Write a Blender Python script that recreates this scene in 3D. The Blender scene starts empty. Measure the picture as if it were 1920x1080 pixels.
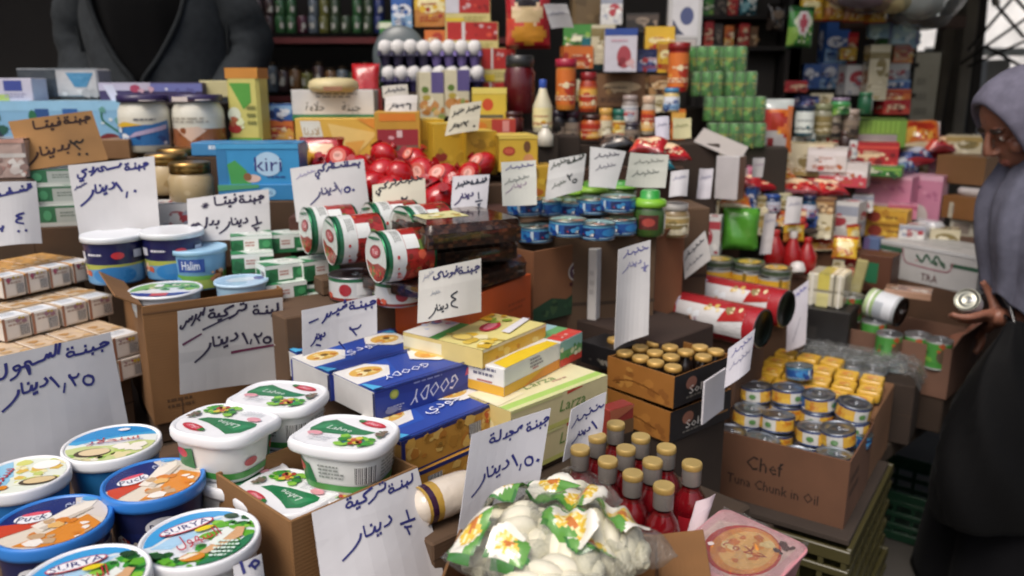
import bpy, math, random, unicodedata
from mathutils import Vector, Matrix, Euler
R = math.radians
rnd = random.Random(7)
SC = bpy.context.scene
COL = SC.collection

# ------------------------------------------------------------------ camera, sky, sun, exposure
CAM = Vector((0, 0, 1.45)); PITCH = R(14); FPX = 1507.0
cd = bpy.data.cameras.new('camera'); cam = bpy.data.objects.new('camera', cd); COL.objects.link(cam)
cam.location = CAM; cam.rotation_euler = (R(90) - PITCH, 0, 0)
cd.sensor_width = 36; cd.lens = FPX * 36 / 1920; cd.clip_start = 0.05; cd.clip_end = 200
cd.dof.use_dof = True; cd.dof.focus_distance = 1.22; cd.dof.aperture_fstop = 3.1
SC.camera = cam
W = bpy.data.worlds.new('World'); SC.world = W; W.use_nodes = True
nt = W.node_tree; bg = nt.nodes['Background']
sky = nt.nodes.new('ShaderNodeTexSky'); sky.sky_type = 'NISHITA'; sky.sun_disc = False
SUN_EL, SUN_AZ = R(56), R(-150)          # azimuth measured from +y towards +x: the sun stands behind the camera, to its left
sky.sun_elevation = SUN_EL; sky.sun_rotation = SUN_AZ
sky.air_density = 1.0; sky.dust_density = 6.0; sky.ozone_density = 1.0
nt.links.new(sky.outputs[0], bg.inputs[0]); bg.inputs[1].default_value = 0.15
sl = bpy.data.lights.new('sun', 'SUN'); sl.energy = 1.1; sl.angle = R(25); sl.color = (1, .985, .96)
so = bpy.data.objects.new('sun', sl); COL.objects.link(so); so.location = (-3, -4, 7)
sd = Vector((math.sin(SUN_AZ) * math.cos(SUN_EL), math.cos(SUN_AZ) * math.cos(SUN_EL), math.sin(SUN_EL)))
so.rotation_euler = (-sd).to_track_quat('-Z', 'Y').to_euler()
SC.view_settings.view_transform = 'Standard'; SC.view_settings.look = 'None'
SC.view_settings.exposure = 0.08; SC.view_settings.gamma = 1; SC.view_settings.use_curve_mapping = False
SC.render.engine = 'CYCLES'
SC.cycles.use_denoising = True; SC.cycles.filter_width = 1.9
SC.cycles.max_bounces = 7; SC.cycles.transparent_max_bounces = 16
SC.cycles.caustics_reflective = False; SC.cycles.caustics_refractive = False

# ------------------------------------------------------------------ from the photograph to the place
_cp, _sp = math.cos(PITCH), math.sin(PITCH)
def ray(px, py):
    u = (px - 960) / FPX; v = (540 - py) / FPX
    return Vector((u, _cp + v * _sp, -_sp + v * _cp))
def atY(px, py, Y):
    r = ray(px, py); return CAM + r * (Y / r.y)
def atZ(px, py, z):
    r = ray(px, py); return CAM + r * ((z - CAM.z) / r.z)

# ------------------------------------------------------------------ colours and materials
def lin(c): return c / 12.92 if c <= .04045 else ((c + .055) / 1.055) ** 2.4
_cc = {}
def C(h):
    if isinstance(h, tuple): return h
    if h not in _cc:
        s = h.lstrip('#'); c = [int(s[i:i+2], 16) / 255 for i in (0, 2, 4)]; g = .3*c[0] + .59*c[1] + .11*c[2]
        _cc[h] = tuple(lin(g + (q-g)*.92) for q in c)      # inks a little duller than the pure colours
    return _cc[h]
_mats = {}
MK = dict(  # rough, metallic, coat, bump strength, bump scale, colour noise
    paper=(.85, 0, 0, .3, 22, .1), card=(.5, 0, .05, .06, 90, .05), gloss=(.28, 0, .35, .1, 30, .05),
    plastic=(.35, 0, .15, .04, 40, .04), film=(.16, 0, .5, .55, 38, .1), metal=(.3, .95, 0, .08, 60, .08),
    bagfilm=(.62, 0, 0, .6, 18, .1), capmetal=(.42, .35, .1, .08, 60, .1), foil=(.32, .7, .1, .5, 70, .1), cloth=(.95, 0, 0, .35, 110, .18), cardboard=(.9, 0, 0, .3, 16, .26),
    wood=(.75, 0, 0, .3, 12, .3), wall=(.92, 0, 0, .3, 8, .25), food=(.55, 0, .1, .35, 45, .15), dates=(.6, 0, .05, .7, 60, .5),
    skin=(.5, 0, .05, .12, 160, .07), rubber=(.8, 0, 0, .1, 30, .1))
def mat(k):
    if k in _mats: return _mats[k]
    m = bpy.data.materials.new(k); m.use_nodes = True; t = m.node_tree; N = t.nodes; L = t.links
    b = N['Principled BSDF']
    a = N.new('ShaderNodeAttribute'); a.attribute_name = 'Col'
    if k in ('clear', 'glass'):
        N.remove(b); out = N['Material Output']
        tr = N.new('ShaderNodeBsdfTransparent'); gl = N.new('ShaderNodeBsdfGlossy'); gl.inputs['Roughness'].default_value = .1
        mx = N.new('ShaderNodeMixShader'); lw = N.new('ShaderNodeLayerWeight'); lw.inputs[0].default_value = .5
        pw = N.new('ShaderNodeMath'); pw.operation = 'POWER'; pw.inputs[1].default_value = 3.0
        ml = N.new('ShaderNodeMath'); ml.operation = 'MULTIPLY_ADD'; ml.inputs[1].default_value = .6; ml.inputs[2].default_value = .035
        L.new(a.outputs[0], tr.inputs[0]); L.new(lw.outputs['Facing'], pw.inputs[0]); L.new(pw.outputs[0], ml.inputs[0]); L.new(ml.outputs[0], mx.inputs[0])
        if k == 'clear':      # thin crumpled film: sharp little glints and a slightly milky body
            nz = N.new('ShaderNodeTexNoise'); nz.inputs['Scale'].default_value = 26; nz.inputs['Detail'].default_value = 3
            bp = N.new('ShaderNodeBump'); bp.inputs['Strength'].default_value = .9; bp.inputs['Distance'].default_value = .012
            L.new(nz.outputs[0], bp.inputs['Height']); L.new(bp.outputs[0], lw.inputs['Normal']); L.new(bp.outputs[0], gl.inputs['Normal'])
            df = N.new('ShaderNodeBsdfDiffuse'); df.inputs[0].default_value = (.85, .86, .85, 1); m2 = N.new('ShaderNodeMixShader'); m2.inputs[0].default_value = .06
            L.new(tr.outputs[0], m2.inputs[1]); L.new(df.outputs[0], m2.inputs[2]); L.new(m2.outputs[0], mx.inputs[1])
        else: L.new(tr.outputs[0], mx.inputs[1])
        L.new(gl.outputs[0], mx.inputs[2]); L.new(mx.outputs[0], out.inputs[0])
        _mats[k] = m; return m
    if k == 'syrup':
        L.new(a.outputs[0], b.inputs['Base Color']); b.inputs['Roughness'].default_value = .06
        b.inputs['Transmission Weight'].default_value = .55; b.inputs['IOR'].default_value = 1.36; b.inputs['Coat Weight'].default_value = .4
        _mats[k] = m; return m
    ro, me, co, bs, sc, cn = MK[k]
    b.inputs['Roughness'].default_value = ro; b.inputs['Metallic'].default_value = me; b.inputs['Coat Weight'].default_value = co
    b.inputs['Coat Roughness'].default_value = .12
    tc = N.new('ShaderNodeTexCoord'); oi = N.new('ShaderNodeObjectInfo')
    ad = N.new('ShaderNodeVectorMath'); ad.operation = 'ADD'
    L.new(tc.outputs['Object'], ad.inputs[0]); L.new(oi.outputs['Random'], ad.inputs[1])
    nz = N.new('ShaderNodeTexNoise'); nz.inputs['Scale'].default_value = sc * .35; nz.inputs['Detail'].default_value = 5
    L.new(ad.outputs[0], nz.inputs['Vector'])
    mp = N.new('ShaderNodeMapRange'); mp.inputs[1].default_value = .25; mp.inputs[2].default_value = .75
    mp.inputs[3].default_value = 1 - cn * 1.3; mp.inputs[4].default_value = 1 + cn * .7
    L.new(nz.outputs[0], mp.inputs[0])
    mu = N.new('ShaderNodeMix'); mu.data_type = 'RGBA'; mu.blend_type = 'MULTIPLY'; mu.inputs[0].default_value = 1
    L.new(a.outputs[0], mu.inputs[6]); L.new(mp.outputs[0], mu.inputs[7]); L.new(mu.outputs[2], b.inputs['Base Color'])
    mr = N.new('ShaderNodeMapRange'); mr.inputs[3].default_value = max(.03, ro - .08); mr.inputs[4].default_value = min(1, ro + .1)
    L.new(nz.outputs[0], mr.inputs[0]); L.new(mr.outputs[0], b.inputs['Roughness'])
    n2 = N.new('ShaderNodeTexNoise'); n2.inputs['Scale'].default_value = sc; n2.inputs['Detail'].default_value = 3
    L.new(ad.outputs[0], n2.inputs['Vector'])
    bp = N.new('ShaderNodeBump'); bp.inputs['Strength'].default_value = bs; bp.inputs['Distance'].default_value = .006 if k in ('film', 'foil', 'food', 'dates') else .002
    L.new(n2.outputs[0], bp.inputs['Height'])
    if k == 'cardboard':   # the faint flutes of corrugated board
        wv = N.new('ShaderNodeTexWave'); wv.bands_direction = 'Z'; wv.inputs['Scale'].default_value = 55; wv.inputs['Distortion'].default_value = .6
        L.new(tc.outputs['Object'], wv.inputs['Vector'])
        b2 = N.new('ShaderNodeBump'); b2.inputs['Strength'].default_value = .12; b2.inputs['Distance'].default_value = .001
        L.new(wv.outputs['Fac'], b2.inputs['Height']); L.new(bp.outputs[0], b2.inputs['Normal']); L.new(b2.outputs[0], b.inputs['Normal'])
    else: L.new(bp.outputs[0], b.inputs['Normal'])
    if k == 'skin': b.inputs['Subsurface Weight'].default_value = .15; b.inputs['Subsurface Radius'].default_value = (.02, .008, .004)
    if k in ('cloth', 'bagfilm'): b.inputs['Specular IOR Level'].default_value = .12; b.inputs['Sheen Weight'].default_value = .02
    _mats[k] = m; return m

# ------------------------------------------------------------------ Arabic letters joined by hand, and text turned into polygons
_forms = {}
for cp in range(0xFE70, 0xFEFD):
    d = unicodedata.decomposition(chr(cp)).split()
    if len(d) == 2 and d[0] in ('<isolated>', '<initial>', '<medial>', '<final>'):
        _forms.setdefault(chr(int(d[1], 16)), {})[d[0][1]] = chr(cp)
def ar(s):
    s = s.replace('لا', '\uFEFB'); o = []
    for i, ch in enumerate(s):
        f = _forms.get(ch)
        if not f: o.append(ch); continue
        p = _forms.get(s[i-1], {}) if i else {}
        n = _forms.get(s[i+1], {}) if i + 1 < len(s) else {}
        if i + 1 < len(s) and s[i+1] == '\uFEFB': n = {'f': 1}
        a = 'i' in p and ('f' in f or 'm' in f); b = 'i' in f and ('f' in n or 'm' in n)
        o.append(f.get('m' if a and b else 'f' if a else 'i' if b else 'i', None) if (a and b) or (b and not a) else f.get('f' if a else 'i_', None) or (f.get('f') if a else _iso(f)))
    return ''.join(reversed(o))
def _iso(f): return f.get('s') or f.get('f')
for cp in range(0xFE70, 0xFEFD):
    d = unicodedata.decomposition(chr(cp)).split()
    if len(d) == 2:
        k = {'<isolated>': 's', '<initial>': 'i', '<medial>': 'm', '<final>': 'f'}.get(d[0])
        if k: _forms.setdefault(chr(int(d[1], 16)), {})[k] = chr(cp)
for f in _forms.values():      # first pass keyed isolated forms as 'i': undo where no initial form exists
    if f.get('i') == f.get('s'): f.pop('i', None)
_txt = {}
def text_polys(s):
    if s in _txt: return _txt[s]
    c = bpy.data.curves.new('t', 'FONT'); c.body = s; c.size = 1; c.resolution_u = 1
    o = bpy.data.objects.new('t', c); COL.objects.link(o)
    dg = bpy.context.evaluated_depsgraph_get(); dg.update()
    m = bpy.data.meshes.new_from_object(o.evaluated_get(dg))
    vs = [(v.co.x, v.co.y) for v in m.vertices]; ps = [list(p.vertices) for p in m.polygons]
    bpy.data.objects.remove(o); bpy.data.meshes.remove(m); bpy.data.curves.remove(c)
    if not vs: vs = [(0, 0)]
    x0 = min(v[0] for v in vs); x1 = max(v[0] for v in vs); y0 = min(v[1] for v in vs); y1 = max(v[1] for v in vs)
    _txt[s] = (vs, ps, x0, x1, y0, y1); return _txt[s]

# ------------------------------------------------------------------ polygon helpers
def clip_half(poly, ax, val, keep_less):
    out = []
    n = len(poly)
    for i in range(n):
        a, b = poly[i], poly[(i+1) % n]
        ia = (a[ax] <= val) == keep_less or a[ax] == val; ib = (b[ax] <= val) == keep_less or b[ax] == val
        if ia: out.append(a)
        if ia != ib:
            t = (val - a[ax]) / (b[ax] - a[ax]); out.append((a[0] + (b[0]-a[0])*t, a[1] + (b[1]-a[1])*t))
    return out
def clip_convex(poly, cl):
    for i in range(len(cl)):
        (ax, ay), (bx, by) = cl[i], cl[(i+1) % len(cl)]
        out = []; n = len(poly)
        f = lambda p: (bx-ax)*(p[1]-ay) - (by-ay)*(p[0]-ax)
        for k in range(n):
            p, q = poly[k], poly[(k+1) % n]; fp, fq = f(p), f(q)
            if fp >= 0: out.append(p)
            if (fp >= 0) != (fq >= 0):
                t = fp / (fp - fq); out.append((p[0] + (q[0]-p[0])*t, p[1] + (q[1]-p[1])*t))
        poly = out
        if len(poly) < 3: return []
    return poly
def ell(cx, cy, rx, ry, n=20, rot=0, a0=0, a1=2*math.pi):
    c, s = math.cos(rot), math.sin(rot); o = []
    for i in range(n):
        t = a0 + (a1-a0) * i / n; x, y = rx*math.cos(t), ry*math.sin(t); o.append((cx + x*c - y*s, cy + x*s + y*c))
    return o
def smooth(pts, k=4):
    if len(pts) < 3: return pts
    P = [pts[0]] + list(pts) + [pts[-1]]; o = []
    for i in range(1, len(P)-2):
        a, b, c, d = P[i-1], P[i], P[i+1], P[i+2]
        for j in range(k):
            t = j / k
            o.append(tuple(.5*((2*b[q]) + (-a[q]+c[q])*t + (2*a[q]-5*b[q]+4*c[q]-d[q])*t*t + (-a[q]+3*b[q]-3*c[q]+d[q])*t**3) for q in range(len(b))))
    o.append(pts[-1]); return o
def rrect(w, d, r, n=4):
    o = []
    for cx, cy, a in ((w/2-r, d/2-r, 0), (-w/2+r, d/2-r, 90), (-w/2+r, -d/2+r, 180), (w/2-r, -d/2+r, 270)):
        for i in range(n+1):
            t = R(a + 90*i/n); o.append((cx + r*math.cos(t), cy + r*math.sin(t)))
    return o
def superell(a, b, p=3.2, n=40):
    o = []
    for i in range(n):
        t = 2*math.pi*i/n; c, s = math.cos(t), math.sin(t)
        o.append((a*math.copysign(abs(c)**(2/p), c), b*math.copysign(abs(s)**(2/p), s)))
    return o

# ------------------------------------------------------------------ mesh builder: faces with a colour and a material each
class MB:
    def __init__(s): s.v = []; s.f = []; s.c = []; s.m = []; s.s = []; s.M = Matrix.Identity(4); s.flat = None
    def V(s, p): s.v.append(s.M @ Vector(p)); return len(s.v) - 1
    def F(s, ids, col, k='card', sm=False): s.f.append(tuple(ids)); s.c.append(C(col)); s.m.append(k); s.s.append(sm)
    def poly(s, pts, col, k='card'): s.F([s.V(p) for p in pts], col, k)
    def rings(s, rs, cols, k='card', sm=True, cap0=None, cap1=None, closed=True):
        """rs: rings of equally many 3-D points; cols: one colour or one per band"""
        idx = [[s.V(p) for p in r] for r in rs]; n = len(rs[0])
        for i in range(len(rs)-1):
            c = cols[i] if isinstance(cols, list) else cols
            kk = k[i] if isinstance(k, list) else k
            for j in range(n if closed else n-1):
                j2 = (j+1) % n
                s.F((idx[i][j], idx[i][j2], idx[i+1][j2], idx[i+1][j]), c, kk, sm)
        k0 = k[0] if isinstance(k, list) else k; k1 = k[-1] if isinstance(k, list) else k
        if cap0: s.F([s.V(p) for p in reversed(rs[0])], cap0, k0)
        if cap1: s.F([s.V(p) for p in rs[-1]], cap1, k1)
    def lathe(s, prof, cols, k='card', n=28, cap0=None, cap1=None, sx=1, sy=1, sm=True):
        rs = [[(r*sx*math.cos(2*math.pi*j/n), r*sy*math.sin(2*math.pi*j/n), z) for j in range(n)] for r, z in prof]
        s.rings(rs, cols, k, sm, cap0, cap1)
    def prism(s, outline, z0, z1, col, k='card', bev=.0, top=None, sm=False, inset=None):
        if bev:
            def off(q):   # shrink about the centre by a distance
                o = []
                for x, y in outline:
                    l = math.hypot(x, y) or 1; o.append((x - x/l*q, y - y/l*q))
                return o
            a = off(bev)
            s.rings([[(x, y, z0) for x, y in a], [(x, y, z0+bev) for x, y in outline], [(x, y, z1-bev) for x, y in outline], [(x, y, z1) for x, y in a]], col, k, sm, col, top or col)
        else:
            s.rings([[(x, y, z0) for x, y in outline], [(x, y, z1) for x, y in outline]], col, k, sm, col, top or col)
    def box(s, w, d, h, col, k='card', c=(0, 0, 0), b=.0015, cols=None):
        """chamfered box, base centre at c; cols = dict of face colours"""
        cols = cols or {}; b = min(b, w*.2, d*.2, h*.2); x0, y0, z0 = c
        X, Y = w/2, d/2
        def P(sx, sy, z, ix, iy): return (x0 + sx*(X-ix), y0 + sy*(Y-iy), z0 + z)
        def q(n, a): s.poly(a, cols.get(n, col), k)
        q('top', [P(-1,-1,h,b,b), P(1,-1,h,b,b), P(1,1,h,b,b), P(-1,1,h,b,b)])
        q('bottom', [P(-1,1,0,b,b), P(1,1,0,b,b), P(1,-1,0,b,b), P(-1,-1,0,b,b)])
        q('front', [P(-1,-1,b,b,0), P(1,-1,b,b,0), P(1,-1,h-b,b,0), P(-1,-1,h-b,b,0)])
        q('back', [P(1,1,b,b,0), P(-1,1,b,b,0), P(-1,1,h-b,b,0), P(1,1,h-b,b,0)])
        q('left', [P(-1,1,b,0,b), P(-1,-1,b,0,b), P(-1,-1,h-b,0,b), P(-1,1,h-b,0,b)])
        q('right', [P(1,-1,b,0,b), P(1,1,b,0,b), P(1,1,h-b,0,b), P(1,-1,h-b,0,b)])
        e = cols.get('edge', col)
        if not b: return
        for sx, sy in ((-1,-1), (1,-1), (1,1), (-1,1)):
            a = [P(sx,sy,b,0,b), P(sx,sy,h-b,0,b), P(sx,sy,h-b,b,0), P(sx,sy,b,b,0)]
            s.poly(a if sx*sy < 0 else a[::-1], e, k)
            t = [P(sx,sy,h-b,0,b), P(sx,sy,h,b,b), P(sx,sy,h-b,b,0)]; s.poly(t if sx*sy < 0 else t[::-1], e, k)
        for sy in (-1, 1):
            a = [P(-1,sy,h-b,b,0), P(1,sy,h-b,b,0), P(1,sy,h,b,b), P(-1,sy,h,b,b)]; s.poly(a if sy < 0 else a[::-1], e, k)
            a = [P(-1,sy,0,b,b), P(1,sy,0,b,b), P(1,sy,b,b,0), P(-1,sy,b,b,0)]; s.poly(a if sy < 0 else a[::-1], e, k)
        for sx in (-1, 1):
            a = [P(sx,-1,h-b,0,b), P(sx,1,h-b,0,b), P(sx,1,h,b,b), P(sx,-1,h,b,b)]; s.poly(a if sx > 0 else a[::-1], e, k)
            a = [P(sx,-1,0,b,b), P(sx,1,0,b,b), P(sx,1,b,0,b), P(sx,-1,b,0,b)]; s.poly(a if sx > 0 else a[::-1], e, k)
    def tube(s, pts, r, col, k='plastic', n=8):
        rs = []; pv = [Vector(p) for p in pts]
        for i, p in enumerate(pv):
            d = (pv[min(i+1, len(pv)-1)] - pv[max(i-1, 0)]).normalized()
            u = d.orthogonal().normalized() if i == 0 else (u - d*u.dot(d)).normalized()
            w = d.cross(u); rr = r[i] if isinstance(r, (list, tuple)) else r
            rs.append([p + (u*math.cos(2*math.pi*j/n) + w*math.sin(2*math.pi*j/n))*rr for j in range(n)])
        s.rings(rs, col, k, True, col, col)
    # --- printed artwork on a surface: f(u, v, height) -> 3-D point, size in metres (w, h)
    def art(s, f, w, h, items, k='card', strips=1, clip=None, lift=.00025):
        lay = 0
        for it in items:
            lay += 1; hh = lift * (1 + lay); t = it[0]; ps = []; cl = clip
            if t == 'r': ps = [([(it[1], it[2]), (it[3], it[2]), (it[3], it[4]), (it[1], it[4])])]; col = it[5]
            elif t == 'e': ps = [ell(it[1], it[2], it[3], it[4], 24, it[6] if len(it) > 6 else 0)]; col = it[5]
            elif t == 'p': ps = [list(it[1])]; col = it[2]
            elif t == 'l':
                pts = smooth([(x*w, y*h) for x, y in it[1]]); wd = it[2]; col = it[3]
                for i in range(len(pts)-1):
                    a, b = pts[i], pts[i+1]; dx, dy = b[0]-a[0], b[1]-a[1]; l = math.hypot(dx, dy) or 1e-6
                    nx, ny = -dy/l*wd/2, dx/l*wd/2; ex, ey = dx/l*wd*.25, dy/l*wd*.25
                    q = [(a[0]-nx-ex, a[1]-ny-ey), (b[0]-nx+ex, b[1]-ny+ey), (b[0]+nx+ex, b[1]+ny+ey), (a[0]+nx-ex, a[1]+ny-ey)]
                    ps.append([(x/w, y/h) for x, y in q])
            elif t == 't':     # ('t', string, cu, cv, height in metres, colour, {rot, shear, width})
                o = it[6] if len(it) > 6 else {}
                vs, pp, x0, x1, y0, y1 = text_polys(it[1]); sc = it[4] / max(.5, (y1-y0) if o.get('fit') else .72); col = it[5]
                sx = o['width'] / max(1e-4, x1-x0) if 'width' in o else sc
                cr, sr = math.cos(R(o.get('rot', 0))), math.sin(R(o.get('rot', 0))); sh = o.get('shear', 0)
                q = []
                for x, y in vs:
                    X, Y = (x-(x0+x1)/2)*sx, (y-(y0+y1)/2)*sc; X += Y*sh
                    q.append((it[2] + (X*cr - Y*sr)/w, it[3] + (X*sr + Y*cr)/h))
                ps = [[q[i] for i in p] for p in pp]
            elif t == 'n':     # ('n', count, seed, colours, u0, v0, u1, v1, size in metres): printed food photo, small blotches
                r_ = random.Random(it[2])
                for i in range(it[1]):
                    sz = it[8] * r_.uniform(.4, 1.2); cu, cv = r_.uniform(it[4], it[6]), r_.uniform(it[5], it[7])
                    n = r_.randint(5, 8); a0 = r_.random()*6
                    p = [(cu + sz*r_.uniform(.6, 1)*math.cos(a0+6.283*j/n)/w, cv + sz*r_.uniform(.45, .9)*math.sin(a0+6.283*j/n)/h) for j in range(n)]
                    s._art(f, [p], r_.choice(it[3]), k, strips, cl, hh + lift*.4*(i % 5)/5)
                lay += 1; continue
            elif t == 'b':     # bar code
                r_ = random.Random(3); x = it[1]; col = '#26262a'
                s._art(f, [[(it[1], it[2]), (it[3], it[2]), (it[3], it[4]), (it[1], it[4])]], '#e8e8e6', k, strips, cl, hh); hh += lift*.5
                while x < it[3] - .004:
                    d = (it[3]-it[1]) * r_.uniform(.02, .06); ps.append([(x, it[2]), (min(x+d, it[3]), it[2]), (min(x+d, it[3]), it[4]), (x, it[4])]); x += d*2
            elif t == 'x':     # ('x', u0, v0, u1, v1, rows, colour): lines of fine print
                r_ = random.Random(int(it[1]*999) + it[5]); col = it[6]; n = it[5]
                for i in range(n):
                    y = it[4] - (it[4]-it[2])*(i+.5)/n; x = it[1]; e = it[3] - (it[3]-it[1])*r_.random()*.25
                    while x < e:
                        d = (it[3]-it[1])*r_.uniform(.06, .2); ps.append([(x, y), (min(e, x+d), y), (min(e, x+d), y+(it[4]-it[2])/n*.5), (x, y+(it[4]-it[2])/n*.5)]); x += d + (it[3]-it[1])*.04
            s._art(f, ps, col, k, strips, cl, hh)
    def _art(s, f, ps, col, k, strips, cl, hh):
        for p in ps:
            if cl: p = clip_convex(p, cl)
            if len(p) < 3: continue
            if strips > 1:
                u0, u1 = min(q[0] for q in p), max(q[0] for q in p)
                for i in range(max(0, int(math.floor(u0*strips))), min(strips, int(math.ceil(u1*strips))) ):
                    q = p
                    if u0 < i/strips: q = clip_half(q, 0, i/strips, False)
                    if len(q) > 2 and u1 > (i+1)/strips: q = clip_half(q, 0, (i+1)/strips, True)
                    if len(q) > 2: s.poly([f(u, v, hh) for u, v in q], col, k)
            else: s.poly([f(u, v, hh) for u, v in p], col, k)
    def face(s, side, w, d, h, items, k='card', c=(0, 0, 0)):
        x, y, z = c
        fs = {'front': (lambda u, v, e: (x + (u-.5)*w, y - d/2 - e, z + v*h), w, h), 'back': (lambda u, v, e: (x + (.5-u)*w, y + d/2 + e, z + v*h), w, h),
              'left': (lambda u, v, e: (x - w/2 - e, y + (.5-u)*d, z + v*h), d, h), 'right': (lambda u, v, e: (x + w/2 + e, y + (u-.5)*d, z + v*h), d, h),
              'top': (lambda u, v, e: (x + (u-.5)*w, y + (v-.5)*d, z + h + e), w, d)}
        f, a, b = fs[side]; s.art(f, a, b, items, k)
    def wrap(s, r, z0, z1, items, k='card', a0=-180, a1=180, strips=36, ry=None):
        """artwork round a cylinder; u runs left to right as seen from outside, the middle faces -y"""
        ry = ry or r; rf = r if callable(r) else None
        def f(u, v, e):
            t = R(-90 + a0 + (a1-a0)*u); z = z0 + (z1-z0)*v
            if rf: q = rf(z); return ((q+e)*math.cos(t), (q+e)*math.sin(t), z)
            return ((r+e)*math.cos(t), (ry+e)*math.sin(t), z)
        q = rf((z0+z1)/2) if rf else r
        s.art(f, R(a1-a0)*q, z1-z0, items, k, strips=strips)
    def disc(s, r, z, items, k='card', ry=None, clipr=1.0, shape=None):
        ry = ry or r
        cl = shape or ell(.5, .5, .5*clipr, .5*clipr, 36)
        s.art(lambda u, v, e: ((u-.5)*2*r, (v-.5)*2*ry, z + e), 2*r, 2*ry, items, k, clip=cl)
    def mesh(s, name):
        m = bpy.data.meshes.new(name); m.from_pydata([tuple(v) for v in s.v], [], s.f)
        ks = []; [ks.append(k) for k in s.m if k not in ks]
        for k in ks: m.materials.append(mat(k))
        m.polygons.foreach_set('material_index', [ks.index(k) for k in s.m]); m.polygons.foreach_set('use_smooth', s.s)
        a = m.color_attributes.new('Col', 'FLOAT_COLOR', 'CORNER'); buf = []
        for p, c in zip(m.polygons, s.c): buf.extend((c[0], c[1], c[2], 1.0) * p.loop_total)
        a.data.foreach_set('color', buf); m.update(); return m

# ------------------------------------------------------------------ objects
def put(o, loc=(0, 0, 0), yaw=0, tilt=(0, 0)):
    o.location = loc; o.rotation_euler = Euler((R(tilt[0]), R(tilt[1]), R(yaw)), 'XYZ') ; return o
def obj(name, mb, parent=None, label=None):
    o = bpy.data.objects.new(name, mb.mesh(name)); COL.objects.link(o)
    if parent: o.parent = parent
    if label: o['label'] = label
    return o
def thing(name, label, cat, loc=(0, 0, 0), yaw=0, group=None, tilt=(0, 0)):
    o = bpy.data.objects.new(name, None); o.empty_display_size = .05; COL.objects.link(o); put(o, loc, yaw, tilt)
    o['label'] = label; o['category'] = cat
    if group: o['group'] = group
    return o
def solo(name, mb, label, cat, loc=(0, 0, 0), yaw=0, group=None, tilt=(0, 0)):
    o = obj(name, mb); put(o, loc, yaw, tilt); o['label'] = label; o['category'] = cat
    if group: o['group'] = group
    return o
def struct(name, mb):
    o = obj(name, mb); o['kind'] = 'structure'; return o
def dup(root, label, loc, yaw=0, tilt=(0, 0)):
    def cp(o, par):
        c = o.copy(); COL.objects.link(c)
        if par: c.parent = par
        for ch in list(o.children): cp(ch, c)
        return c
    c = cp(root, None); put(c, loc, yaw, tilt); c['label'] = label; return c
ORD = ['first', 'second', 'third', 'fourth', 'fifth', 'sixth', 'seventh', 'eighth', 'ninth', 'tenth', 'eleventh', 'twelfth',
       'thirteenth', 'fourteenth', 'fifteenth', 'sixteenth']
def edge(pL, pR, z):
    """front top edge of a box from two pixels at height z: left point, right point, width, yaw in degrees"""
    a = atZ(*pL, z); b = atZ(*pR, z); d = b - a; return a, b, d.length, math.degrees(math.atan2(d.y, d.x))
def base_of(a, b, yaw, depth, h):
    m = (a + b) / 2; t = R(yaw); return Vector((m.x - math.sin(t)*depth/2, m.y + math.cos(t)*depth/2, m.z - h))
def off(loc, yaw, dx, dy, dz=0):
    t = R(yaw); return Vector((loc[0] + dx*math.cos(t) - dy*math.sin(t), loc[1] + dx*math.sin(t) + dy*math.cos(t), loc[2] + dz))
# ================================================================== THE SETTING
g = MB(); g.poly([(-60, -60, 0), (60, -60, 0), (60, 60, 0), (-60, 60, 0)], '#524e49', 'wall'); struct('ground', g)
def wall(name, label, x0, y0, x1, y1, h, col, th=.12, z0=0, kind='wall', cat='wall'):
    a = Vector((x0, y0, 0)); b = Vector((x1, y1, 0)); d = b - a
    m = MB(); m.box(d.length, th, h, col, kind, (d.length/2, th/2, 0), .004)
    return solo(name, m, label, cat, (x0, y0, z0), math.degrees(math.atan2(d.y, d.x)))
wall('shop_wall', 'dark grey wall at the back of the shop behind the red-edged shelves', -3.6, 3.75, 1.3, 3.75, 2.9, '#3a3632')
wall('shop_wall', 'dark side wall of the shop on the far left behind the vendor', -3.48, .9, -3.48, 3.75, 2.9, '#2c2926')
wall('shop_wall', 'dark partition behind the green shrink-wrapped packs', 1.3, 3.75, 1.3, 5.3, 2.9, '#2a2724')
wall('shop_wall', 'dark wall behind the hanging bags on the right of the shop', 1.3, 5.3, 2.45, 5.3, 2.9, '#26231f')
wall('sky_backdrop', 'tall whitewashed wall in full daylight at the far end of the alley', 2.2, 12.5, 16, 8, 4.2, '#fbfaf6')  # added white surface, takes the place of the overexposed sky beyond the alley
# roof over the shop and awning over the right half of the stall (above the frame: it makes the shade)
m = MB(); m.box(5.2, 2.4, .08, '#5a564f', 'wood', (0, 0, 0), .01)
solo('shop_roof', m, 'grey board roof over the dark back of the shop', 'roof', (-1.2, 3.85, 2.7))
m = MB(); m.prism([(-.15, .0), (1.5, -2.0), (4.2, -2.0), (4.2, 4.6), (.9, 4.6), (-.15, 1.2)], 0, .03, '#6a6258', 'cloth')
solo('awning', m, 'brown cloth awning stretched over the right side of the stall', 'awning', (1.2, 1.75, 2.75))
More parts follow.
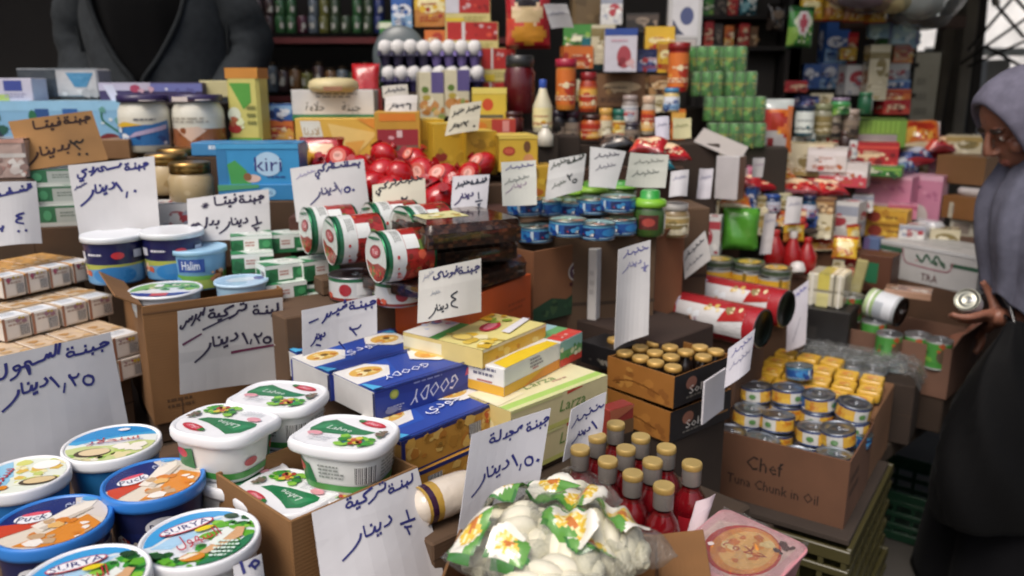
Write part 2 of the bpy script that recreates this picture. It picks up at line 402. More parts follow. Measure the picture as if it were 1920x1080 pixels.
# leaning timber posts and the scissor lattice by the bright alley
def plank(name, label, cat, p0, p1, w, t, col, group=None, kind='wood'):
    p0, p1 = Vector(p0), Vector(p1); d = p1 - p0; L_ = d.length; m = MB()
    z = d.normalized(); x = Vector((1, 0, 0)); x = (x - z*x.dot(z)).normalized(); y = z.cross(x)
    m.M = Matrix((x, y, z)).transposed().to_4x4(); m.box(w, t, L_, col, kind, (0, 0, 0), .006)
    return solo(name, m, label, cat, p0, 0, group)
def pp(px, py, Y): return atY(px, py, Y)
def post(px0, py0, px1, py1, Y, w, col, label, t=.1):
    b = pp(px0, py0, Y); a = pp(px1, py1, Y); d = (b - a) / (b.z - a.z)
    base = a - d*(a.z); top = a + d*(2.6 - a.z)
    return plank('timber_post', label, 'post', base, top, w, t, col)
post(1785, 0, 1745, 232, 4.9, .075, '#6d6456', 'weathered grey timber post nearest the cream cabinet')
post(1802, 0, 1768, 232, 5.0, .07, '#463d33', 'dark brown timber post second from the cream cabinet')
post(1818, 0, 1790, 232, 4.8, .07, '#7a7264', 'pale grey split post third from the cream cabinet')
post(1836, 0, 1815, 235, 5.1, .06, '#332c25', 'almost black post beside the bright gap of the alley')
pa = pp(1850, 232, 6.2); pb = pp(1862, 112, 6.2); pd = (pb - pa)/(pb.z - pa.z); plank('concrete_pillar', 'short pale concrete pillar behind the customer\'s headscarf', 'pillar', pa - pd*pa.z, pb, .17, .17, '#8f8c84', kind='wall')
latt = thing('lattice_gate', 'dark scissor lattice gate folded open against the bright alley', 'gate', pp(1840, 60, 4.6))
def bar(a, b, Y, r=.012, name='lattice_bar', col='#2b2723'):
    o = MB(); p = pp(*a, Y) - latt.location; q = pp(*b, Y) - latt.location
    o.tube([p, q], r, col, 'metal', 6); obj(name, o, latt)
for a, b in (((1930, -40), (1815, 95)), ((1860, 0), (1920, 70)), ((1945, 20), (1800, 120)), ((1960, 60), (1815, 125)), ((1880, -30), (1960, 60)), ((1850, 88), (1960, 150))):
    bar(a, b, 4.6, .0085)
bar((1862, -60), (1868, 10), 4.55, .02, 'gate_stile', '#8a857c')
m = MB(); m.box(1.5, .03, .06, '#8b8a83', 'metal', (0, 0, 0), .003); solo('handrail', m, 'grey horizontal rail across the bright alley', 'rail', pp(1900, 105, 6.5), 8)
m = MB(); m.box(2.6, .5, .75, '#9aa19c', 'wall', (0, 0, 0), .01); solo('market_counter', m, 'long pale counter of the next stall in the bright alley', 'counter', (4.9, 8.6, 0), -6)
# ------------------------------------------------------------------ the stall's table and what carries the goods
G = 43.0          # the stall's own grid: its front edge runs away to the right at this angle
tb = thing('stall_table', 'long wooden market table under the tubs and cheese cartons', 'table', (0, 0, 0), G)
m = MB(); m.box(1.42, 2.1, .04, '#4a3a2b', 'wood', (.4, 1.66, .74), .004); obj('tabletop', m, tb)
for lx, ly in ((-.25, .66), (1.05, .66), (-.25, 2.65), (1.05, 2.65)):
    m = MB(); m.box(.07, .07, .74, '#3c2f24', 'wood', (lx, ly, 0), .004); obj('leg', m, tb)
lt = thing('low_platform', 'low dark wooden platform under the cartons on the right', 'platform', (0, 0, 0), G)
m = MB(); m.box(2.5, 1.9, .05, '#3d3126', 'wood', (2.42, 1.75, .43), .004); obj('platform_top', m, lt)
for lx, ly in ((1.25, .9), (3.6, .9), (1.25, 2.6), (3.6, 2.6)):
    m = MB(); m.box(.08, .08, .43, '#33291f', 'wood', (lx, ly, 0), .004); obj('leg', m, lt)
LY, RY = 40.0, -40.0
def riser(x, y, z0, w, d, h, yaw, label, col='#5b4430', name='support_carton', kind='cardboard'):
    m = MB(); m.box(w, d, h, col, kind, (0, 0, 0), .003); m.face('front', w, d, h, [('r', 0, .49, 1, .515, '#3d2d1f')], kind)
    return solo(name, m, label, 'carton', (x, y, z0), yaw)
def riser_under(px, py, z, w, d, dx, dy, yaw, h, label, **k):
    p = atZ(px, py, z); q = off(p, yaw, dx, dy); return riser(q.x, q.y, z - h, w, d, h, yaw, label, **k)
# ================================================================== FRONT LEFT: round tubs of spread
def tub_parts(root, Rr, H, lidc, bodyc, lidart, bodyart=None, rim=.0, n=44):
    m = MB(); z1 = H*.84
    rf = lambda z: Rr*(.80 + .13*min(1, max(0, z/z1)))
    m.lathe([(Rr*.76, 0), (rf(0), .003), (rf(z1*.5), z1*.5), (rf(z1), z1)], bodyc, 'plastic', n, cap0=bodyc)
    if bodyart: m.wrap(rf, z1*.08, z1*.95, bodyart, 'plastic', -170, 170, 40)
    obj('tub_body', m, root)
    m = MB()
    m.lathe([(Rr*.95, z1-.004), (Rr*.985, z1-.003), (Rr, z1+.002), (Rr, H-.004), (Rr*.99, H-.001), (Rr*.965, H), (Rr*.935, H-.0006), (Rr*.915, H-.003)], lidc, 'plastic', 64)
    m.poly([(Rr*.915*math.cos(2*math.pi*j/64), Rr*.915*math.sin(2*math.pi*j/64), H-.003) for j in range(64)], lidc, 'plastic')
    m.disc(Rr*.9, H-.0028, lidart, 'gloss'); obj('lid', m, root)
GRN = ['#2f8a2a', '#5fb02c', '#1e5c26', '#86c63a', '#3c9a36']
def spread_lid_cyan(txt):
    return [('r', 0, 0, 1, 1, '#e9efe9'), ('p', [(0, .55), (.1, .52), (.3, .6), (.55, .66), (.8, .68), (1, .66), (1, 1), (0, 1)], '#37a8e0'),
            ('p', [(.0, .62), (.3, .66), (.6, .74), (.9, .75), (1, 1), (0, 1)], '#1f90d6'), ('p', [(0, .0), (1, 0), (1, .45), (.8, .52), (.5, .42), (.2, .46), (0, .4)], '#c9d58a'),
            ('n', 26, 5, ['#b8cf63', '#dfe0a8', '#8fb84a', '#f0ecd2', '#e7d9a0'], .1, .02, .9, .4, .012),
            ('e', .34, .24, .2, .12, '#4d3b22'), ('e', .36, .25, .17, .095, '#e6cfa0'), ('n', 7, 8, ['#f5efe0', '#e9d8a8'], .62, .2, .85, .36, .016),
            ('t', txt, .5, .56, .02, '#c2252c', {'width': .075, 'rot': 6}), ('e', .57, .85, .07, .04, '#f4f6f8'), ('l', [(.2, .49), (.5, .47), (.85, .5)], .0016, '#2855a6')]
def spread_lid_cheese():
    return [('r', 0, 0, 1, 1, '#e6eddc'), ('p', [(0, 0), (.32, 0), (.4, .5), (.3, 1), (0, 1)], '#8fcbe8'), ('n', 30, 9, ['#d8d96a', '#f2e9b0', '#c4d268', '#eef0d8', '#e3b944'], .4, .2, .95, .95, .014),
            ('e', .74, .72, .16, .13, '#fbfaf2'), ('e', .72, .25, .22, .11, '#4a3a20'), ('e', .73, .26, .18, .085, '#dfc58e'),
            ('t', ar('سنحلا'), .24, .5, .022, '#c8262e', {'rot': 80, 'width': .055}), ('e', .33, .16, .07, .06, '#e88b1e'), ('e', .2, .2, .1, .07, '#2a6cc0')]
def puck_lid(fl=0):
    return [('r', 0, 0, 1, 1, '#e2d6c2'), ('p', [(0, 1), (0, .45), (.25, .48), (.48, .6), (.6, .8), (.75, 1)], '#172a72'), ('p', [(.55, .98), (.95, .98), (1, .5), (.8, .6), (.62, .78)], '#d9cfc4'),
            ('p', [(.0, .1), (.02, .47), (.22, .49), (.42, .55), (.36, .4), (.15, .25)], '#d2452a'), ('p', [(.3, .05), (.6, .0), (.9, .15), (1, .4), (.8, .6), (.55, .28)], '#e0892a'),
            ('p', [(.33, .42), (.48, .3), (.62, .45), (.78, .7), (.8, .9), (.66, .92), (.48, .62)], '#efe6d6'), ('p', [(.42, .36), (.5, .32), (.66, .5), (.82, .72), (.78, .74), (.58, .52)], '#cbbfae'),
            ('n', 16, 4, ['#f0e4cf', '#e9b566', '#d97d24', '#f3ece0', '#c7a37a'], .35, .08, .95, .5, .012), ('e', .72, .93, .09, .06, '#4aa3e0'),
            ('e', .29, .57, .17, .105, '#f2f2f4', R(14)), ('e', .29, .65, .13, .035, '#e8546a', R(14)), ('t', 'Puck', .29, .56, .015, '#1c2b66', {'rot': 14, 'shear': .2, 'width': .036}),
            ('t', ar('كريم'), .6, .82, .012, '#c8d2e8', {'rot': 14, 'width': .022})]
def surya_lid(seed):
    return [('r', 0, 0, 1, 1, '#dfe8ec'), ('p', [(0, .3), (.1, .35), (.3, .75), (.55, .9), (.75, .92), (.6, 1), (0, 1)], '#3aa0e0'), ('p', [(.1, .3), (.16, .38), (.35, .73), (.6, .87), (.5, .6), (.3, .3)], '#a9d3ef'),
            ('n', 60, seed, GRN, .55, .05, 1, .9, .012), ('n', 36, seed+1, GRN, .1, .0, .7, .22, .012), ('p', [(.62, .02), (1, .1), (1, .55), (.93, .5), (.85, .3), (.7, .16)], '#2a7d52'),
            ('e', .68, .88, .07, .05, '#274a2c'), ('e', .2, .17, .09, .05, '#24522b'), ('p', [(.58, .22), (.66, .2), (.9, .5), (.88, .66), (.8, .66), (.74, .5)], '#d9a877'), ('p', [(.62, .36), (.7, .34), (.8, .6), (.7, .66)], '#e8eee6'),
            ('e', .55, .14, .11, .07, '#d98a2a', R(15)), ('p', [(.43, .1), (.52, .2), (.6, .19), (.5, .1)], '#f2e6cc'),
            ('e', .32, .66, .26, .09, '#d2262f', R(38)), ('e', .32, .66, .245, .075, '#f3f2f4', R(38)), ('t', 'SURYA', .32, .66, .0135, '#2b2a78', {'rot': 38, 'width': .056}),
            ('e', .5, .62, .09, .04, '#e8d21c', R(35)), ('t', ar('السهول'), .5, .44, .026, '#c41f3a', {'rot': 36, 'width': .055}), ('x', .7, .1, .95, .4, 5, '#d8efe0')]
def place_tub(label, px, py, z, Rr, lidc, bodyc, art_, yaw, bodyart=None, tilt=(0, 0), H=.1):
    p = atZ(px, py, z); t = thing('cheese_tub', label, 'tub', (p.x, p.y, z-H), yaw, 'round plastic tubs of cheese spread', tilt)
    tub_parts(t, Rr, H, lidc, bodyc, art_, bodyart); return t
navyart = [('r', 0, .1, 1, .55, '#1b2a66'), ('e', .5, .66, .06, .2, '#e7e7ea'), ('t', 'Puck', .5, .66, .012, '#1c2b66'), ('n', 26, 3, ['#c23a2a', '#e0892a', '#efe6d6', '#d9cfc4'], .2, .1, .85, .4, .012), ('b', .72, .5, .8, .85)]
place_tub('white-rimmed round tub with a yellow cheese picture at the left edge', 42, 888, .905, .063, '#e9e9ea', '#1f6fb4', spread_lid_cheese(), 20)
place_tub('white-rimmed round tub with a sky-blue lid picture under the big price card', 210, 828, .905, .073, '#eceded', '#2374b0', spread_lid_cyan(ar('سنحلار')), 14)
place_tub('blue-rimmed round tub further back, beside the brown carton of labneh', 288, 897, .905, .07, '#2f7fd6', '#1c2554', puck_lid(), 30, navyart)
place_tub('blue-rimmed round tub at the front left, its lid showing cream on toast', 98, 975, .895, .073, '#2f7fd6', '#1c2554', puck_lid(), 8, navyart)
place_tub('white-lidded round tub with green herbs and a red-ringed logo, next to the brown carton', 375, 1005, .90, .0735, '#eaebed', '#dfe2e2', surya_lid(21), 2)
place_tub('white-lidded herb-pictured tub cut off by the bottom edge of the photo', 160, 1080, .91, .07, '#eaebed', '#dfe2e2', surya_lid(33), -4)
p = atZ(215, 960, .80); riser(p.x, p.y-.03, .78, .52, .46, .02, 38, 'flat brown tray board under the round tubs', name='carton_tray')
# ------------------------------------------------------------------ white rounded-square tubs with green banners
def labneh_proto(name='labneh_tub'):
    t = thing(name, '', 'tub', group='white rounded-square labneh tubs'); H = .078; a, b = .07, .058
    m = MB(); o = lambda k: [(x*k, y*k) for x, y in superell(a, b, 3.0, 48)]
    lv = [(.80, 0), (.83, .002), (.90, H*.5), (.95, H-.016)]
    m.rings([[(x, y, z) for x, y in o(k)] for k, z in lv], '#dcdedb', 'plastic', True, '#dcdedb')
    def f(u, v, e):     # label on the rounded-square wall
        ang = R(-90 - 175 + 350*u); z = .006 + v*(H-.026); k = .83 + .12*z/(H-.016); c, s_ = math.cos(ang), math.sin(ang)
        r_ = (abs(c/a)**3.0 + abs(s_/b)**3.0)**(-1/3.0) * k + e; return (r_*c, r_*s_, z)
    m.art(f, .36, H-.026, [('r', .0, .0, 1, .2, '#3f8f3c'), ('p', [(.3, .2), (.42, .2), (.4, .75), (.3, .95)], '#20703a'), ('e', .34, .62, .035, .16, '#c22c38'), ('e', .2, .45, .03, .13, '#c6525c'),
            ('b', .60, .28, .68, .8), ('x', .44, .35, .56, .8, 4, '#8a8f8a'), ('x', .7, .3, .85, .85, 5, '#9aa09a'), ('p', [(.86, .2), (.98, .2), (.98, .9), (.9, .8)], '#20703a'), ('e', .92, .7, .03, .15, '#c22c38')], 'plastic', 60)
    obj('tub_body', m, t)
    m = MB(); pts = superell(a, b, 3.0, 56)
    tab = [(x + .007*max(0, 1-abs(math.degrees(math.atan2(y, x))+150)/18)*-1, y + .005*max(0, 1-abs(math.degrees(math.atan2(y, x))+150)/18)*-1) for x, y in pts]
    L = lambda k, z, q=tab: [(x*k, y*k, z) for x, y in q]
    m.rings([L(.97, H-.02), L(1.02, H-.019), L(1.05, H-.014), L(1.05, H-.006), L(1.02, H-.001), L(.99, H), L(.95, H-.001), L(.92, H-.0022)], '#e9eaec', 'plastic', True)
    m.F([m.V(p) for p in L(.92, H-.0022)], '#e9eaec', 'plastic')
    sh = [(.5 + x*.88/(2*a), .5 + y*.88/(2*b)) for x, y in superell(a, b, 3.0, 40)]
    art_ = [('p', [(.07, .5), (.12, .72), (.24, .82), (.4, .72), (.62, .62), (.8, .58), (.72, .48), (.5, .42), (.2, .4), (.1, .42)], '#1f7a48'), ('p', [(.1, .5), (.2, .7), (.35, .64), (.2, .5)], '#2e8d57'),
            ('t', 'Labne', .4, .56, .0125, '#dff0e4', {'rot': -8, 'shear': .2, 'width': .042}), ('e', .68, .8, .17, .075, '#c9283c', R(-18)), ('e', .68, .8, .12, .04, '#e0596a', R(-18)), ('t', ar('بينار'), .68, .8, .007, '#f6dfe2', {'rot': -18, 'width': .02}), ('n', 5, 77, ['#3f8f3c', '#2d7a35'], .52, .8, .56, .9, .005),
            ('e', .19, .35, .085, .06, '#e59aa5'), ('n', 40, 11, GRN + ['#2b6f7a'], .52, .12, .86, .36, .008), ('n', 14, 12, ['#b8362a', '#d7c23a', '#c25a35', '#a9c94a'], .58, .16, .78, .34, .007),
            ('n', 16, 13, ['#4f7a4a', '#6e5a4c', '#3f6a40', '#7a6a5a'], .84, .42, .93, .6, .006), ('x', .18, .14, .45, .28, 4, '#c5cace')]
    m.art(lambda u, v, e: ((u-.5)*2*a, (v-.5)*2*b, H-.0021+e), 2*a, 2*b, art_, 'gloss', clip=sh)
    obj('lid', m, t); return t
lab0 = labneh_proto(); LH = .078
def lab_at(label, px, py, z, yaw, first=[1], tilt=(0, 0)):
    p = atZ(px, py, z); q = (p.x, p.y, z-LH)
    if first: first.clear(); put(lab0, q, yaw, tilt); lab0['label'] = label; return lab0
    return dup(lab0, label, q, yaw, tilt)
ta = lab_at('upper left white labneh tub of the heap, its lid writing upside down', 418, 787, .962, 158)
tb_ = lab_at('white labneh tub at the back of the heap, on top of another tub', 526, 738, .966, -14)
tc_ = lab_at('white labneh tub on top at the right, its green banner reading from the left', 651, 808, .96, -16)
lab_at('low white labneh tub in the front corner of the open brown carton', 537, 918, .885, 150)
for s_, lb, dy, r_ in ((ta, 'white labneh tub lying under the left upper tub', (.012, -.004), 150), (tb_, 'white labneh tub hidden under the rearmost tub of the heap', (-.008, .008), -8), (tc_, 'white labneh tub under the right upper tub, only its rim showing', (-.012, -.006), -20)):
    q = s_.location; dup(lab0, lb, (q.x+dy[0], q.y+dy[1], q.z-LH-.001), r_)
# ------------------------------------------------------------------ open cartons
def open_carton(name, label, loc, yaw, w, d, h, col='#8a6037', flaps=(), t=.004, front_art=None, left_art=None, group=None, inner=None, tilt=(0, 0), right_art=None):
    r_ = thing(name, label, 'carton', loc, yaw, group, tilt); inner = inner or col
    m = MB(); k = 'cardboard'
    m.box(w, t, h, col, k, (0, -d/2+t/2, 0), .001); m.box(w, t, h, col, k, (0, d/2-t/2, 0), .001)
    m.box(t, d-2*t-.0004, h-.001, col, k, (-w/2+t/2, 0, 0), .001); m.box(t, d-2*t-.0004, h-.001, col, k, (w/2-t/2, 0, 0), .001)
    m.box(w-2*t-.001, d-2*t-.001, t, inner, k, (0, 0, .0006), .0)
    if front_art: m.face('front', w, d, h, front_art, k)
    if left_art: m.face('left', w, d, h, left_art, k)
    if right_art: m.face('right', w, d, h, right_art, k)
    obj('carton_body', m, r_)
    for side, ln, ang in flaps:    # flap hinged on the rim, angle from upright, outwards positive
        m = MB(); L_ = (w if side in 'fb' else d) - .004
        m.box(L_, t*.8, ln, col, k, (0, 0, 0), .001)
        o = obj('flap', m, r_)
        if side == 'f': o.location = (0, -d/2+t*.4, h+.0005); o.rotation_euler = (R(ang), 0, 0)
        if side == 'b': o.location = (0, d/2-t*.4, h+.0005); o.rotation_euler = (R(-ang), 0, 0)
        if side == 'l': o.location = (-w/2+t*.4, 0, h+.0005); o.rotation_euler = (0, R(-ang), R(0)); o.rotation_euler = Euler((R(-ang) * -1, 0, R(-90)), 'XYZ')
        if side == 'r': o.location = (w/2-t*.4, 0, h+.0005); o.rotation_euler = Euler((R(ang), 0, R(90)), 'XYZ')
    return r_
def corner_base(c, yaw, w, d, h, which='fl'):
    sx = 1 if 'l' in which else -1; sy = 1 if 'f' in which else -1
    q = off(c, yaw, sx*w/2, sy*d/2); return Vector((q.x, q.y, c[2]-h))
c = atZ(545, 978, .905)
open_carton('open_carton', 'open brown carton holding the white labneh tubs, behind the half-dinar card', corner_base(c, 47, .215, .2, .115), 47, .215, .2, .115, '#8a6238')
q = off(c, 47, .108, .1); riser(q.x, q.y, .792, .19, .18, .012, 47, 'flattened brown carton lying in the labneh carton', name='flattened_carton')
q = off(c, 47, .1, .37); riser(q.x, q.y, .78, .24, .3, .024, 47, 'flat folded carton board under the back of the labneh heap', name='flattened_carton')
# tall brown carton with tubs of white cheese in its mouth
A, B, wd, yw = edge((265, 575), (530, 540), 1.06)
c2 = base_of(A, B, yw, .27, .235)
open_carton('open_carton', 'tall brown carton with cream cheese tubs in its open top', c2, yw, wd, .27, .235, '#8a6036', flaps=(('l', .05, 60),), front_art=[('t', '|', .2, .1, .03, '#5d4025'), ('x', .1, .1, .3, .2, 2, '#5d4025'), ('r', .0, .93, 1, .945, '#6d4a2a')])
q = off(c2, yw, 0, 0); riser(q.x, q.y, .782, wd*.95, .25, .04, yw, 'flattened carton under the tall brown cheese carton', name='flattened_carton')
riser(q.x, q.y, .832, wd*.9, .24, .15, yw, 'filled inner carton inside the tall brown carton', name='inner_carton')
def wide_tub(label, px, py, z, Rr, H, bands, art_, lidc='#e4e8ec', lidart=None, yaw=20, name='cheese_tub'):
    p = atZ(px, py, z); t = thing(name, label, 'tub', (p.x, p.y, z-H), yaw, 'cream cheese tubs in the tall brown carton'); m = MB(); rf = lambda q: Rr*(.86 + .08*q/H)
    pr = [(rf(0)*.95, 0), (rf(0), .002)]; cs = [bands[0][1]]
    for zz, cc in bands: pr.append((rf(zz*H), zz*H)); cs.append(cc)
    m.lathe(pr, cs, 'gloss', 40, cap0=cs[0]); m.wrap(rf, .004, H*.86, art_, 'gloss', -100, 100, 30); obj('tub_body', m, t)
    m = MB(); m.lathe([(Rr*.93, H*.87), (Rr, H*.88), (Rr, H-.003), (Rr*.985, H), (Rr*.93, H-.002)], lidc, 'plastic', 44); m.poly([(Rr*.93*math.cos(6.2832*j/44), Rr*.93*math.sin(6.2832*j/44), H-.002) for j in range(44)], lidc, 'plastic')
    if lidart: m.disc(Rr*.92, H-.0018, lidart, 'gloss')
    obj('lid', m, t); return t
nb = [(.42, '#3f7fb8'), (.43, '#9fb0c0'), (.87, '#1a1c52')]
na = [('r', 0, 0, 1, .48, '#5f97c4'), ('p', [(0, .48), (0, .3), (.3, .36), (.6, .42), (1, .44), (1, .48)], '#a8b04a'), ('e', .5, .2, .22, .22, '#2e7fc2'), ('n', 10, 3, ['#d98a5a', '#c75a35', '#e9c9a0'], .12, .2, .24, .42, .009),
      ('r', .1, .6, .2, .8, '#c9cbd6'), ('x', .25, .66, .42, .76, 1, '#e6e6ee'), ('e', .55, .71, .06, .09, '#c8303a'), ('r', .7, .62, .8, .82, '#b8bccb'), ('r', .05, .05, .09, .4, '#e0e0e0')]
wide_tub('navy and white cream cheese tub at the back left of the tall carton', 212, 437, 1.155, .064, .10, nb, na)
wide_tub('navy and white cream cheese tub at the back right, behind the pale blue one', 322, 430, 1.16, .064, .10, nb, na, yaw=26)
hb = [(.88, '#7cb6e0')]
ha = [('r', 0, 0, 1, .35, '#a7bf5a'), ('p', [(0, .35), (0, .5), (.3, .42), (.7, .4), (1, .5), (1, .3), (0, .25)], '#6fae4a'), ('r', .26, .52, .56, .92, '#2c4fa0'), ('t', 'Halim', .41, .73, .019, '#e8edf6', {'width': .036}), ('n', 14, 6, ['#c98a5a', '#7a4a2a', '#e9b98a'], .62, .22, .76, .5, .01), ('r', .9, .5, 1, .9, '#2c4fa0'), ('e', .2, .25, .1, .12, '#5fa8dc')]
wide_tub('pale blue cream cheese tub with a meadow picture, standing in the tall carton', 371, 462, 1.125, .058, .085, hb, ha, lidc='#9ccbea')
wl = [('r', 0, 0, 1, 1, '#e8ecee'), ('p', [(0, .35), (.3, .55), (.7, .6), (1, .45), (1, .9), (0, .9)], '#7fb86a'), ('n', 20, 4, GRN + ['#e8e4c0'], .2, .45, .9, .8, .012), ('p', [(0, .12), (.5, .02), (1, .12), (1, .28), (.5, .2), (0, .3)], '#3a4fa8'), ('r', .38, .05, .62, .22, '#d2445a'), ('r', .3, .62, .42, .8, '#f4f4f0')]
wide_tub('white lid with a green and blue ring at the front of the tall carton', 310, 541, 1.068, .069, .05, [(.88, '#dfe3e6')], [('r', 0, .3, 1, .6, '#c5d4dc')], lidart=wl, yaw=8)
wide_tub('tilted pale blue lid at the right rim of the tall carton', 452, 524, 1.075, .053, .05, [(.88, '#a9cfe8')], [('r', 0, .3, 1, .6, '#9cc4e0')], lidc='#b7d6ec', lidart=[('r', 0, 0, 1, 1, '#a8cdea'), ('e', .5, .55, .3, .2, '#cfe3f2'), ('e', .85, .6, .1, .16, '#4a4f9a')])
# ------------------------------------------------------------------ left: beige cheese bricks in three rows
def brick(topc, sealc, seed):
    m = MB(); w, d, h = .058, .175, .043
    m.box(w, d, h, '#d9d2c8', 'card', cols={'top': topc}, b=.002)
    m.face('top', w, d, h, [('r', .06, .02, .94, .26, '#e9ecee'), ('n', 14, seed, [topc, '#c9a06a', '#b98a50', '#e0c49a'], .05, .35, .95, .98, .012), ('x', .2, .08, .8, .24, 3, '#c4ccd4'), ('r', .0, .3, 1, .34, '#c9ac84')], 'card')
    m.face('front', w, d, h, [('r', 0, 0, .1, 1, '#a8755a'), ('r', .12, .1, .55, .8, '#e6e1d8'), ('x', .2, .55, .9, .9, 2, '#b59f92'), ('b', .6, .15, .92, .6), ('n', 5, seed, ['#b0506a', '#c9b03a', '#a07a8a'], .2, .75, .8, .95, .006)], 'card')
    m.face('right', w, d, h, [('x', .1, .2, .9, .8, 4, '#b8aa9a'), ('r', 0, .86, 1, 1, sealc)], 'card'); m.face('left', w, d, h, [('r', 0, .86, 1, 1, sealc)], 'card')
    return m
bm = [brick('#d8a25a', '#d8a25a', 1), brick('#cdb89c', '#cdb08c', 2), brick('#d3b999', '#cdb08c', 3)]
rows = [((0, 522), (173, 487), 1.085, 4, 0, 'top row'), ((0, 601), (212, 551), 1.032, 4, 1, 'middle row'), ((-40, 700), (262, 622), .985, 5, 2, 'lowest row')]
for pl, pr, z, n, bi, nm in rows:
    A, B, wd, yw = edge(pl, pr, z)
    proto = None; k = .92 * wd / n / .058
    for i in range(n):
        f = (i + .5) / n; q = A.lerp(B, f); ql = off((q.x, q.y, z-.043), yw, 0, .0875)
        lb = 'small beige cheese carton, %s from the right in the %s' % (ORD[n-1-i], nm)
        if bi == 0: lb = 'small orange-topped cheese carton, %s from the right in the top row' % ORD[n-1-i]
        if proto is None:
            proto = solo('cheese_carton', bm[bi], lb, 'carton', ql, yw, 'small cheese cartons stacked at the left'); proto.scale = (k, 1, 1)
        else:
            o = dup(proto, lb, ql, yw + rnd.uniform(-1.5, 1.5))
    if bi == 2:
        for i in (n-1, n-2):
            f = (i + .5) / n; q = A.lerp(B, f); ql = off((q.x, q.y, z-.088), yw, .004, .0855); dup(proto, 'small beige cheese carton lying beneath the lowest row, %s from the right' % ORD[n-1-i], ql, yw)
    q = off(A.lerp(B, .45), yw, 0, .1); riser(q.x, q.y, .78, wd*1.0, .16 if bi < 2 else .15, z-.043-.78-.0005 - (.045 if bi == 2 else 0), yw, 'brown carton supporting the %s of small cheese cartons' % nm)
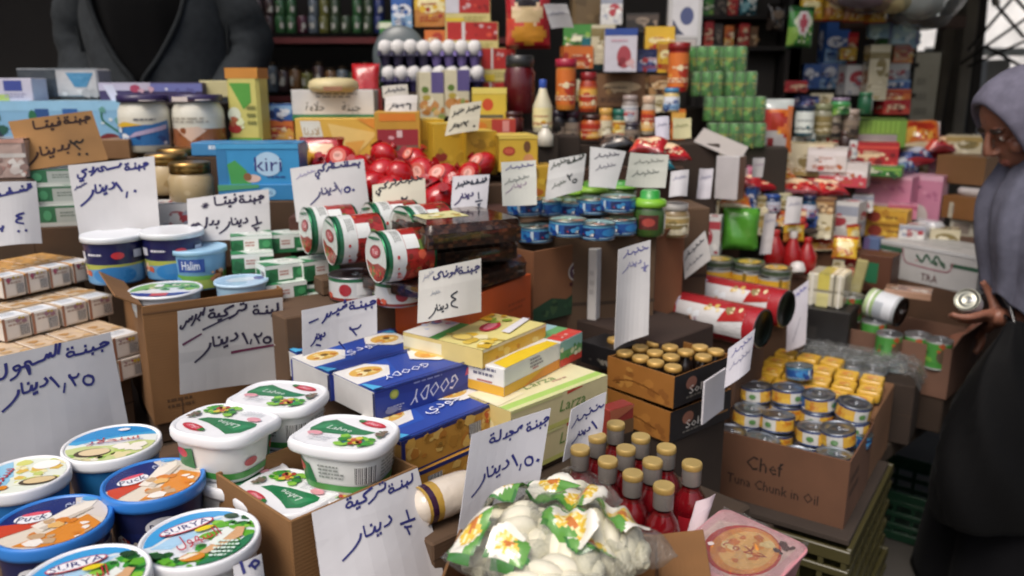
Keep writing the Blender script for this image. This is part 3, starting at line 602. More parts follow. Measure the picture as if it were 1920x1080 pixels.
# ================================================================== HAND-WRITTEN PRICE CARDS
_D = .02
def dot(x, y): return [(x-.012, y), (x+.012, y-.006)]
LET = {   # pen strokes of whole words, x from left 0 to right 1, y from 0 (lowest tail) to 1
 'jibna': [[(.82,.66),(.9,.74),(1,.62),(.9,.5),(.72,.42),(.67,.44),(.65,.6),(.62,.43),(.5,.42),(.48,.58),(.45,.42),(.3,.42),(.22,.46),(.2,.64),(.12,.72),(.05,.6),(.1,.44),(.22,.46)], dot(.86,.22), dot(.64,.2), dot(.47,.84), dot(.07,.95), dot(.17,.97)],
 'labna': [[(.98,1),(.99,.6),(.93,.44),(.8,.42),(.78,.6),(.74,.42),(.6,.42),(.57,.6),(.53,.42),(.36,.42),(.24,.46),(.22,.66),(.12,.74),(.04,.6),(.1,.44),(.24,.46)], dot(.77,.2), dot(.56,.85), dot(.07,.97), dot(.18,.99)],
 'dinar': [[(.95,.78),(1,.58),(.94,.46),(.84,.46)], [(.76,.72),(.74,.5),(.66,.48),(.64,.68),(.6,.48),(.5,.48),(.45,.55),(.42,1)], dot(.57,.86), dot(.7,.26), dot(.76,.27), [(.36,.72),(.33,.5),(.2,.24),(0,.02)]],
 'turkiya': [[(1,.92),(.99,.66),(.9,.58),(.8,.6),(.72,.36),(.56,.18)], dot(.86,.98), dot(.93,1.0), [(.66,.98),(.44,.78),(.5,.5),(.42,.42),(.3,.44),(.28,.6),(.24,.44),(.16,.46),(.15,.66),(.07,.72),(.0,.58),(.06,.44),(.16,.46)], dot(.27,.2), dot(.33,.22), dot(.04,.92), dot(.11,.94)],
 'babus': [[(1,.95),(.93,.4)], [(.86,.75),(.8,.5),(.7,.3)], dot(.78,.12), [(.66,.8),(.6,.4),(.46,.05)], [(.5,.85),(.45,.6),(.38,.75),(.33,.55),(.25,.7),(.2,.45),(.08,.25),(0,.4),(.03,.6)]],
 'sahoul': [[(1,.92),(.97,.5)], [(.93,.95),(.9,.52),(.84,.5),(.82,.64),(.79,.5),(.76,.62),(.72,.48),(.6,.46),(.5,.44),(.44,.62),(.36,.62),(.41,.3),(.45,.06),(.42,.45),(.3,.48),(.24,.62),(.16,.6),(.2,.44),(.28,.46),(.22,.2),(.1,.08)], [(.02,.9),(.03,.5),(-.03,.3),(-.12,.35),(-.14,.55)]],
 'saudi': [[(1,.7),(.96,.52),(.9,.5),(.74,.5),(.68,.5),(.62,.72),(.54,.72),(.6,.5),(.5,.48),(.47,.72),(.4,.5),(.32,.3)], [(.38,.85),(.35,.62),(.28,.6)], [(.22,.82),(.12,.72),(.2,.5),(.14,.25),(.04,.3),(.02,.55)], dot(.08,.05), dot(.14,.06)],
 'feta': [[(.93,.6),(1,.7),(1,.5),(.86,.42),(.74,.44),(.72,.62),(.68,.44),(.54,.44),(.52,.62),(.47,.44),(.2,.42),(.06,.5),(0,1)], dot(.95,.95), dot(.7,.2), dot(.76,.2), dot(.48,.85), dot(.54,.86)],
 'majdula': [[(.96,.6),(1,.75),(.9,.66),(.86,.5),(.76,.48),(.7,.62),(.62,.66),(.72,.44),(.6,.4),(.5,.36)], dot(.64,.15), [(.54,.62),(.5,.4),(.42,.36)], [(.34,1),(.33,.5),(.26,.4),(.16,.44),(.14,.64),(.07,.7),(.0,.56),(.06,.42),(.16,.44)], dot(.04,.92), dot(.11,.95)],
 'cheddar': [[(1,.6),(.97,.5),(.93,.6),(.9,.48),(.86,.58),(.82,.46),(.7,.46),(.66,.6),(.6,.44),(.42,.4)], dot(.9,.85), dot(.95,.85), dot(.92,.97), dot(.62,.2), dot(.68,.2), [(.36,.6),(.32,.4),(.22,.38)], [(.2,.6),(.14,.34),(0,.1)]],
 'funk': [[(.97,.62),(1,.74),(.94,.8),(.9,.6),(.86,.5),(.78,.62),(.7,.6),(.76,.46),(.62,.3)], dot(.96,1.0), [(.6,.64),(.54,.5),(.44,.48),(.4,.5),(.36,.9)], dot(.52,.84), [(.3,.95),(.18,.78),(.24,.55),(.1,.46),(0,.5),(0,.7)]],
 'qishta': [[(.97,.66),(1,.76),(.93,.78),(.92,.6),(.84,.46),(.8,.6),(.76,.46),(.72,.6),(.68,.46),(.58,.46),(.4,.46),(.46,.66),(.34,.6),(.38,.46),(.24,.44),(.16,.46),(.14,.64),(.06,.68),(0,.56),(.06,.44),(.16,.46)], dot(.92,.98), dot(.98,.98), dot(.76,.9), [(.42,.5),(.41,1)], dot(.08,.9)],
 'turki': [[(1,.85),(.98,.6),(.88,.55),(.8,.6),(.74,.4),(.64,.28)], dot(.88,.95), dot(.94,.96), [(.62,1),(.44,.8),(.5,.52),(.36,.46),(.3,.55),(.18,.6),(.12,.45),(.22,.3),(.12,.12),(0,.2),(0,.45)], dot(.1,-.05), dot(.16,-.05)],
 'bastirma': [[(1,.66),(.97,.46),(.88,.46),(.84,.6),(.8,.46),(.76,.6),(.72,.46),(.62,.46),(.52,.46),(.5,.62),(.45,.46),(.4,.5),(.36,.64),(.3,.5),(.2,.46),(.12,.46),(.1,.66),(.02,.6),(.04,.44),(.12,.46)], dot(.97,.2), dot(.48,.86), [(.58,.5),(.57,.9)], dot(.04,.88), dot(.1,.9)],
 'bidal': [[(1,.66),(.98,.44),(.86,.42)], dot(.94,.15), [(.8,.7),(.76,.46),(.66,.44)], [(.56,1),(.54,.4),(.44,.2),(.36,.4)], [(.3,.5),(.22,.62),(.14,.5),(.2,.4),(.3,.5)], [(.08,.6),(0,.5),(.06,.38),(.14,.5)]],
 'scrawl': [[(1,.6),(.92,.5),(.86,.66),(.8,.48),(.7,.5),(.64,.7),(.6,.46),(.5,.48),(.42,.64),(.36,.44),(.24,.46),(.2,.7),(.1,.4),(0,.2)], dot(.8,.85), dot(.6,.9), dot(.5,.22), dot(.2,.92)],
 'bidinar': [[(1,.72),(.98,.5),(.88,.48)], dot(.97,.24), [(.84,.74),(.82,.52),(.72,.5)], [(.64,.68),(.62,.48),(.54,.48),(.52,.64),(.48,.48),(.38,.48),(.33,.56),(.3,1)], dot(.46,.84), dot(.55,.24), dot(.62,.25), [(.24,.7),(.22,.5),(.12,.25),(0,.05)]],
 '1': [[(.15,1),(.45,.6),(.8,.05)]], ',': [[(.7,.9),(.4,.1)]],
 '2': [[(.15,.95),(.2,.75),(.5,.7),(.8,.78),(.95,1)], [(.18,.85),(.4,.5),(.65,.05)]],
 '5': [[(.5,.85),(.85,.75),(.95,.4),(.75,.12),(.35,.1),(.12,.35),(.2,.7),(.5,.85)]], '0': [dot(.5,.5)[0:2], [(.42,.52),(.58,.44)]],
 '4': [[(.9,1),(.4,.85),(.2,.7),(.7,.55),(.25,.4),(.2,.15),(.9,.05)]],
 '3': [[(0,1),(.1,.78),(.35,.74),(.5,.9),(.62,.76),(.85,.78),(1,1)], [(.06,.86),(.4,.5),(.75,.05)]],
 'half': [[(.45,1),(.6,.62)], [(.02,.42),(1,.66)], [(.3,.32),(.35,.28),(.75,.34)], [(.4,.3),(.6,.0)]],
 'quarter': [[(.45,1),(.5,.66)], [(.05,.5),(.95,.58)], [(.7,.4),(.35,.34),(.6,.24),(.35,.14),(.7,.0)]],
 'line': [[(0,.3),(.5,.6),(1,.9)]], 'star': [[(0,.5),(1,.5)], [(.2,.1),(.8,.9)], [(.2,.9),(.8,.1)], [(.5,0),(.5,1)]],
 'six': [[(.1,.8),(.4,.95),(.8,.9),(.8,.5),(.75,0)]],
 'ha': [[(.1,1),(.25,.1)], [(.5,.5),(.75,.85),(1,.6),(.75,.35),(.6,.6),(.8,.2)]],
}
INK = '#262a72'
def card(label, TL, TR, BR, BL, Y, words, col='#c6c6ca', lean=.04, kind='paper', ink=INK, bend=.006, name='price_card', thick=.0016, cat='price card'):
    YL, YR = Y if isinstance(Y, tuple) else (Y, Y)
    a = atY(*TL, YL); b = atY(*TR, YR); c_ = atY(*BL, YL - lean); d_ = atY(*BR, YR - lean)
    U = b - a; V = c_ - a; N = U.cross(V).normalized()      # U right, V down; N points away from the viewer's side or towards it
    if N.dot(CAM - a) < 0: N = -N
    org = (c_ + d_) / 2; n = 8; rb = random.Random(int(TL[0]*3+TL[1])); bend = bend*rb.uniform(.8, 2.4)*rb.choice((-1, 1, 1)); crease = rb.uniform(.3, .7); cdeep = rb.uniform(0, .0012); cc_ = C(col); f_ = rb.uniform(.86, 1.02); col = (cc_[0]*f_, cc_[1]*f_*rb.uniform(.98, 1), cc_[2]*f_*rb.uniform(.93, 1.02))
    m = MB()
    def ab(p):
        w = p - a; uu, uv, vv = U.dot(U), U.dot(V), V.dot(V); wu, wv = w.dot(U), w.dot(V); D = uu*vv - uv*uv
        return (wu*vv - wv*uv)/D, (wv*uu - wu*uv)/D
    da, db = ab(d_ - N*(d_-a).dot(N))
    def P(x, y, h):     # bilinear over the (possibly skewed) sheet, slightly bowed
        A_ = x*(1-y) + y*(x*da); B_ = y*((1-x)*1 + x*db)
        return Q(A_, B_, h)
    def Q(A_, B_, h): return a + U*A_ + V*B_ + N*(bend*math.sin(math.pi*min(1, max(0, A_)))*(.4+.6*min(1, max(0, B_))) + cdeep*max(0, 1-abs(B_-crease)*7) + h) - org
    fr = [[P(i/n, j/n, 0) for i in range(n+1)] for j in range(n+1)]; bk = [[P(i/n, j/n, -thick) for i in range(n+1)] for j in range(n+1)]
    for j in range(n):
        for i in range(n):
            m.poly([fr[j+1][i], fr[j+1][i+1], fr[j][i+1], fr[j][i]], col, kind); m.poly([bk[j][i], bk[j][i+1], bk[j+1][i+1], bk[j+1][i]], col if kind == 'cardboard' else '#b9b3a6', kind)
    rim = [(i, 0) for i in range(n)] + [(n, j) for j in range(n)] + [(n-i, n) for i in range(n)] + [(0, n-j) for j in range(n)]
    for q in range(len(rim)):
        (i, j), (i2, j2) = rim[q], rim[(q+1) % len(rim)]
        m.poly([fr[j][i], fr[j2][i2], bk[j2][i2], bk[j][i]], col, kind)
    zc = (a - CAM).dot(Vector((0, _cp, -_sp)))
    for w in words:      # (word, left px, right px, height px, pen px[, ink]) with the ends of its lowest line as pixels on the card
        key, L_, R_, hp, pen = w[:5]; ic = w[5] if len(w) > 5 else ink
        L_ = (L_[0], L_[1] + .06*hp); R_ = (R_[0], R_[1] + .06*hp); hp *= .86
        for st in LET[key]:
            jit = random.Random(len(st)*7 + int(L_[0]))
            pts = smooth([(x + jit.uniform(-.006, .006), y + jit.uniform(-.01, .01)) for x, y in st], 5) if len(st) > 2 else st
            pix = [(L_[0] + (R_[0]-L_[0])*x, L_[1] + (R_[1]-L_[1])*x - hp*y) for x, y in pts]
            q = []
            for px, py in pix:
                r_ = ray(px, py); t = (a - CAM).dot(N) / r_.dot(N); q.append(ab(CAM + r_*t))
            wd = pen * zc / FPX; lu, lv = U.length, V.length
            for i in range(len(q)-1):
                x0, y0 = q[i]; x1, y1 = q[i+1]; dx, dy = (x1-x0)*lu, (y1-y0)*lv; l = math.hypot(dx, dy) or 1e-6; k = wd/2*(1.15 - .3*i/len(q))
                nx, ny = -dy/l*k/lu, dx/l*k/lv; ex, ey = dx/l*k*.6/lu, dy/l*k*.6/lv; h = .0009
                m.poly([Q(x0-nx-ex, y0-ny-ey, h), Q(x1-nx+ex, y1-ny+ey, h), Q(x1+nx+ex, y1+ny+ey, h), Q(x0+nx-ex, y0+ny-ey, h)], ic, kind)
    return solo(name, m, label, cat, org)
GR_ = '#5a5a62'
card('large white card at the far left priced 1.25 dinar in blue pen', (-12, 671), (207, 623), (262, 838), (-2, 892), (1.21, 1.37),
     [('jibna', (119, 682), (202, 659), 33, 5), ('sahoul', (8, 718), (110, 680), 48, 5), ('5', (151, 722), (174, 722), 26, 5), ('2', (124, 724), (146, 722), 26, 5), (',', (113, 738), (121, 736), 24, 3.5), ('1', (88, 732), (112, 724), 28, 5), ('dinar', (4, 770), (86, 736), 46, 5)], lean=.07)
card('white card taped to the tall brown carton with underlined 1.25 dinar price', (333, 584), (530, 558), (533, 715), (338, 740), (1.40, 1.505),
     [('labna', (474, 600), (521, 594), 32, 4.5, '#2a2440'), ('turkiya', (392, 608), (462, 596), 34, 4.5, '#2a2440'), ('babus', (338, 622), (384, 596), 24, 4, '#2a2440'), ('line', (381, 622), (446, 600), 16, 3.5, '#33304a'),
      ('line', (343, 648), (378, 634), 10, 4, '#5a2a4a'), ('5', (493, 644), (508, 643), 17, 4.5, '#2a2440'), ('2', (476, 645), (492, 644), 24, 4, '#2a2440'), (',', (468, 646), (474, 646), 12, 3, '#2a2440'), ('1', (454, 645), (468, 645), 24, 4.5, '#2a2440'),
      ('dinar', (366, 678), (446, 650), 42, 4.5, '#2a2440'), ('line', (436, 664), (518, 652), 8, 5, '#6a2044')], lean=.004)
card('white card at the front priced half a dinar, leaning on the labneh carton', (585, 961), (783, 877), (806, 1092), (606, 1110), (.945, 1.075),
     [('labna', (722, 938), (772, 912), 30, 4.5), ('turkiya', (645, 968), (718, 936), 40, 4.5), ('half', (744, 1000), (774, 1000), 52, 4.5), ('dinar', (638, 1050), (727, 998), 50, 4.5), ('line', (600, 968), (608, 960), 3, 0)], lean=.05)
card('white card priced 1.50 dinar standing behind the bags of braided cheese', (885, 815), (1033, 765), (1026, 912), (853, 1040), (1.03, 1.10),
     [('jibna', (988, 820), (1028, 798), 30, 4), ('majdula', (920, 842), (981, 818), 34, 4), ('0', (1002, 868), (1016, 868), 14, 5), ('5', (985, 874), (1001, 872), 24, 4), (',', (974, 884), (982, 880), 14, 3), ('1', (962, 876), (976, 872), 26, 4.5), ('dinar', (886, 930), (957, 890), 46, 4)], lean=.06)
card('narrow white card with slanted blue writing beside the yellow butter boxes', (1072, 768), (1137, 735), (1128, 836), (1056, 866), (1.18, 1.23),
     [('scrawl', (1072, 806), (1132, 770), 26, 3.2), ('1', (1110, 806), (1122, 802), 18, 3.5), ('dinar', (1074, 832), (1108, 812), 18, 3.2)], lean=.03)
card('brown cardboard sign priced three for a dinar, standing at the upper left', (15, 228), (172, 207), (203, 300), (48, 320), (1.88, 1.96),
     [('jibna', (118, 240), (168, 232), 24, 4, '#3a2420'), ('feta', (62, 252), (112, 244), 30, 4, '#3a2420'), ('3', (132, 282), (156, 280), 22, 4, '#2a2420'), (',', (147, 292), (150, 290), 3, 4, '#2a2420'), ('0', (156, 296), (170, 294), 16, 4, '#2a2420'), ('bidinar', (52, 312), (130, 292), 38, 4, '#3a2420')], col='#a67a48', kind='cardboard', lean=.03, thick=.004, bend=.002)
card('tall white card priced one dinar below the brown cardboard sign', (127, 310), (289, 292), (301, 440), (150, 450), (1.72, 1.79),
     [('jibna', (232, 326), (277, 318), 24, 4), ('saudi', (144, 340), (226, 322), 30, 4), ('0', (246, 360), (260, 360), 8, 4.5), (',', (234, 370), (240, 368), 14, 3), ('1', (214, 360), (232, 356), 22, 4.5), ('dinar', (152, 384), (214, 362), 36, 4), ('scrawl', (140, 358), (162, 346), 8, 2)], lean=.05)
card('white card cut by the left edge with a figure four', (-14, 342), (68, 340), (79, 456), (-4, 462), (1.66, 1.70),
     [('qishta', (-10, 378), (58, 364), 24, 4), ('4', (28, 420), (46, 420), 24, 4), ('0', (30, 438), (40, 438), 8, 4), ('0', (44, 436), (54, 436), 8, 4), ('bidinar', (-60, 444), (6, 436), 20, 4)], lean=.04)
card('white card with a yellow edge and a star, priced half a dinar', (350, 373), (504, 355), (508, 450), (354, 454), (1.74, 1.80),
     [('jibna', (447, 390), (494, 382), 26, 4, '#2a2440'), ('feta', (402, 396), (442, 390), 32, 4, '#2a2440'), ('star', (378, 392), (392, 390), 12, 2, '#2a2440'), ('half', (472, 436), (490, 436), 36, 3.5, '#2a2440'), ('dinar', (412, 438), (464, 428), 30, 3.5, '#2a2440'), ('bidal', (360, 434), (410, 430), 28, 4, '#2a2440')], lean=.03)
card('white card priced 1.50 dinar beside the sky-blue cheese box', (544, 316), (682, 298), (694, 408), (556, 416), (1.74, 1.80),
     [('bastirma', (620, 324), (674, 316), 22, 3.5, '#3a3a6a'), ('turki', (592, 334), (622, 324), 26, 3.5, '#3a3a6a'), ('scrawl', (556, 338), (590, 326), 12, 1.6, '#9a94b8'), ('0', (656, 360), (668, 360), 8, 4), ('5', (644, 362), (656, 361), 14, 3.5), (',', (636, 366), (642, 364), 14, 2, '#8a88a8'), ('1', (624, 362), (640, 360), 22, 3.2, '#5a5a78'), ('dinar', (582, 384), (630, 366), 28, 3.2, '#4a4a72')], lean=.04)
card('low cream card in dark pen in front of the red balls', (698, 347), (797, 334), (799, 396), (700, 402), (1.72, 1.74),
     [('scrawl', (742, 352), (792, 342), 18, 3, '#2c2c34'), ('turki', (706, 366), (742, 354), 22, 3, '#2c2c34'), ('2', (752, 384), (764, 383), 15, 3.5, '#2c2c34'), ('dinar', (704, 392), (744, 388), 12, 2.5, '#4c4c54')], col='#c9c6b4', lean=.03)
card('small white card priced a quarter dinar in front of the red balls', (849, 331), (918, 327), (912, 396), (845, 398), (1.74, 1.76),
     [('qishta', (882, 352), (912, 346), 16, 3, '#2c3240'), ('scrawl', (854, 356), (880, 348), 14, 3, '#2c3240'), ('quarter', (890, 394), (904, 394), 40, 2.6, '#30364c'), ('dinar', (852, 384), (886, 374), 20, 3, '#3a3460')], lean=.03)
card('white card with faint blue writing in front of the yellow cartons', (940, 304), (1005, 300), (1006, 384), (943, 386), (1.74, 1.78),
     [('scrawl', (948, 320), (1000, 314), 12, 2, '#6a6a92'), ('scrawl', (946, 348), (992, 336), 14, 1.8, '#8a8f8a'), ('dinar', (948, 362), (988, 350), 16, 1.8, '#a08aa0')], col='#d3d5d0', lean=.03)
card('greyish white card priced 250 left of the tall dark bottles', (1030, 301), (1099, 288), (1092, 356), (1022, 376), (1.86, 1.90),
     [('qishta', (1062, 314), (1094, 302), 18, 2.6, '#3a4038'), ('scrawl', (1032, 320), (1062, 308), 16, 2.4, '#5a6058'), ('2', (1060, 340), (1070, 338), 14, 3, '#3a3f40'), ('5', (1070, 344), (1080, 342), 9, 2.6, '#3a3f40'), ('scrawl', (1034, 356), (1058, 346), 12, 2, '#6a7068')], col='#cfd1cc', lean=.03)
card('white card right of the price card for 250 with grey writing', (1107, 275), (1174, 284), (1150, 356), (1104, 350), (1.92, 1.94),
     [('scrawl', (1114, 300), (1160, 296), 14, 2, GR_), ('scrawl', (1116, 322), (1152, 316), 14, 2, '#7a7a82')], col='#cbcdcc', lean=.03)
card('pale card with faded grey writing beside the red packets', (1182, 286), (1254, 290), (1248, 352), (1172, 348), (1.94, 1.96),
     [('scrawl', (1190, 308), (1244, 306), 12, 2, '#85887f'), ('scrawl', (1186, 332), (1236, 328), 16, 2.2, '#7a7f78')], col='#c2c5bd', lean=.03)
card('tall blank-bottomed white card standing in front of the brown tin carton', (1160, 468), (1220, 450), (1218, 628), (1152, 655), (1.60, 1.64),
     [('scrawl', (1170, 486), (1216, 472), 18, 2.4, '#5a5a9a'), ('dinar', (1168, 512), (1204, 498), 18, 2.2, '#7a7aa8'), ('quarter', (1204, 510), (1216, 506), 20, 2, '#6a6aa0')], lean=.05)
card('white card priced four dinar standing left of the orange carton', (786, 508), (902, 484), (902, 585), (783, 606), (1.42, 1.48),
     [('jibna', (856, 522), (898, 512), 24, 3.5, '#42426a'), ('funk', (812, 534), (856, 522), 28, 3.5, '#42426a'), ('scrawl', (792, 530), (812, 516), 16, 1.6, '#a5a5b0'), ('4', (840, 576), (856, 576), 36, 3, '#30343c'), ('scrawl', (806, 556), (822, 552), 12, 1.6, '#a5a9ae'), ('dinar', (802, 596), (836, 586), 26, 2.6, '#30343c')], col='#d3d1cc', lean=.03)
card('creased white card with blue writing behind the blue pasta boxes', (566, 582), (706, 553), (709, 625), (568, 668), (1.32, 1.41),
     [('jibna', (655, 588), (704, 578), 26, 4), ('cheddar', (606, 606), (652, 584), 30, 4), ('2', (656, 630), (680, 626), 22, 3.5), ('line', (580, 606), (598, 600), 4, 3), ('line', (595, 640), (604, 626), -30, 3.5), ('dinar', (584, 648), (612, 636), 22, 3.5), ('line', (640, 636), (652, 640), -20, 3)], lean=.03)
card('small slanted card between the brown tin carton and the yellow tins', (1280, 474), (1322, 432), (1334, 486), (1284, 524), (2.05, 2.05),
     [('scrawl', (1284, 490), (1320, 456), 16, 2.4, '#3a3a44'), ('scrawl', (1288, 508), (1318, 482), 12, 2, '#6a6a72')], col='#c6c4c4', lean=.02)
card('narrow grey-white card between the malt bottles and the tuna tins', (1366, 654), (1416, 616), (1404, 694), (1358, 728), (1.44, 1.46),
     [('scrawl', (1370, 672), (1408, 640), 16, 2, '#5a5a8a'), ('scrawl', (1366, 696), (1404, 664), 14, 1.8, '#7a7a92')], col='#bdbcc4', lean=.03)
card('narrow card standing between the red-wrapped tins and the striped packs', (1478, 553), (1517, 524), (1510, 645), (1474, 660), (2.16, 2.16),
     [('scrawl', (1482, 566), (1512, 544), 14, 2.2, '#6a6ab0'), ('line', (1486, 640), (1500, 600), 6, 2, '#8a8a9a')], col='#c3c3cc', lean=.03)
card('square white card with a six behind the yellow boxes', (722, 182), (783, 178), (781, 218), (721, 218), (2.18, 2.18), [('six', (762, 206), (772, 206), 12, 3, '#2e2e34'), ('bidinar', (730, 208), (758, 206), 14, 2.4, '#4a4a50')], col='#cfcbc6', lean=.02)
card('smaller card peeking out above the card with a six', (716, 162), (764, 158), (766, 182), (718, 184), (2.22, 2.22), [('scrawl', (722, 178), (760, 174), 14, 2.4, '#4a4a50')], col='#bdb9b2', lean=.01)
card('cream card priced twenty standing on the yellow boxes', (846, 198), (903, 189), (897, 244), (834, 255), (2.02, 2.03), [('scrawl', (874, 214), (900, 206), 14, 2.6, '#33332f'), ('scrawl', (848, 222), (870, 212), 14, 2.4, '#44443f'), ('2', (868, 238), (878, 236), 11, 3, '#2a2a28'), ('0', (884, 240), (894, 239), 8, 3, '#2a2a28'), ('dinar', (842, 246), (866, 240), 14, 2.4, '#44443f')], col='#cdc8b0', lean=.02)
card('white slanted paper hanging high beside the red crisp bag', (1019, 8), (1063, 8), (1076, 52), (1034, 54), (2.5, 2.5), [('scrawl', (1032, 30), (1058, 28), 10, 1.6, '#9a9db0')], col='#d3d6da', lean=-.02)
card('small white card in the shadow above the red packets', (1228, 220), (1254, 218), (1255, 262), (1229, 262), (2.3, 2.3), [('scrawl', (1232, 240), (1250, 238), 10, 1.4, '#8a8aa0')], col='#c3c1cc', lean=.02)
card('small yellowish card right of the white one above the red packets', (1262, 221), (1296, 221), (1296, 258), (1262, 260), (2.3, 2.3), [('scrawl', (1266, 240), (1290, 238), 10, 1.4, '#8a8a5a')], col='#bdb98a', lean=.02)
card('white narrow card left of the small leaning one, by the green jars', (1258, 322), (1292, 318), (1288, 368), (1254, 370), (1.96, 1.96), [('scrawl', (1262, 340), (1286, 336), 10, 1.5, '#8a8aa0')], col='#c3c3c8', lean=.02)
card('narrow upright card between two dark gaps near the white flap', (1312, 316), (1338, 316), (1332, 372), (1306, 372), (2.2, 2.2), [('scrawl', (1314, 338), (1334, 336), 12, 1.5, '#8a8aa0')], col='#bfbdc2', lean=.02)
card('slim upright card left of the dark blue jars', (1476, 368), (1505, 370), (1500, 418), (1470, 420), (2.5, 2.5), [('scrawl', (1478, 388), (1500, 386), 10, 1.5, '#8a8aa0')], col='#bcbabf', lean=.02)
card('slim grey card behind the red ketchup bottles', (1434, 400), (1456, 400), (1446, 476), (1424, 478), (2.38, 2.38), [('scrawl', (1434, 420), (1452, 418), 12, 1.5, '#8a8a98')], col='#b3b0b4', lean=.02)
card('narrow card standing among the red packets at the centre right', (1412, 296), (1434, 296), (1430, 332), (1410, 332), (2.5, 2.5), [('scrawl', (1414, 312), (1432, 312), 8, 1.4, '#9a8a98')], col='#bdbbbe', lean=.01)
card('corner of a white card with bold blue letters at the bottom edge', (437, 1062), (490, 1038), (498, 1110), (446, 1128), (.86, .885), [('ha', (446, 1078), (484, 1068), 28, 5)], lean=.02)
card('small pink-white slip between the red syrup bottles and the pink tub', (1306, 940), (1342, 926), (1326, 972), (1286, 1010), (1.08, 1.10), [], col='#d0bcc4', lean=.03)
# ================================================================== helpers for goods placed on their shelf
def mpp(px, py, Y): return (atY(px, py, Y) - CAM).dot(Vector((0, _cp, -_sp))) / FPX      # metres per photo pixel there
def pbox(name, label, cat, px, py, Y, wpx, hpx, depth, yaw, col, arts=None, cols=None, kind='card', group=None, b=.0015, tilt=(0, 0), w=None, h=None):
    """printed box: px, py is the bottom middle of its front face, Y its distance"""
    s = mpp(px, py, Y); w = w or wpx*s; h = h or hpx*s; p = atY(px, py, Y); q = off(p, yaw, 0, depth/2)
    m = MB(); m.box(w, depth, h, col, kind, cols=cols, b=b)
    for f, it in (arts or {}).items(): m.face(f, w, depth, h, it, kind)
    return solo(name, m, label, cat, q, yaw, group, tilt)
def ebox(name, label, cat, pL, pR, z, depth, h, col, arts=None, cols=None, kind='card', group=None, b=.0015):
    """printed box from the two ends of its front top edge"""
    A, B, w, yw = edge(pL, pR, z); q = base_of(A, B, yw, depth, h); m = MB(); m.box(w, depth, h, col, kind, cols=cols, b=b)
    for f, it in (arts or {}).items(): m.face(f, w, depth, h, it, kind)
    return solo(name, m, label, cat, q, yw, group), q, w, yw
def can_parts(t, r, h, bands, art_, topc='#b9bcc0', n=32, kind='gloss', topart=None, ring=True):
    m = MB(); pr = [(r*.94, 0), (r, .0012), (r, .003)]; cs = ['#9fa2a6', '#a7aaae']
    m.lathe(pr, cs, 'metal', n, cap0='#9fa2a6')
    pr = [(r*.99, .003)]; cs = []
    for zz, cc in bands: pr.append((r*.99, .003 + zz*(h-.006))); cs.append(cc)
    m.lathe(pr, cs, kind, n)
    if art_: m.wrap(r*.99, .004, h-.004, art_, kind, -150, 150, 30)
    obj('can_body', m, t)
    m = MB(); m.lathe([(r*.99, h-.003), (r*1.015, h-.0022), (r*1.015, h-.0006), (r*.99, h), (r*.93, h-.0004), (r*.91, h-.0022), (r*.6, h-.0022), (r*.58, h-.0017), (r*.3, h-.0017), (r*.28, h-.0021), (.0004, h-.0021)], topc, 'metal', n)
    if topart: m.disc(r*.9, h-.0016, topart, kind)
    ld = obj('can_lid', m, t)
    if ring:
        m = MB(); m.tube([(r*.12 + r*.16*math.cos(a), r*.16*math.sin(a), h-.0012) for a in [i*6.2832/12 for i in range(13)]], .0009, '#c9cbce', 'metal', 5); m.box(r*.4, r*.16, .0009, '#c0c2c6', 'metal', (r*.45, 0, h-.0018), .0002); obj('pull_ring', m, ld)
def can(name, label, cat, loc, r, h, bands, art_, yaw=0, group=None, tilt=(0, 0), **k):
    t = thing(name, label, cat, loc, yaw, group, tilt); can_parts(t, r, h, bands, art_, **k); return t
# ------------------------------------------------------------------ green and white cheese cartons
gp = None
gl = ['top left of the heap', 'second on top, by the tins', 'half-hidden middle left one', 'middle one with a white square', 'rightmost one near the tins', 'lowest left one above the blue-white can', 'lower right one by the standing tins', 'undermost one near the creased card']
for i, (px, py, Y, yw) in enumerate([(474, 478, 1.70, 20), (541, 474, 1.74, 24), (476, 512, 1.66, 20), (538, 532, 1.62, 36), (606, 524, 1.66, 40), (540, 568, 1.60, 34), (612, 566, 1.66, 30), (575, 590, 1.62, 30)]):
    lb = 'green and white cheese carton, ' + gl[i]
    if gp is None:
        gp = pbox('cheese_carton', lb, 'carton', px, py, Y, 74, 36, .062, yw, '#2a7a48', dict(
            front=[('r', 0, .82, 1, 1, '#dfe6df'), ('r', .3, .25, .66, .85, '#e4e6e0'), ('p', [(0, .3), (.2, .1), (.28, .5), (.1, .7)], '#1f6339'), ('x', .34, .4, .6, .7, 2, '#b86a5a'), ('r', .72, .1, 1, .24, '#d5e0d5'), ('e', .85, .55, .1, .18, '#3f9a5c')],
            top=[('r', 0, 0, 1, 1, '#cfdcd2'), ('p', [(0, 0), (.4, 0), (.2, .6), (0, .7)], '#2f8551'), ('e', .6, .55, .25, .25, '#e9ece6'), ('x', .45, .4, .75, .7, 2, '#7a9a82'), ('p', [(.7, 1), (1, .5), (1, 1)], '#2f8551')],
            left=[('r', 0, 0, 1, 1, '#dbe2da'), ('r', .1, .15, .5, .7, '#2a7a48'), ('b', .6, .2, .9, .7)]), group='green and white cheese cartons')
    else: o = dup(gp, lb, off(atY(px, py, Y), yw, 0, .031), yw)
p = atY(552, 650, 1.55); can('cheese_can', 'blue and white can squeezed between the tall carton and the creased card', 'can', (p.x, p.y, p.z), .034, .075, [(.3, '#c9ccd0'), (.75, '#2c4ba0'), (1, '#d5d8dc')], [('x', .3, .4, .7, .65, 2, '#e4e7f0')], 0)
p = atY(548, 700, 1.5); riser(p.x+.03, p.y+.08, .78, .2, .18, .13, 43, 'brown carton beneath the green and white cheese cartons')
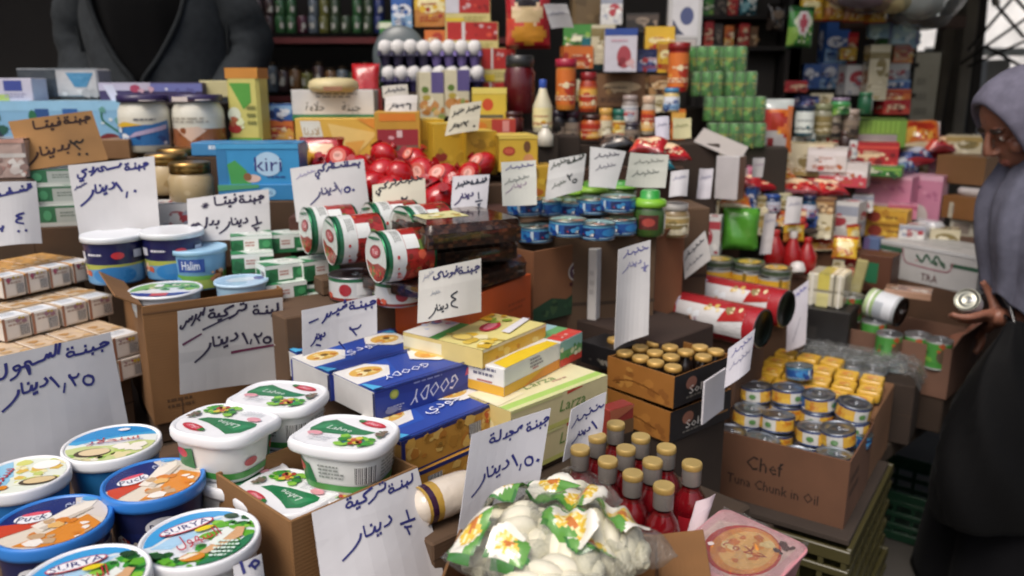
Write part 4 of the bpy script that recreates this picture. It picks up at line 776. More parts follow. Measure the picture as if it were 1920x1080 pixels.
p = atY(600, 600, 1.68); riser(p.x+.02, p.y+.1, .78, .34, .2, atY(540, 592, 1.64).z-.782, 40, 'brown support carton behind the creased card')
# ------------------------------------------------------------------ big tins of peppers, lying on their side
RED = ['#b3261f', '#c9392a', '#8e1c18', '#d4573a', '#5f7a35', '#7a2a1c']
def pepper_tin():
    t = thing('pepper_tin', '', 'tin', group='tins of red peppers'); r, h = .049, .105
    m = MB(); m.lathe([(r*.97, 0), (r*1.02, .002), (r, .006)], '#2d6a48', 'metal', 40)
    m.lathe([(r, .006), (r, .014), (r, .042), (r, h-.006)], ['#1f6a44', '#d9dcd8', '#a82822'], 'gloss', 40)
    m.lathe([(r, h-.006), (r*1.02, h-.003), (r*.97, h)], '#2d6a48', 'metal', 40, cap1='#b7b9bb')
    m.wrap(r, .042, h-.008, [('n', 60, 4, RED, .0, .05, 1, .95, .013), ('r', .1, .0, .2, .5, '#dfe2de'), ('r', .6, 0, .7, .5, '#dfe2de')], 'gloss', -178, 178, 44)
    m.wrap(r, .016, .042, [('x', .05, .2, .25, .8, 3, '#b5564e'), ('x', .32, .1, .46, .9, 2, '#a8323a'), ('x', .55, .2, .66, .8, 4, '#8a8f8a'), ('n', 7, 6, ['#c9343a', '#b5232a', '#d9a0a0'], .72, .2, .9, .8, .006)], 'gloss', -178, 178, 44)
    obj('tin_body', m, t)
    m = MB(); m.M = Matrix.Rotation(math.pi, 4, 'X')      # the printed end that shows, at the tin's foot
    m.lathe([(r*.97, 0), (r*.93, -.0015), (.0005, -.0015)], '#cfd3cf', 'gloss', 40)
    m.disc(r*.93, -.0014, [('r', 0, 0, 1, 1, '#d3d8d2'), ('p', [(0, 0), (1, 0), (1, .3), (.6, .38), (.3, .34), (0, .42)], '#9e2a1e'), ('n', 34, 3, RED, .05, .02, .95, .32, .01), ('e', .5, .62, .27, .14, '#a3202c', R(8)), ('e', .5, .62, .2, .09, '#c9525c', R(8)), ('t', 'Tat', .5, .62, .009, '#efe2e0', {'width': .026}), ('e', .5, .9, .3, .03, '#1f6a44')], 'gloss')
    obj('printed_end', m, t); return t
tp = pepper_tin()
def lay(o, px, py, Y, yw, roll=0):     # end-face centre seen at px, py; the tin runs back along yaw
    p = atY(px, py, Y); d = Vector((math.cos(R(yw)), math.sin(R(yw)), 0)); up = Vector((0, 0, 1)); s_ = d.cross(up)
    x_ = s_*math.cos(R(roll)) + up*math.sin(R(roll)); y_ = d.cross(x_)
    M_ = Matrix((x_, y_, d)).transposed().to_4x4(); M_.translation = p; o.matrix_world = M_; o.rotation_euler = M_.to_euler(); o.location = p
tl = [('front pepper tin of the pile lying on its side, tomato picture on its end', 704, 483, 1.47, 33, 4), ('pepper tin lying second from the left, its white end facing out', 618, 452, 1.57, 30, -8), ('leftmost pepper tin lying half behind the price card of 1.50', 572, 433, 1.66, 30, 8),
      ('pepper tin lying on top at the back under the cream card', 690, 424, 1.66, 30, 10), ('rear pepper tin lying beside the date trays', 752, 432, 1.60, 40, 0)]
for i, (lb, px, py, Y, yw, ro) in enumerate(tl):
    o = tp if i == 0 else dup(tp, lb, (0, 0, 0)); o['label'] = lb; lay(o, px, py, Y, yw, ro)
st = None
for lb, px, py, Y in (('standing tin with a white side under the lying pepper tins', 664, 556, 1.60), ('standing tin with a green rim and red dot, left of the four-dinar card', 748, 566, 1.56), ('standing tin in the shade behind the front pepper tin', 700, 545, 1.72)):
    p = atY(px, py, Y)
    if st is None: st = can('pepper_tin', lb, 'tin', p, .05, .05, [(.12, '#8a2a22'), (.2, '#c9cbc8'), (.85, '#c5c8c8'), (1, '#1f6a44')], [('e', .47, .5, .05, .3, '#a32430'), ('r', .56, .25, .7, .8, '#dfe1de'), ('r', .78, .2, .82, .8, '#d9dbd8'), ('n', 10, 3, RED, .1, .1, .35, .5, .009)], 0, 'tins of red peppers')
    else: dup(st, lb, p, 25)
p = atY(690, 605, 1.55); q = off(p, 40, .0, .14); riser(q.x, q.y, .78, .34, .26, atY(700, 567, 1.56).z - .781, 40, 'brown carton carrying the pile of pepper tins')
q = off(atY(625, 520, 1.62), 33, .05, .06); riser(q.x, q.y, atY(700, 567, 1.56).z+.0005, .15, .12, .035, 33, 'flat carton wedged under the left pepper tins', name='flattened_carton')
# ------------------------------------------------------------------ clear trays of dark dates
def date_tray(label, pL, pR, z, d, h, px=None):
    A, B, w, yw = edge(pL, pR, z); q = base_of(A, B, yw, d, h); t = thing('date_tray', label, 'tray', q, yw, 'clear trays of dates')
    r_ = random.Random(int(pL[0])); m = MB(); nx, ny = 22, 16
    H = [[(h*.72 if 0 < i < nx and 0 < j < ny else h*.55) + r_.uniform(-.006, .006) for i in range(nx+1)] for j in range(ny+1)]
    X = lambda i: -w/2*.95 + w*.95*i/nx; Yc = lambda j: -d/2*.95 + d*.95*j/ny
    for j in range(ny):
        for i in range(nx): m.F([m.V((X(i), Yc(j), H[j][i])), m.V((X(i+1), Yc(j), H[j][i+1])), m.V((X(i+1), Yc(j+1), H[j+1][i+1])), m.V((X(i), Yc(j+1), H[j+1][i]))], r_.choice(['#3a2018', '#4a2a1e', '#2c1610', '#5e3824']), 'dates', True)
    for a, b, ax in (((-1, -1), (1, -1), 'x'), ((1, -1), (1, 1), 'y'), ((1, 1), (-1, 1), 'x'), ((-1, 1), (-1, -1), 'y')):
        for k in range(20):
            f0, f1 = k/20, (k+1)/20; P0 = ((a[0]+(b[0]-a[0])*f0)*w*.475, (a[1]+(b[1]-a[1])*f0)*d*.475); P1 = ((a[0]+(b[0]-a[0])*f1)*w*.475, (a[1]+(b[1]-a[1])*f1)*d*.475)
            for v in range(4):
                z0, z1 = .004 + h*.14*v, .004 + h*.14*(v+1)
                m.poly([(*P0, z0), (*P1, z0), (*P1, z1), (*P0, z1)], r_.choice(['#3a2018', '#4a2a1e', '#26130e', '#663c26', '#301a14']), 'dates')
    m.poly([(-w*.475, d*.475, .003), (w*.475, d*.475, .003), (w*.475, -d*.475, .003), (-w*.475, -d*.475, .003)], '#2a1712', 'dates')
    obj('dates', m, t)
    m = MB(); o = rrect(w, d, .015, 4); L = lambda k, z: [(x*k, y*k, z) for x, y in o]
    m.rings([L(.96, .001), L(.985, h*.6), L(1.0, h*.62), L(1.0, h*.66), L(.985, h*.68), L(.95, h-.003), L(.93, h)], '#e6dfd6', 'glass', True); m.F([m.V(p) for p in L(.93, h)], '#e6dfd6', 'glass')
    obj('clear_lid', m, t)
    m = MB(); m.poly([(-w*.36, -d*.12, h+.0006), (w*.1, -d*.12, h+.0006), (w*.1, d*.3, h+.0006), (-w*.36, d*.3, h+.0006)], '#cfc98a', 'paper')
    m.art(lambda u, v, e: (-w*.36+u*w*.46, -d*.12+v*d*.42, h+.0007+e), w*.46, d*.42, [('n', 14, 3, ['#8a9a4a', '#c9b04a', '#e4e0c0', '#a07a3a'], .1, .1, .9, .9, .012)], 'paper'); obj('paper_label', m, t); return q, w, yw
date_tray('uppermost clear tray of dark dates with a pale paper label', (800, 425), (984, 409), 1.205, .2, .048)
date_tray('middle clear tray of dark dates under the labelled one', (796, 462), (976, 444), 1.155, .2, .048)
q, w_, yw = date_tray('lowest clear tray of dark dates lying on the orange carton', (815, 528), (994, 478), 1.105, .21, .046)
t, q2, w2, y2 = ebox('fruit_carton', 'bright orange carton under the trays of dates', 'carton', (880, 558), (996, 513), 1.055, .26, .12, '#c8501a', dict(front=[('x', .6, .4, .9, .6, 2, '#a8431a'), ('r', 0, 0, 1, .04, '#8a3a14')]), kind='card')
riser(q2.x, q2.y, .78, w2*.98, .26, 1.055-.12-.7805, y2, 'dark carton carrying the orange carton', '#3a2c22')
# ------------------------------------------------------------------ brown carton of tins with an oval mark, and its neighbours
A, B, w_, yw = edge((1000, 472), (1112, 452), 1.10); pc = base_of(A, B, yw, .2, .165)
open_carton('tin_carton', 'brown carton with a dark green base and an oval mark, full of tins', pc, yw, w_, .2, .165, '#8a5836', front_art=[('p', [(0, 0), (1, 0), (1, .3), (.8, .36), (.55, .24), (.3, .3), (0, .2)], '#24452c'), ('n', 14, 3, ['#2c5233', '#1d3a24', '#3c5a34'], .05, .05, .95, .28, .014), ('e', .74, .62, .17, .15, '#c9bfb4', R(15)), ('e', .74, .62, .15, .125, '#5a3a4a', R(15)), ('t', 'Pan', .74, .62, .017, '#d9cfc6', {'rot': 15, 'width': .034}), ('e', .62, .44, .03, .03, '#4a1a1a'), ('e', .88, .86, .02, .03, '#b5322a')])
riser(pc.x, pc.y, .78, w_*.97, .19, pc.z-.7805, yw, 'support carton under the brown tin carton', '#4a3524')
riser(pc.x, pc.y, pc.z+.006, w_*.9, .17, .10, yw, 'inner carton filling the brown tin carton', name='inner_carton')
TB = [(.1, '#1f5f8a'), (.16, '#9fb8c4'), (.84, '#24519a'), (.9, '#5fa0b8'), (1, '#3a7fa8')]
TA = [('r', .42, .2, .58, .8, '#1f2a5a'), ('n', 5, 3, ['#c9504a', '#e4e0dc', '#b5323a'], .44, .3, .56, .7, .006), ('e', .25, .5, .1, .3, '#2f7fc0'), ('e', .75, .5, .1, .3, '#2f7fc0'), ('r', .33, .2, .36, .85, '#b8cbd8'), ('n', 8, 6, ['#1b3f8a', '#3f8fc8'], .05, .2, .95, .8, .008)]
cp = None
for lb, px, py, Y in (('blue tuna tin in front on the rim of the oval-marked carton', 1064, 441, 1.74), ('blue tuna tin with a red badge at the right front of its group', 1118, 447, 1.74), ('blue tuna tin lying behind the red-badged one', 1160, 438, 1.84),
                      ('uppermost blue tuna tin under the green jar lid', 1158, 396, 1.86), ('low flat blue tin at the left behind the dates', 984, 402, 1.84), ('blue tin at the back between the two price cards', 1024, 402, 1.92), ('blue tin in the middle row under the green lids', 1076, 405, 1.92), ('blue tin in the second row left of the uppermost one', 1112, 400, 1.9), ('dark blue tin standing inside the carton mouth', 1003, 452, 1.80)):
    p = atY(px, py, Y)
    if cp is None: cp = can('tuna_tin', lb, 'tin', p, .041, .037, TB, TA, 10, 'blue tuna tins', topc='#a9b4b0', topart=[('r', 0, .5, 1, 1, '#8fb8b0'), ('n', 10, 3, ['#c9b08a', '#d98a6a', '#cfd0b0'], .1, .1, .9, .6, .01)])
    else: dup(cp, lb, p, rnd.uniform(-40, 40))
sp_ = None
for lb, px, py, Y in (('plain silver tin lid at the left in the mouth of the oval-marked carton', 1030, 468, 1.86), ('plain silver tin lid at the right in the mouth of the oval-marked carton', 1072, 464, 1.89)):
    p = atY(px, py, Y)
    if sp_ is None: sp_ = can('silver_tin', lb, 'tin', (p.x, p.y, p.z-.04), .037, .045, [(1, '#8f9aa4')], None, 0, 'silver tins in the brown carton')
    else: dup(sp_, lb, (p.x, p.y, p.z-.04), 40)
q = atY(1080, 445, 1.9); riser(q.x, q.y+.02, .78, .34, .2, atY(1064, 441, 1.74).z-.782, 12, 'brown carton beneath the blue tuna tins')
q = atY(1070, 408, 2.02); riser(q.x, q.y+.05, .78, .4, .16, atY(1076, 405, 1.92).z-.782, 8, 'brown carton beneath the back row of blue tins')
def lidjar(label, px, py, Y, r, h, lidc, lid2, body, cat='jar', name='pickle_jar', knob=True, art_=None):
    p = atY(px, py, Y); t = thing(name, label, cat, p, 0); m = MB()
    m.lathe([(r*.9, 0), (r, .006), (r, h*.55), (r*.8, h*.68)], [body, body, body], 'gloss', 32, cap0=body)
    if art_: m.wrap(r, .008, h*.53, art_, 'gloss', -120, 120, 24)
    obj('jar_body', m, t); m = MB()
    m.lathe([(r*.98, h*.64), (r*1.06, h*.66), (r*1.06, h*.74), (r*.95, h*.80), (r*.62, h*.82), (r*.6, h*.97), (r*.52, h)], [lid2, lid2, lid2, lid2, lidc, lidc], 'plastic', 32, cap1=lidc); obj('lid', m, t); return t
JA = [('r', .3, .2, .6, .9, '#5a2a24'), ('e', .45, .55, .1, .2, '#a8433a'), ('r', .72, .2, .86, .9, '#c9ccc2')]
lidjar('large jar with a bright green stepped lid at the right of the blue tins', 1216, 440, 1.86, .037, .105, '#2f9a3a', '#7ab82a', '#3a5a24', art_=JA)
lidjar('green-lidded jar standing behind the blue tins, left of the pair', 1072, 396, 2.0, .038, .07, '#5f8a2a', '#8fc23a', '#44602a')
lidjar('green-lidded jar standing behind the blue tins, right of the pair', 1110, 394, 1.99, .038, .072, '#4f8a2a', '#8fc23a', '#44602a')
lidjar('green-lidded jar showing only its rim above the uppermost blue tin', 1164, 376, 2.06, .04, .05, '#3f9a3a', '#6fb23a', '#44602a')
q = atY(1140, 402, 2.1); riser(q.x+.05, q.y+.05, .78, .42, .16, atY(1140, 396, 2.0).z-.785, 6, 'brown carton beneath the green-lidded jars')
ebox('flat_carton', 'white folded carton standing to the left of the tall white card', 'carton', (1120, 468), (1206, 430), 1.09, .022, .17, '#cfccc8', dict(front=[('x', .3, .7, .6, .85, 2, '#9a98a0'), ('r', .45, .3, .6, .34, '#8a8790')], left=[('x', .2, .3, .8, .7, 3, '#b5b2b0')]))
A, B, w_, yw = edge((1216, 454), (1284, 437), 1.09); pc = base_of(A, B, yw, .2, .2)
open_carton('open_carton', 'plain brown open carton right of the tall white card', pc, yw, w_, .2, .2, '#8a5634', flaps=(('f', .03, 30),))
riser(pc.x, pc.y, .7, w_*1.6, .3, pc.z-.7005, yw, 'dark carton under the plain brown open carton', '#3a2a20')
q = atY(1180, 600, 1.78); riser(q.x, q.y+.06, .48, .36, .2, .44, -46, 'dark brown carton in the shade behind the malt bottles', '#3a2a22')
# ------------------------------------------------------------------ blue lasagne boxes, printed upside down to the viewer
PL = ['#e0b04a', '#d9953a', '#e9cf7a', '#c97a2a', '#f0dfa0']
def plate(u, v, ru, rv, s): return [('e', u, v, ru, rv, '#eceae2'), ('e', u, v, ru*.82, rv*.8, '#dfae4c'), ('n', 10, s, PL, u-ru*.6, v-rv*.55, u+ru*.6, v+rv*.55, .011), ('e', u+ru*.1, v, ru*.2, rv*.22, '#7a5a2a')]
def lasagne_arts(top_txt):
    return dict(top=[('r', 0, 0, 1, 1, '#2b4aa8'), ('p', [(0, .32), (.36, .3), (.5, 1), (0, 1)], '#2a55b8')] + [('p', [(0, .38), (.3, .4), (.42, .72), (.3, 1), (0, 1)], '#e6e4e0')] + plate(.2, .72, .17, .22, 3) +
                    [('p', [(1, .35), (.78, .38), (.62, .7), (.72, 1), (1, 1)], '#e6e4e0')] + plate(.82, .7, .16, .24, 5) + [('p', [(0, 0), (.1, 0), (.03, .28), (0, .3)], '#4ab0e4'), ('p', [(.9, 1), (1, 1), (1, .8)], '#4ab0e4'), top_txt, ('r', 0, 0, 1, .03, '#1b2a78')],
                front=[('r', 0, 0, 1, 1, '#26388f'), ('p', [(0, .0), (.5, 0), (1, .4), (1, .9), (.4, .6), (0, .8)], '#2a4099'), ('t', 'GOODY', .56, .47, .026, '#e4e4ee', {'rot': 183, 'shear': .35, 'width': .105}), ('e', .17, .74, .042, .17, '#8a9a3a'), ('e', .17, .74, .028, .11, '#b8b84a'),
                       ('p', [(.86, .6), (1, .72), (1, .96), (.88, .88)], '#c04a68'), ('x', .35, .84, .7, .95, 1, '#8a94c8'), ('x', .1, .1, .26, .35, 3, '#a9aecb'), ('e', .14, .22, .06, .12, '#7a82b0'), ('r', 0, .97, 1, 1, '#1b2570')],
                left=[('r', 0, 0, 1, 1, '#cbcac8'), ('r', 0, 0, .04, 1, '#26388f'), ('r', .96, 0, 1, 1, '#1d2458'), ('r', 0, .96, 1, 1, '#d9d8d4')],
                right=[('r', 0, 0, 1, 1, '#26388f'), ('x', .2, .2, .8, .8, 3, '#9aa2d0')])
A, B, w_, yw = edge((706, 735), (898, 676), .965); LD, LHt = .128, .05
nm = ['nearest blue lasagne box with big white lettering on its front', 'second blue lasagne box with white Arabic lettering on top', 'rear blue lasagne box next to the creased price card']
tt = [('t', 'GOODY', .42, .3, .02, '#e9ebf4', {'rot': 182, 'shear': .3, 'width': .1}), ('t', ar('جودي'), .52, .5, .024, '#e9ebf4', {'rot': 4, 'width': .1}), ('t', ar('جودي'), .5, .45, .024, '#e9ebf4', {'rot': 4, 'width': .1})]
for i in range(3):
    q = off(base_of(A, B, yw, LD, LHt), yw, (-.004, -.012, .004)[i], i*(LD+.0015)); m = MB(); m.box(w_, LD, LHt, '#2b4aa8', 'card', b=.0012); L3 = lasagne_arts(tt[i])
    for f, it in L3.items(): m.face(f, w_, LD, LHt, it, 'card')
    solo('lasagne_box', m, nm[i], 'box', q, yw + (0, 1.0, -1.2)[i], 'blue lasagne boxes')
q0 = off(base_of(A, B, yw, LD, LHt), yw, 0, LD); riser(q0.x, q0.y + .03, .78, w_*.9, LD*2.5, .965-LHt-.7805, yw, 'brown carton beneath the upper lasagne boxes')
gold = dict(front=[('r', 0, 0, 1, 1, '#c98f35'), ('r', 0, .9, 1, 1, '#1f2a70'), ('r', .93, 0, 1, 1, '#1f2a70'), ('r', 0, 0, .03, 1, '#1f2a70'), ('n', 40, 8, ['#d8a445', '#b8802c', '#e0b55a', '#c07a28'], .05, .1, .92, .85, .014), ('n', 10, 4, ['#8a9a3a', '#c95a2a', '#e4c07a'], .75, .5, .9, .8, .01), ('b', .62, .25, .74, .7), ('e', .88, .4, .04, .14, '#7a8a2a'), ('r', 0, 0, 1, .06, '#1f2a70')],
            top=lasagne_arts(('t', ar('جودي'), .6, .4, .024, '#e9ebf4', {'rot': 4, 'width': .09}))['top'], left=[('r', 0, 0, 1, 1, '#d0a050'), ('n', 12, 3, PL, .1, .1, .9, .9, .012), ('r', 0, .9, 1, 1, '#1f2a70')])
ebox('lasagne_box', 'lower lasagne box with a golden pasta picture and bar code on its front', 'box', (752, 829), (945, 750), .914, .13, .058, '#2b4aa8', gold, group='blue lasagne boxes')
ebox('lasagne_box', 'undermost lasagne box, its golden side half hidden by the half-dinar card', 'box', (776, 889), (920, 826), .854, .14, .07, '#c98f35', dict(front=[('r', 0, .9, 1, 1, '#1f2a70'), ('n', 30, 9, ['#d8a445', '#b8802c', '#e0b55a'], .02, .05, .98, .85, .014), ('b', .16, .35, .34, .8), ('r', .02, .1, .12, .6, '#7a7a35')]), group='blue lasagne boxes')
# ------------------------------------------------------------------ butter and margarine boxes
ebox('margarine_box', 'soft-edged butter box with yellow, green and red print, lying at the top of its pile', 'box', (905, 657), (1023, 607), 1.0, .19, .034, '#dccf8a', dict(
    top=[('r', 0, 0, 1, 1, '#e3d684'), ('p', [(0, .55), (.3, .6), (1, .9), (1, 1), (0, 1)], '#e9e7e2'), ('p', [(0, .55), (.55, .62), (1, .86), (1, .93), (.5, .72), (0, .66)], '#4a9a4a'), ('n', 16, 4, ['#7a8ac8', '#d98aa0', '#c8cfe4'], .1, .78, .95, .98, .014), ('p', [(.3, 0), (.34, 0), (.2, .6), (.16, .6)], '#b8a24a'), ('n', 14, 6, ['#e0c04a', '#d9b02a', '#ece3b0', '#cfae3a'], .02, .05, .3, .5, .018), ('e', .18, .4, .09, .12, '#b8a060'), ('e', .18, .4, .07, .1, '#e3c862'),
         ('e', .58, .38, .16, .09, '#c92f45', R(12)), ('e', .58, .38, .12, .05, '#e4818e', R(12)), ('n', 12, 7, ['#e9c52a', '#d9a82a', '#8fae3a'], .7, .35, .95, .75, .016), ('p', [(.5, .08), (1, .2), (1, .28), (.5, .18)], '#e6e4e8')],
    front=[('r', 0, 0, 1, 1, '#d9ab3a'), ('n', 8, 3, ['#c98a2a', '#e4c76a'], .1, .1, .9, .9, .012), ('r', 0, .85, 1, 1, '#e4dcc0')], left=[('r', 0, 0, 1, 1, '#dfc878'), ('r', 0, .2, .5, .8, '#e9e0b8')]), b=.006)
t, q, w_, yw = ebox('dark_carton', 'dark green-black carton under the soft-edged butter box', 'carton', (903, 668), (1018, 616), .966, .18, .06, '#26302c', dict(left=[('p', [(0, .1), (1, .0), (1, .4), (0, .7)], '#1a201e')]))
riser(q.x, q.y, .78, w_, .2, .966-.06-.7805, yw, 'brown carton under the dark green-black carton')
ebox('margarine_box', 'white and yellow margarine box with green and red stripes at its right end', 'box', (945, 692), (1092, 622), .972, .085, .052, '#e3e2de', dict(
    front=[('r', 0, 0, .68, .36, '#e0a92a'), ('p', [(.2, .0), (.68, .0), (.68, .36), (.5, .34)], '#e08a2a'), ('x', .3, .52, .46, .9, 3, '#8a7f88'), ('x', .33, .42, .42, .55, 1, '#c26a70'), ('r', .68, 0, .985, .3, '#d23c34'), ('r', .68, .3, .985, .6, '#5a9a58'), ('r', .68, .6, .985, 1, '#7fb0a8'), ('n', 8, 2, ['#e4e0c0', '#3f8a48', '#c8d0a0'], .7, .3, .96, .7, .008), ('r', .0, .96, .68, 1, '#e9e7e0')],
    top=[('p', [(.02, .0), (.66, 0), (.66, .3), (.35, .42), (.05, .4)], '#e8c51e'), ('x', .08, .6, .3, .85, 2, '#7a7a9a'), ('r', .7, 0, 1, .4, '#d8433a'), ('r', .7, .4, 1, .7, '#6aa868'), ('r', .7, .7, 1, 1, '#9cc4cc'), ('n', 8, 3, ['#e4b0a8', '#d95a4a'], .75, .05, .95, .4, .01), ('e', .5, .8, .1, .14, '#c5c5d2')],
    left=[('r', 0, 0, 1, .34, '#d9a32a'), ('x', .2, .5, .8, .9, 2, '#6a6a80'), ('r', .3, .38, .7, .44, '#b06a6a')]), group='margarine boxes')
lux = dict(top=[('r', 0, 0, 1, 1, '#e6dfae'), ('r', 0, .1, 1, .26, '#a9cf62'), ('r', 0, 0, 1, .1, '#d5d896'), ('p', [(0, .3), (.3, .4), (.2, 1), (0, 1)], '#ebe3bc'), ('t', 'Larza', .52, .58, .022, '#7a9a5a', {'shear': .3, 'width': .08}), ('x', .6, .38, .8, .46, 1, '#c9a08a')],
           front=[('r', 0, 0, 1, 1, '#d9cd98'), ('r', 0, .0, 1, .14, '#c6c86a'), ('p', [(.55, .9), (.72, .97), (.7, 1), (.55, 1)], '#c9402e'), ('t', 'Larza', .62, .6, .022, '#5a8a3a', {'shear': .3, 'width': .07}), ('r', 0, .93, .5, 1, '#cfd08a')], left=[('r', 0, 0, 1, 1, '#d8c27a'), ('n', 8, 3, ['#e4d8a0', '#c9b060'], .1, .1, .9, .9, .02)])
t, q, w_, yw = ebox('butter_box', 'cream butter box with a pale green stripe, on top of its twin', 'box', (958, 773), (1139, 704), .918, .11, .062, '#e0d8a4', lux, group='cream butter boxes')
dup(t, 'cream butter box lying under its twin, behind the bottle caps', (q.x, q.y, q.z-.0625), yw+1.2)
riser(q.x, q.y, .78, w_*.94, .1, q.z-.0625-.7805, yw, 'low carton under the two cream butter boxes')
q = off(q, yw, .03, .12); riser(q.x, q.y, .78, .24, .1, .972-.052-.7812, yw, 'carton under the white and yellow margarine box')
# ------------------------------------------------------------------ wrapped roll of cheese
t = thing('cheese_roll', 'plump white cheese roll with a dark label, lying by the half-dinar card', 'cheese', atY(838, 930, 1.08), 40); m = MB()
rs = []
for i in range(15):
    a = i/14; r_ = .031*(1-abs(2*a-1)**4)**.5 + .001; rs.append([((a-.5)*.13, r_*math.cos(6.2832*j/18), r_*.92*math.sin(6.2832*j/18)) for j in range(18)])
m.rings(rs, '#d9cdbc', 'film', True); obj('roll', m, t)
m = MB(); rs = [[(x, .0316*math.cos(6.2832*j/18), .0292*math.sin(6.2832*j/18)) for j in range(18)] for x in (-.05, -.02)]; m.rings(rs, ['#b8923a'], 'film', True)
rs = [[(x, .0318*math.cos(6.2832*j/18), .0294*math.sin(6.2832*j/18)) for j in range(18)] for x in (-.045, -.035)]; m.rings(rs, ['#3a1f3a'], 'film', True); obj('roll_label', m, t)
p = t.location; riser(p.x+.01, p.y+.01, .78, .16, .1, p.z-.03-.7805, 43, 'small brown carton under the cheese roll')
# ------------------------------------------------------------------ malt bottles in their half-height trays
A, B, w_, yw = edge((1140, 667), (1265, 707), .905); D_ = .2
def malt_tray(name, label, loc, yaw, w, d, h):
    t = thing(name, label, 'tray', loc, yaw, 'half-height bottle trays'); m = MB(); k = 'card'
    for c_, ww, dd in (((0, -d/2+.002, 0), w, .004), ((0, d/2-.002, 0), w, .004), ((-w/2+.002, 0, 0), .004, d-.0085), ((w/2-.002, 0, 0), .004, d-.0085)): m.box(ww, dd, h if dd < .01 else h-.001, '#8a5a26', k, c_, .0008)
    m.box(w-.01, d-.01, .003, '#5a3f24', k, (0, 0, .0008), 0)
    m.face('front', w, d, h, [('r', 0, 0, 1, 1, '#9a6226'), ('n', 14, 3, ['#a86e2c', '#8a5420', '#b07a34'], .05, .1, .95, .9, .016), ('l', [(.1, .25), (.4, .45), (.8, .3)], .003, '#7a4818')], k)
    m.face('right', w, d, h, [('r', 0, 0, 1, 1, '#1c1a1c'), ('e', .28, .62, .09, .2, '#8a5a4a'), ('t', 'Sole', .4, .4, .018, '#cfcac4', {'width': .06}), ('r', .62, .3, .95, .36, '#8a5f2e'), ('x', .2, .1, .6, .22, 1, '#6a6660')], k)
    obj('tray_body', m, t); return t
mt = base_of(A, B, yw, D_, .066)
malt = malt_tray('bottle_tray', 'gold and black tray of dark malt bottles with golden caps', mt, yw, w_, D_, .066)
dup(malt, 'second gold and black bottle tray, below the one with the golden caps', (mt.x, mt.y, mt.z-.074), yw-2)
riser(mt.x, mt.y, .48, w_*.95, D_*.95, mt.z-.074-.4805, yw, 'dark carton under the two bottle trays', '#33261c')
bt = None; k = 0
for j in range(4):
    for i in range(4):
        if (i, j) in ((3, 1), (1, 3)): continue
        lx = -w_/2 + .024 + i*(w_-.048)/3 + rnd.uniform(-.002, .002); ly = -D_/2 + .026 + j*(D_-.052)/3 + rnd.uniform(-.002, .002); q = off(mt, yw, lx, ly, .004)
        lb = 'golden-capped dark malt bottle, %s from the left in the %s row' % (ORD[i], ['front', 'second', 'third', 'back'][j])
        if bt is None:
            bt = thing('malt_bottle', lb, 'bottle', q, 0, 'malt bottles with golden caps'); m = MB(); m.lathe([(.017, 0), (.0185, .002), (.0185, .03), (.015, .045), (.0085, .056), (.0085, .07)], '#1d120c', 'gloss', 18, cap0='#1d120c'); obj('bottle_body', m, bt)
            m = MB(); pts = []; m.lathe([(.0175, .063), (.0178, .066), (.0172, .0708), (.0158, .0722)], ['#8f6a2e', '#c09445', '#cfa556'], 'capmetal', 21, cap1='#d6b066'); obj('cap', m, bt)
        else: dup(bt, lb, q, rnd.uniform(0, 90))
t2 = thing('bottle_tray', 'black tray behind, left of the golden caps, with one cap showing', 'tray', atY(1118, 690, 1.66), -46); m = MB(); m.box(.1, .09, .05, '#191719', 'card', (0, .05, 0), .001); m.face('front', .1, .09, .05, [('n', 6, 3, ['#5a564f', '#7a766c', '#3a3634'], .2, .2, .8, .6, .01)], 'card', (0, .05, 0)); obj('tray_body', m, t2)
dup(bt, 'single golden-capped malt bottle in the black tray at the left', off(t2.location, -46, .01, .05, -.013), 10)
ebox('paper_flap', 'white card flap at the right end of the malt tray', 'flap', (1322, 716), (1362, 690), .90, .004, .09, '#cfccd0')
# ------------------------------------------------------------------ red syrup bottles
sb = None
lbs = ['rearmost', 'second row right', 'second row middle, between two others', 'second row left', 'far left, beside the narrow card', 'third row middle', 'front row left', 'third row right', 'far right beside a pale slip', 'front row middle', 'nearest, standing front right']
for i, (px, py) in enumerate([(1155, 792), (1250, 836), (1202, 816), (1120, 815), (1088, 838), (1174, 838), (1140, 860), (1224, 862), (1298, 866), (1187, 885), (1245, 908)]):
    p = atZ(px, py, .908); lb = 'small bottle of red syrup with a gold cap, ' + lbs[i]; z0 = .781
    if sb is None:
        sb = thing('syrup_bottle', lb, 'bottle', (p.x, p.y, z0), 0, 'bottles of red syrup'); m = MB()
        m.lathe([(.022, .001), (.0245, .005), (.0245, .055), (.021, .07), (.0135, .082), (.012, .088)], ['#b5182a']*2 + ['#c01c2c', '#c01c2c', '#a01622'], 'syrup', 24, cap0='#b5182a', cap1='#7a1018'); obj('syrup', m, sb)
        m = MB(); m.lathe([(.0235, 0), (.026, .004), (.026, .056), (.0222, .072), (.0148, .084), (.0135, .094), (.0135, .108)], '#efe9e4', 'glass', 24); obj('glass_bottle', m, sb)
        m = MB(); m.wrap(.0262, .012, .048, [('r', .25, 0, .75, 1, '#b5202c'), ('e', .5, .55, .14, .3, '#d8c9a8'), ('x', .36, .1, .64, .3, 2, '#e8d8c8')], 'gloss'); obj('bottle_label', m, sb)
        m = MB(); m.lathe([(.0142, .092), (.0148, .094), (.0148, .117)], '#76706a', 'gloss', 24); obj('neck_sleeve', m, sb); m = MB(); m.lathe([(.0148, .1168), (.0153, .118), (.0153, .1245), (.0142, .1265)], ['#a88a4a', '#bf9c52', '#c9a860'], 'capmetal', 24, cap1='#c8aa64'); obj('cap', m, sb)
    else: dup(sb, lb, (p.x, p.y, z0), rnd.uniform(-60, 60))
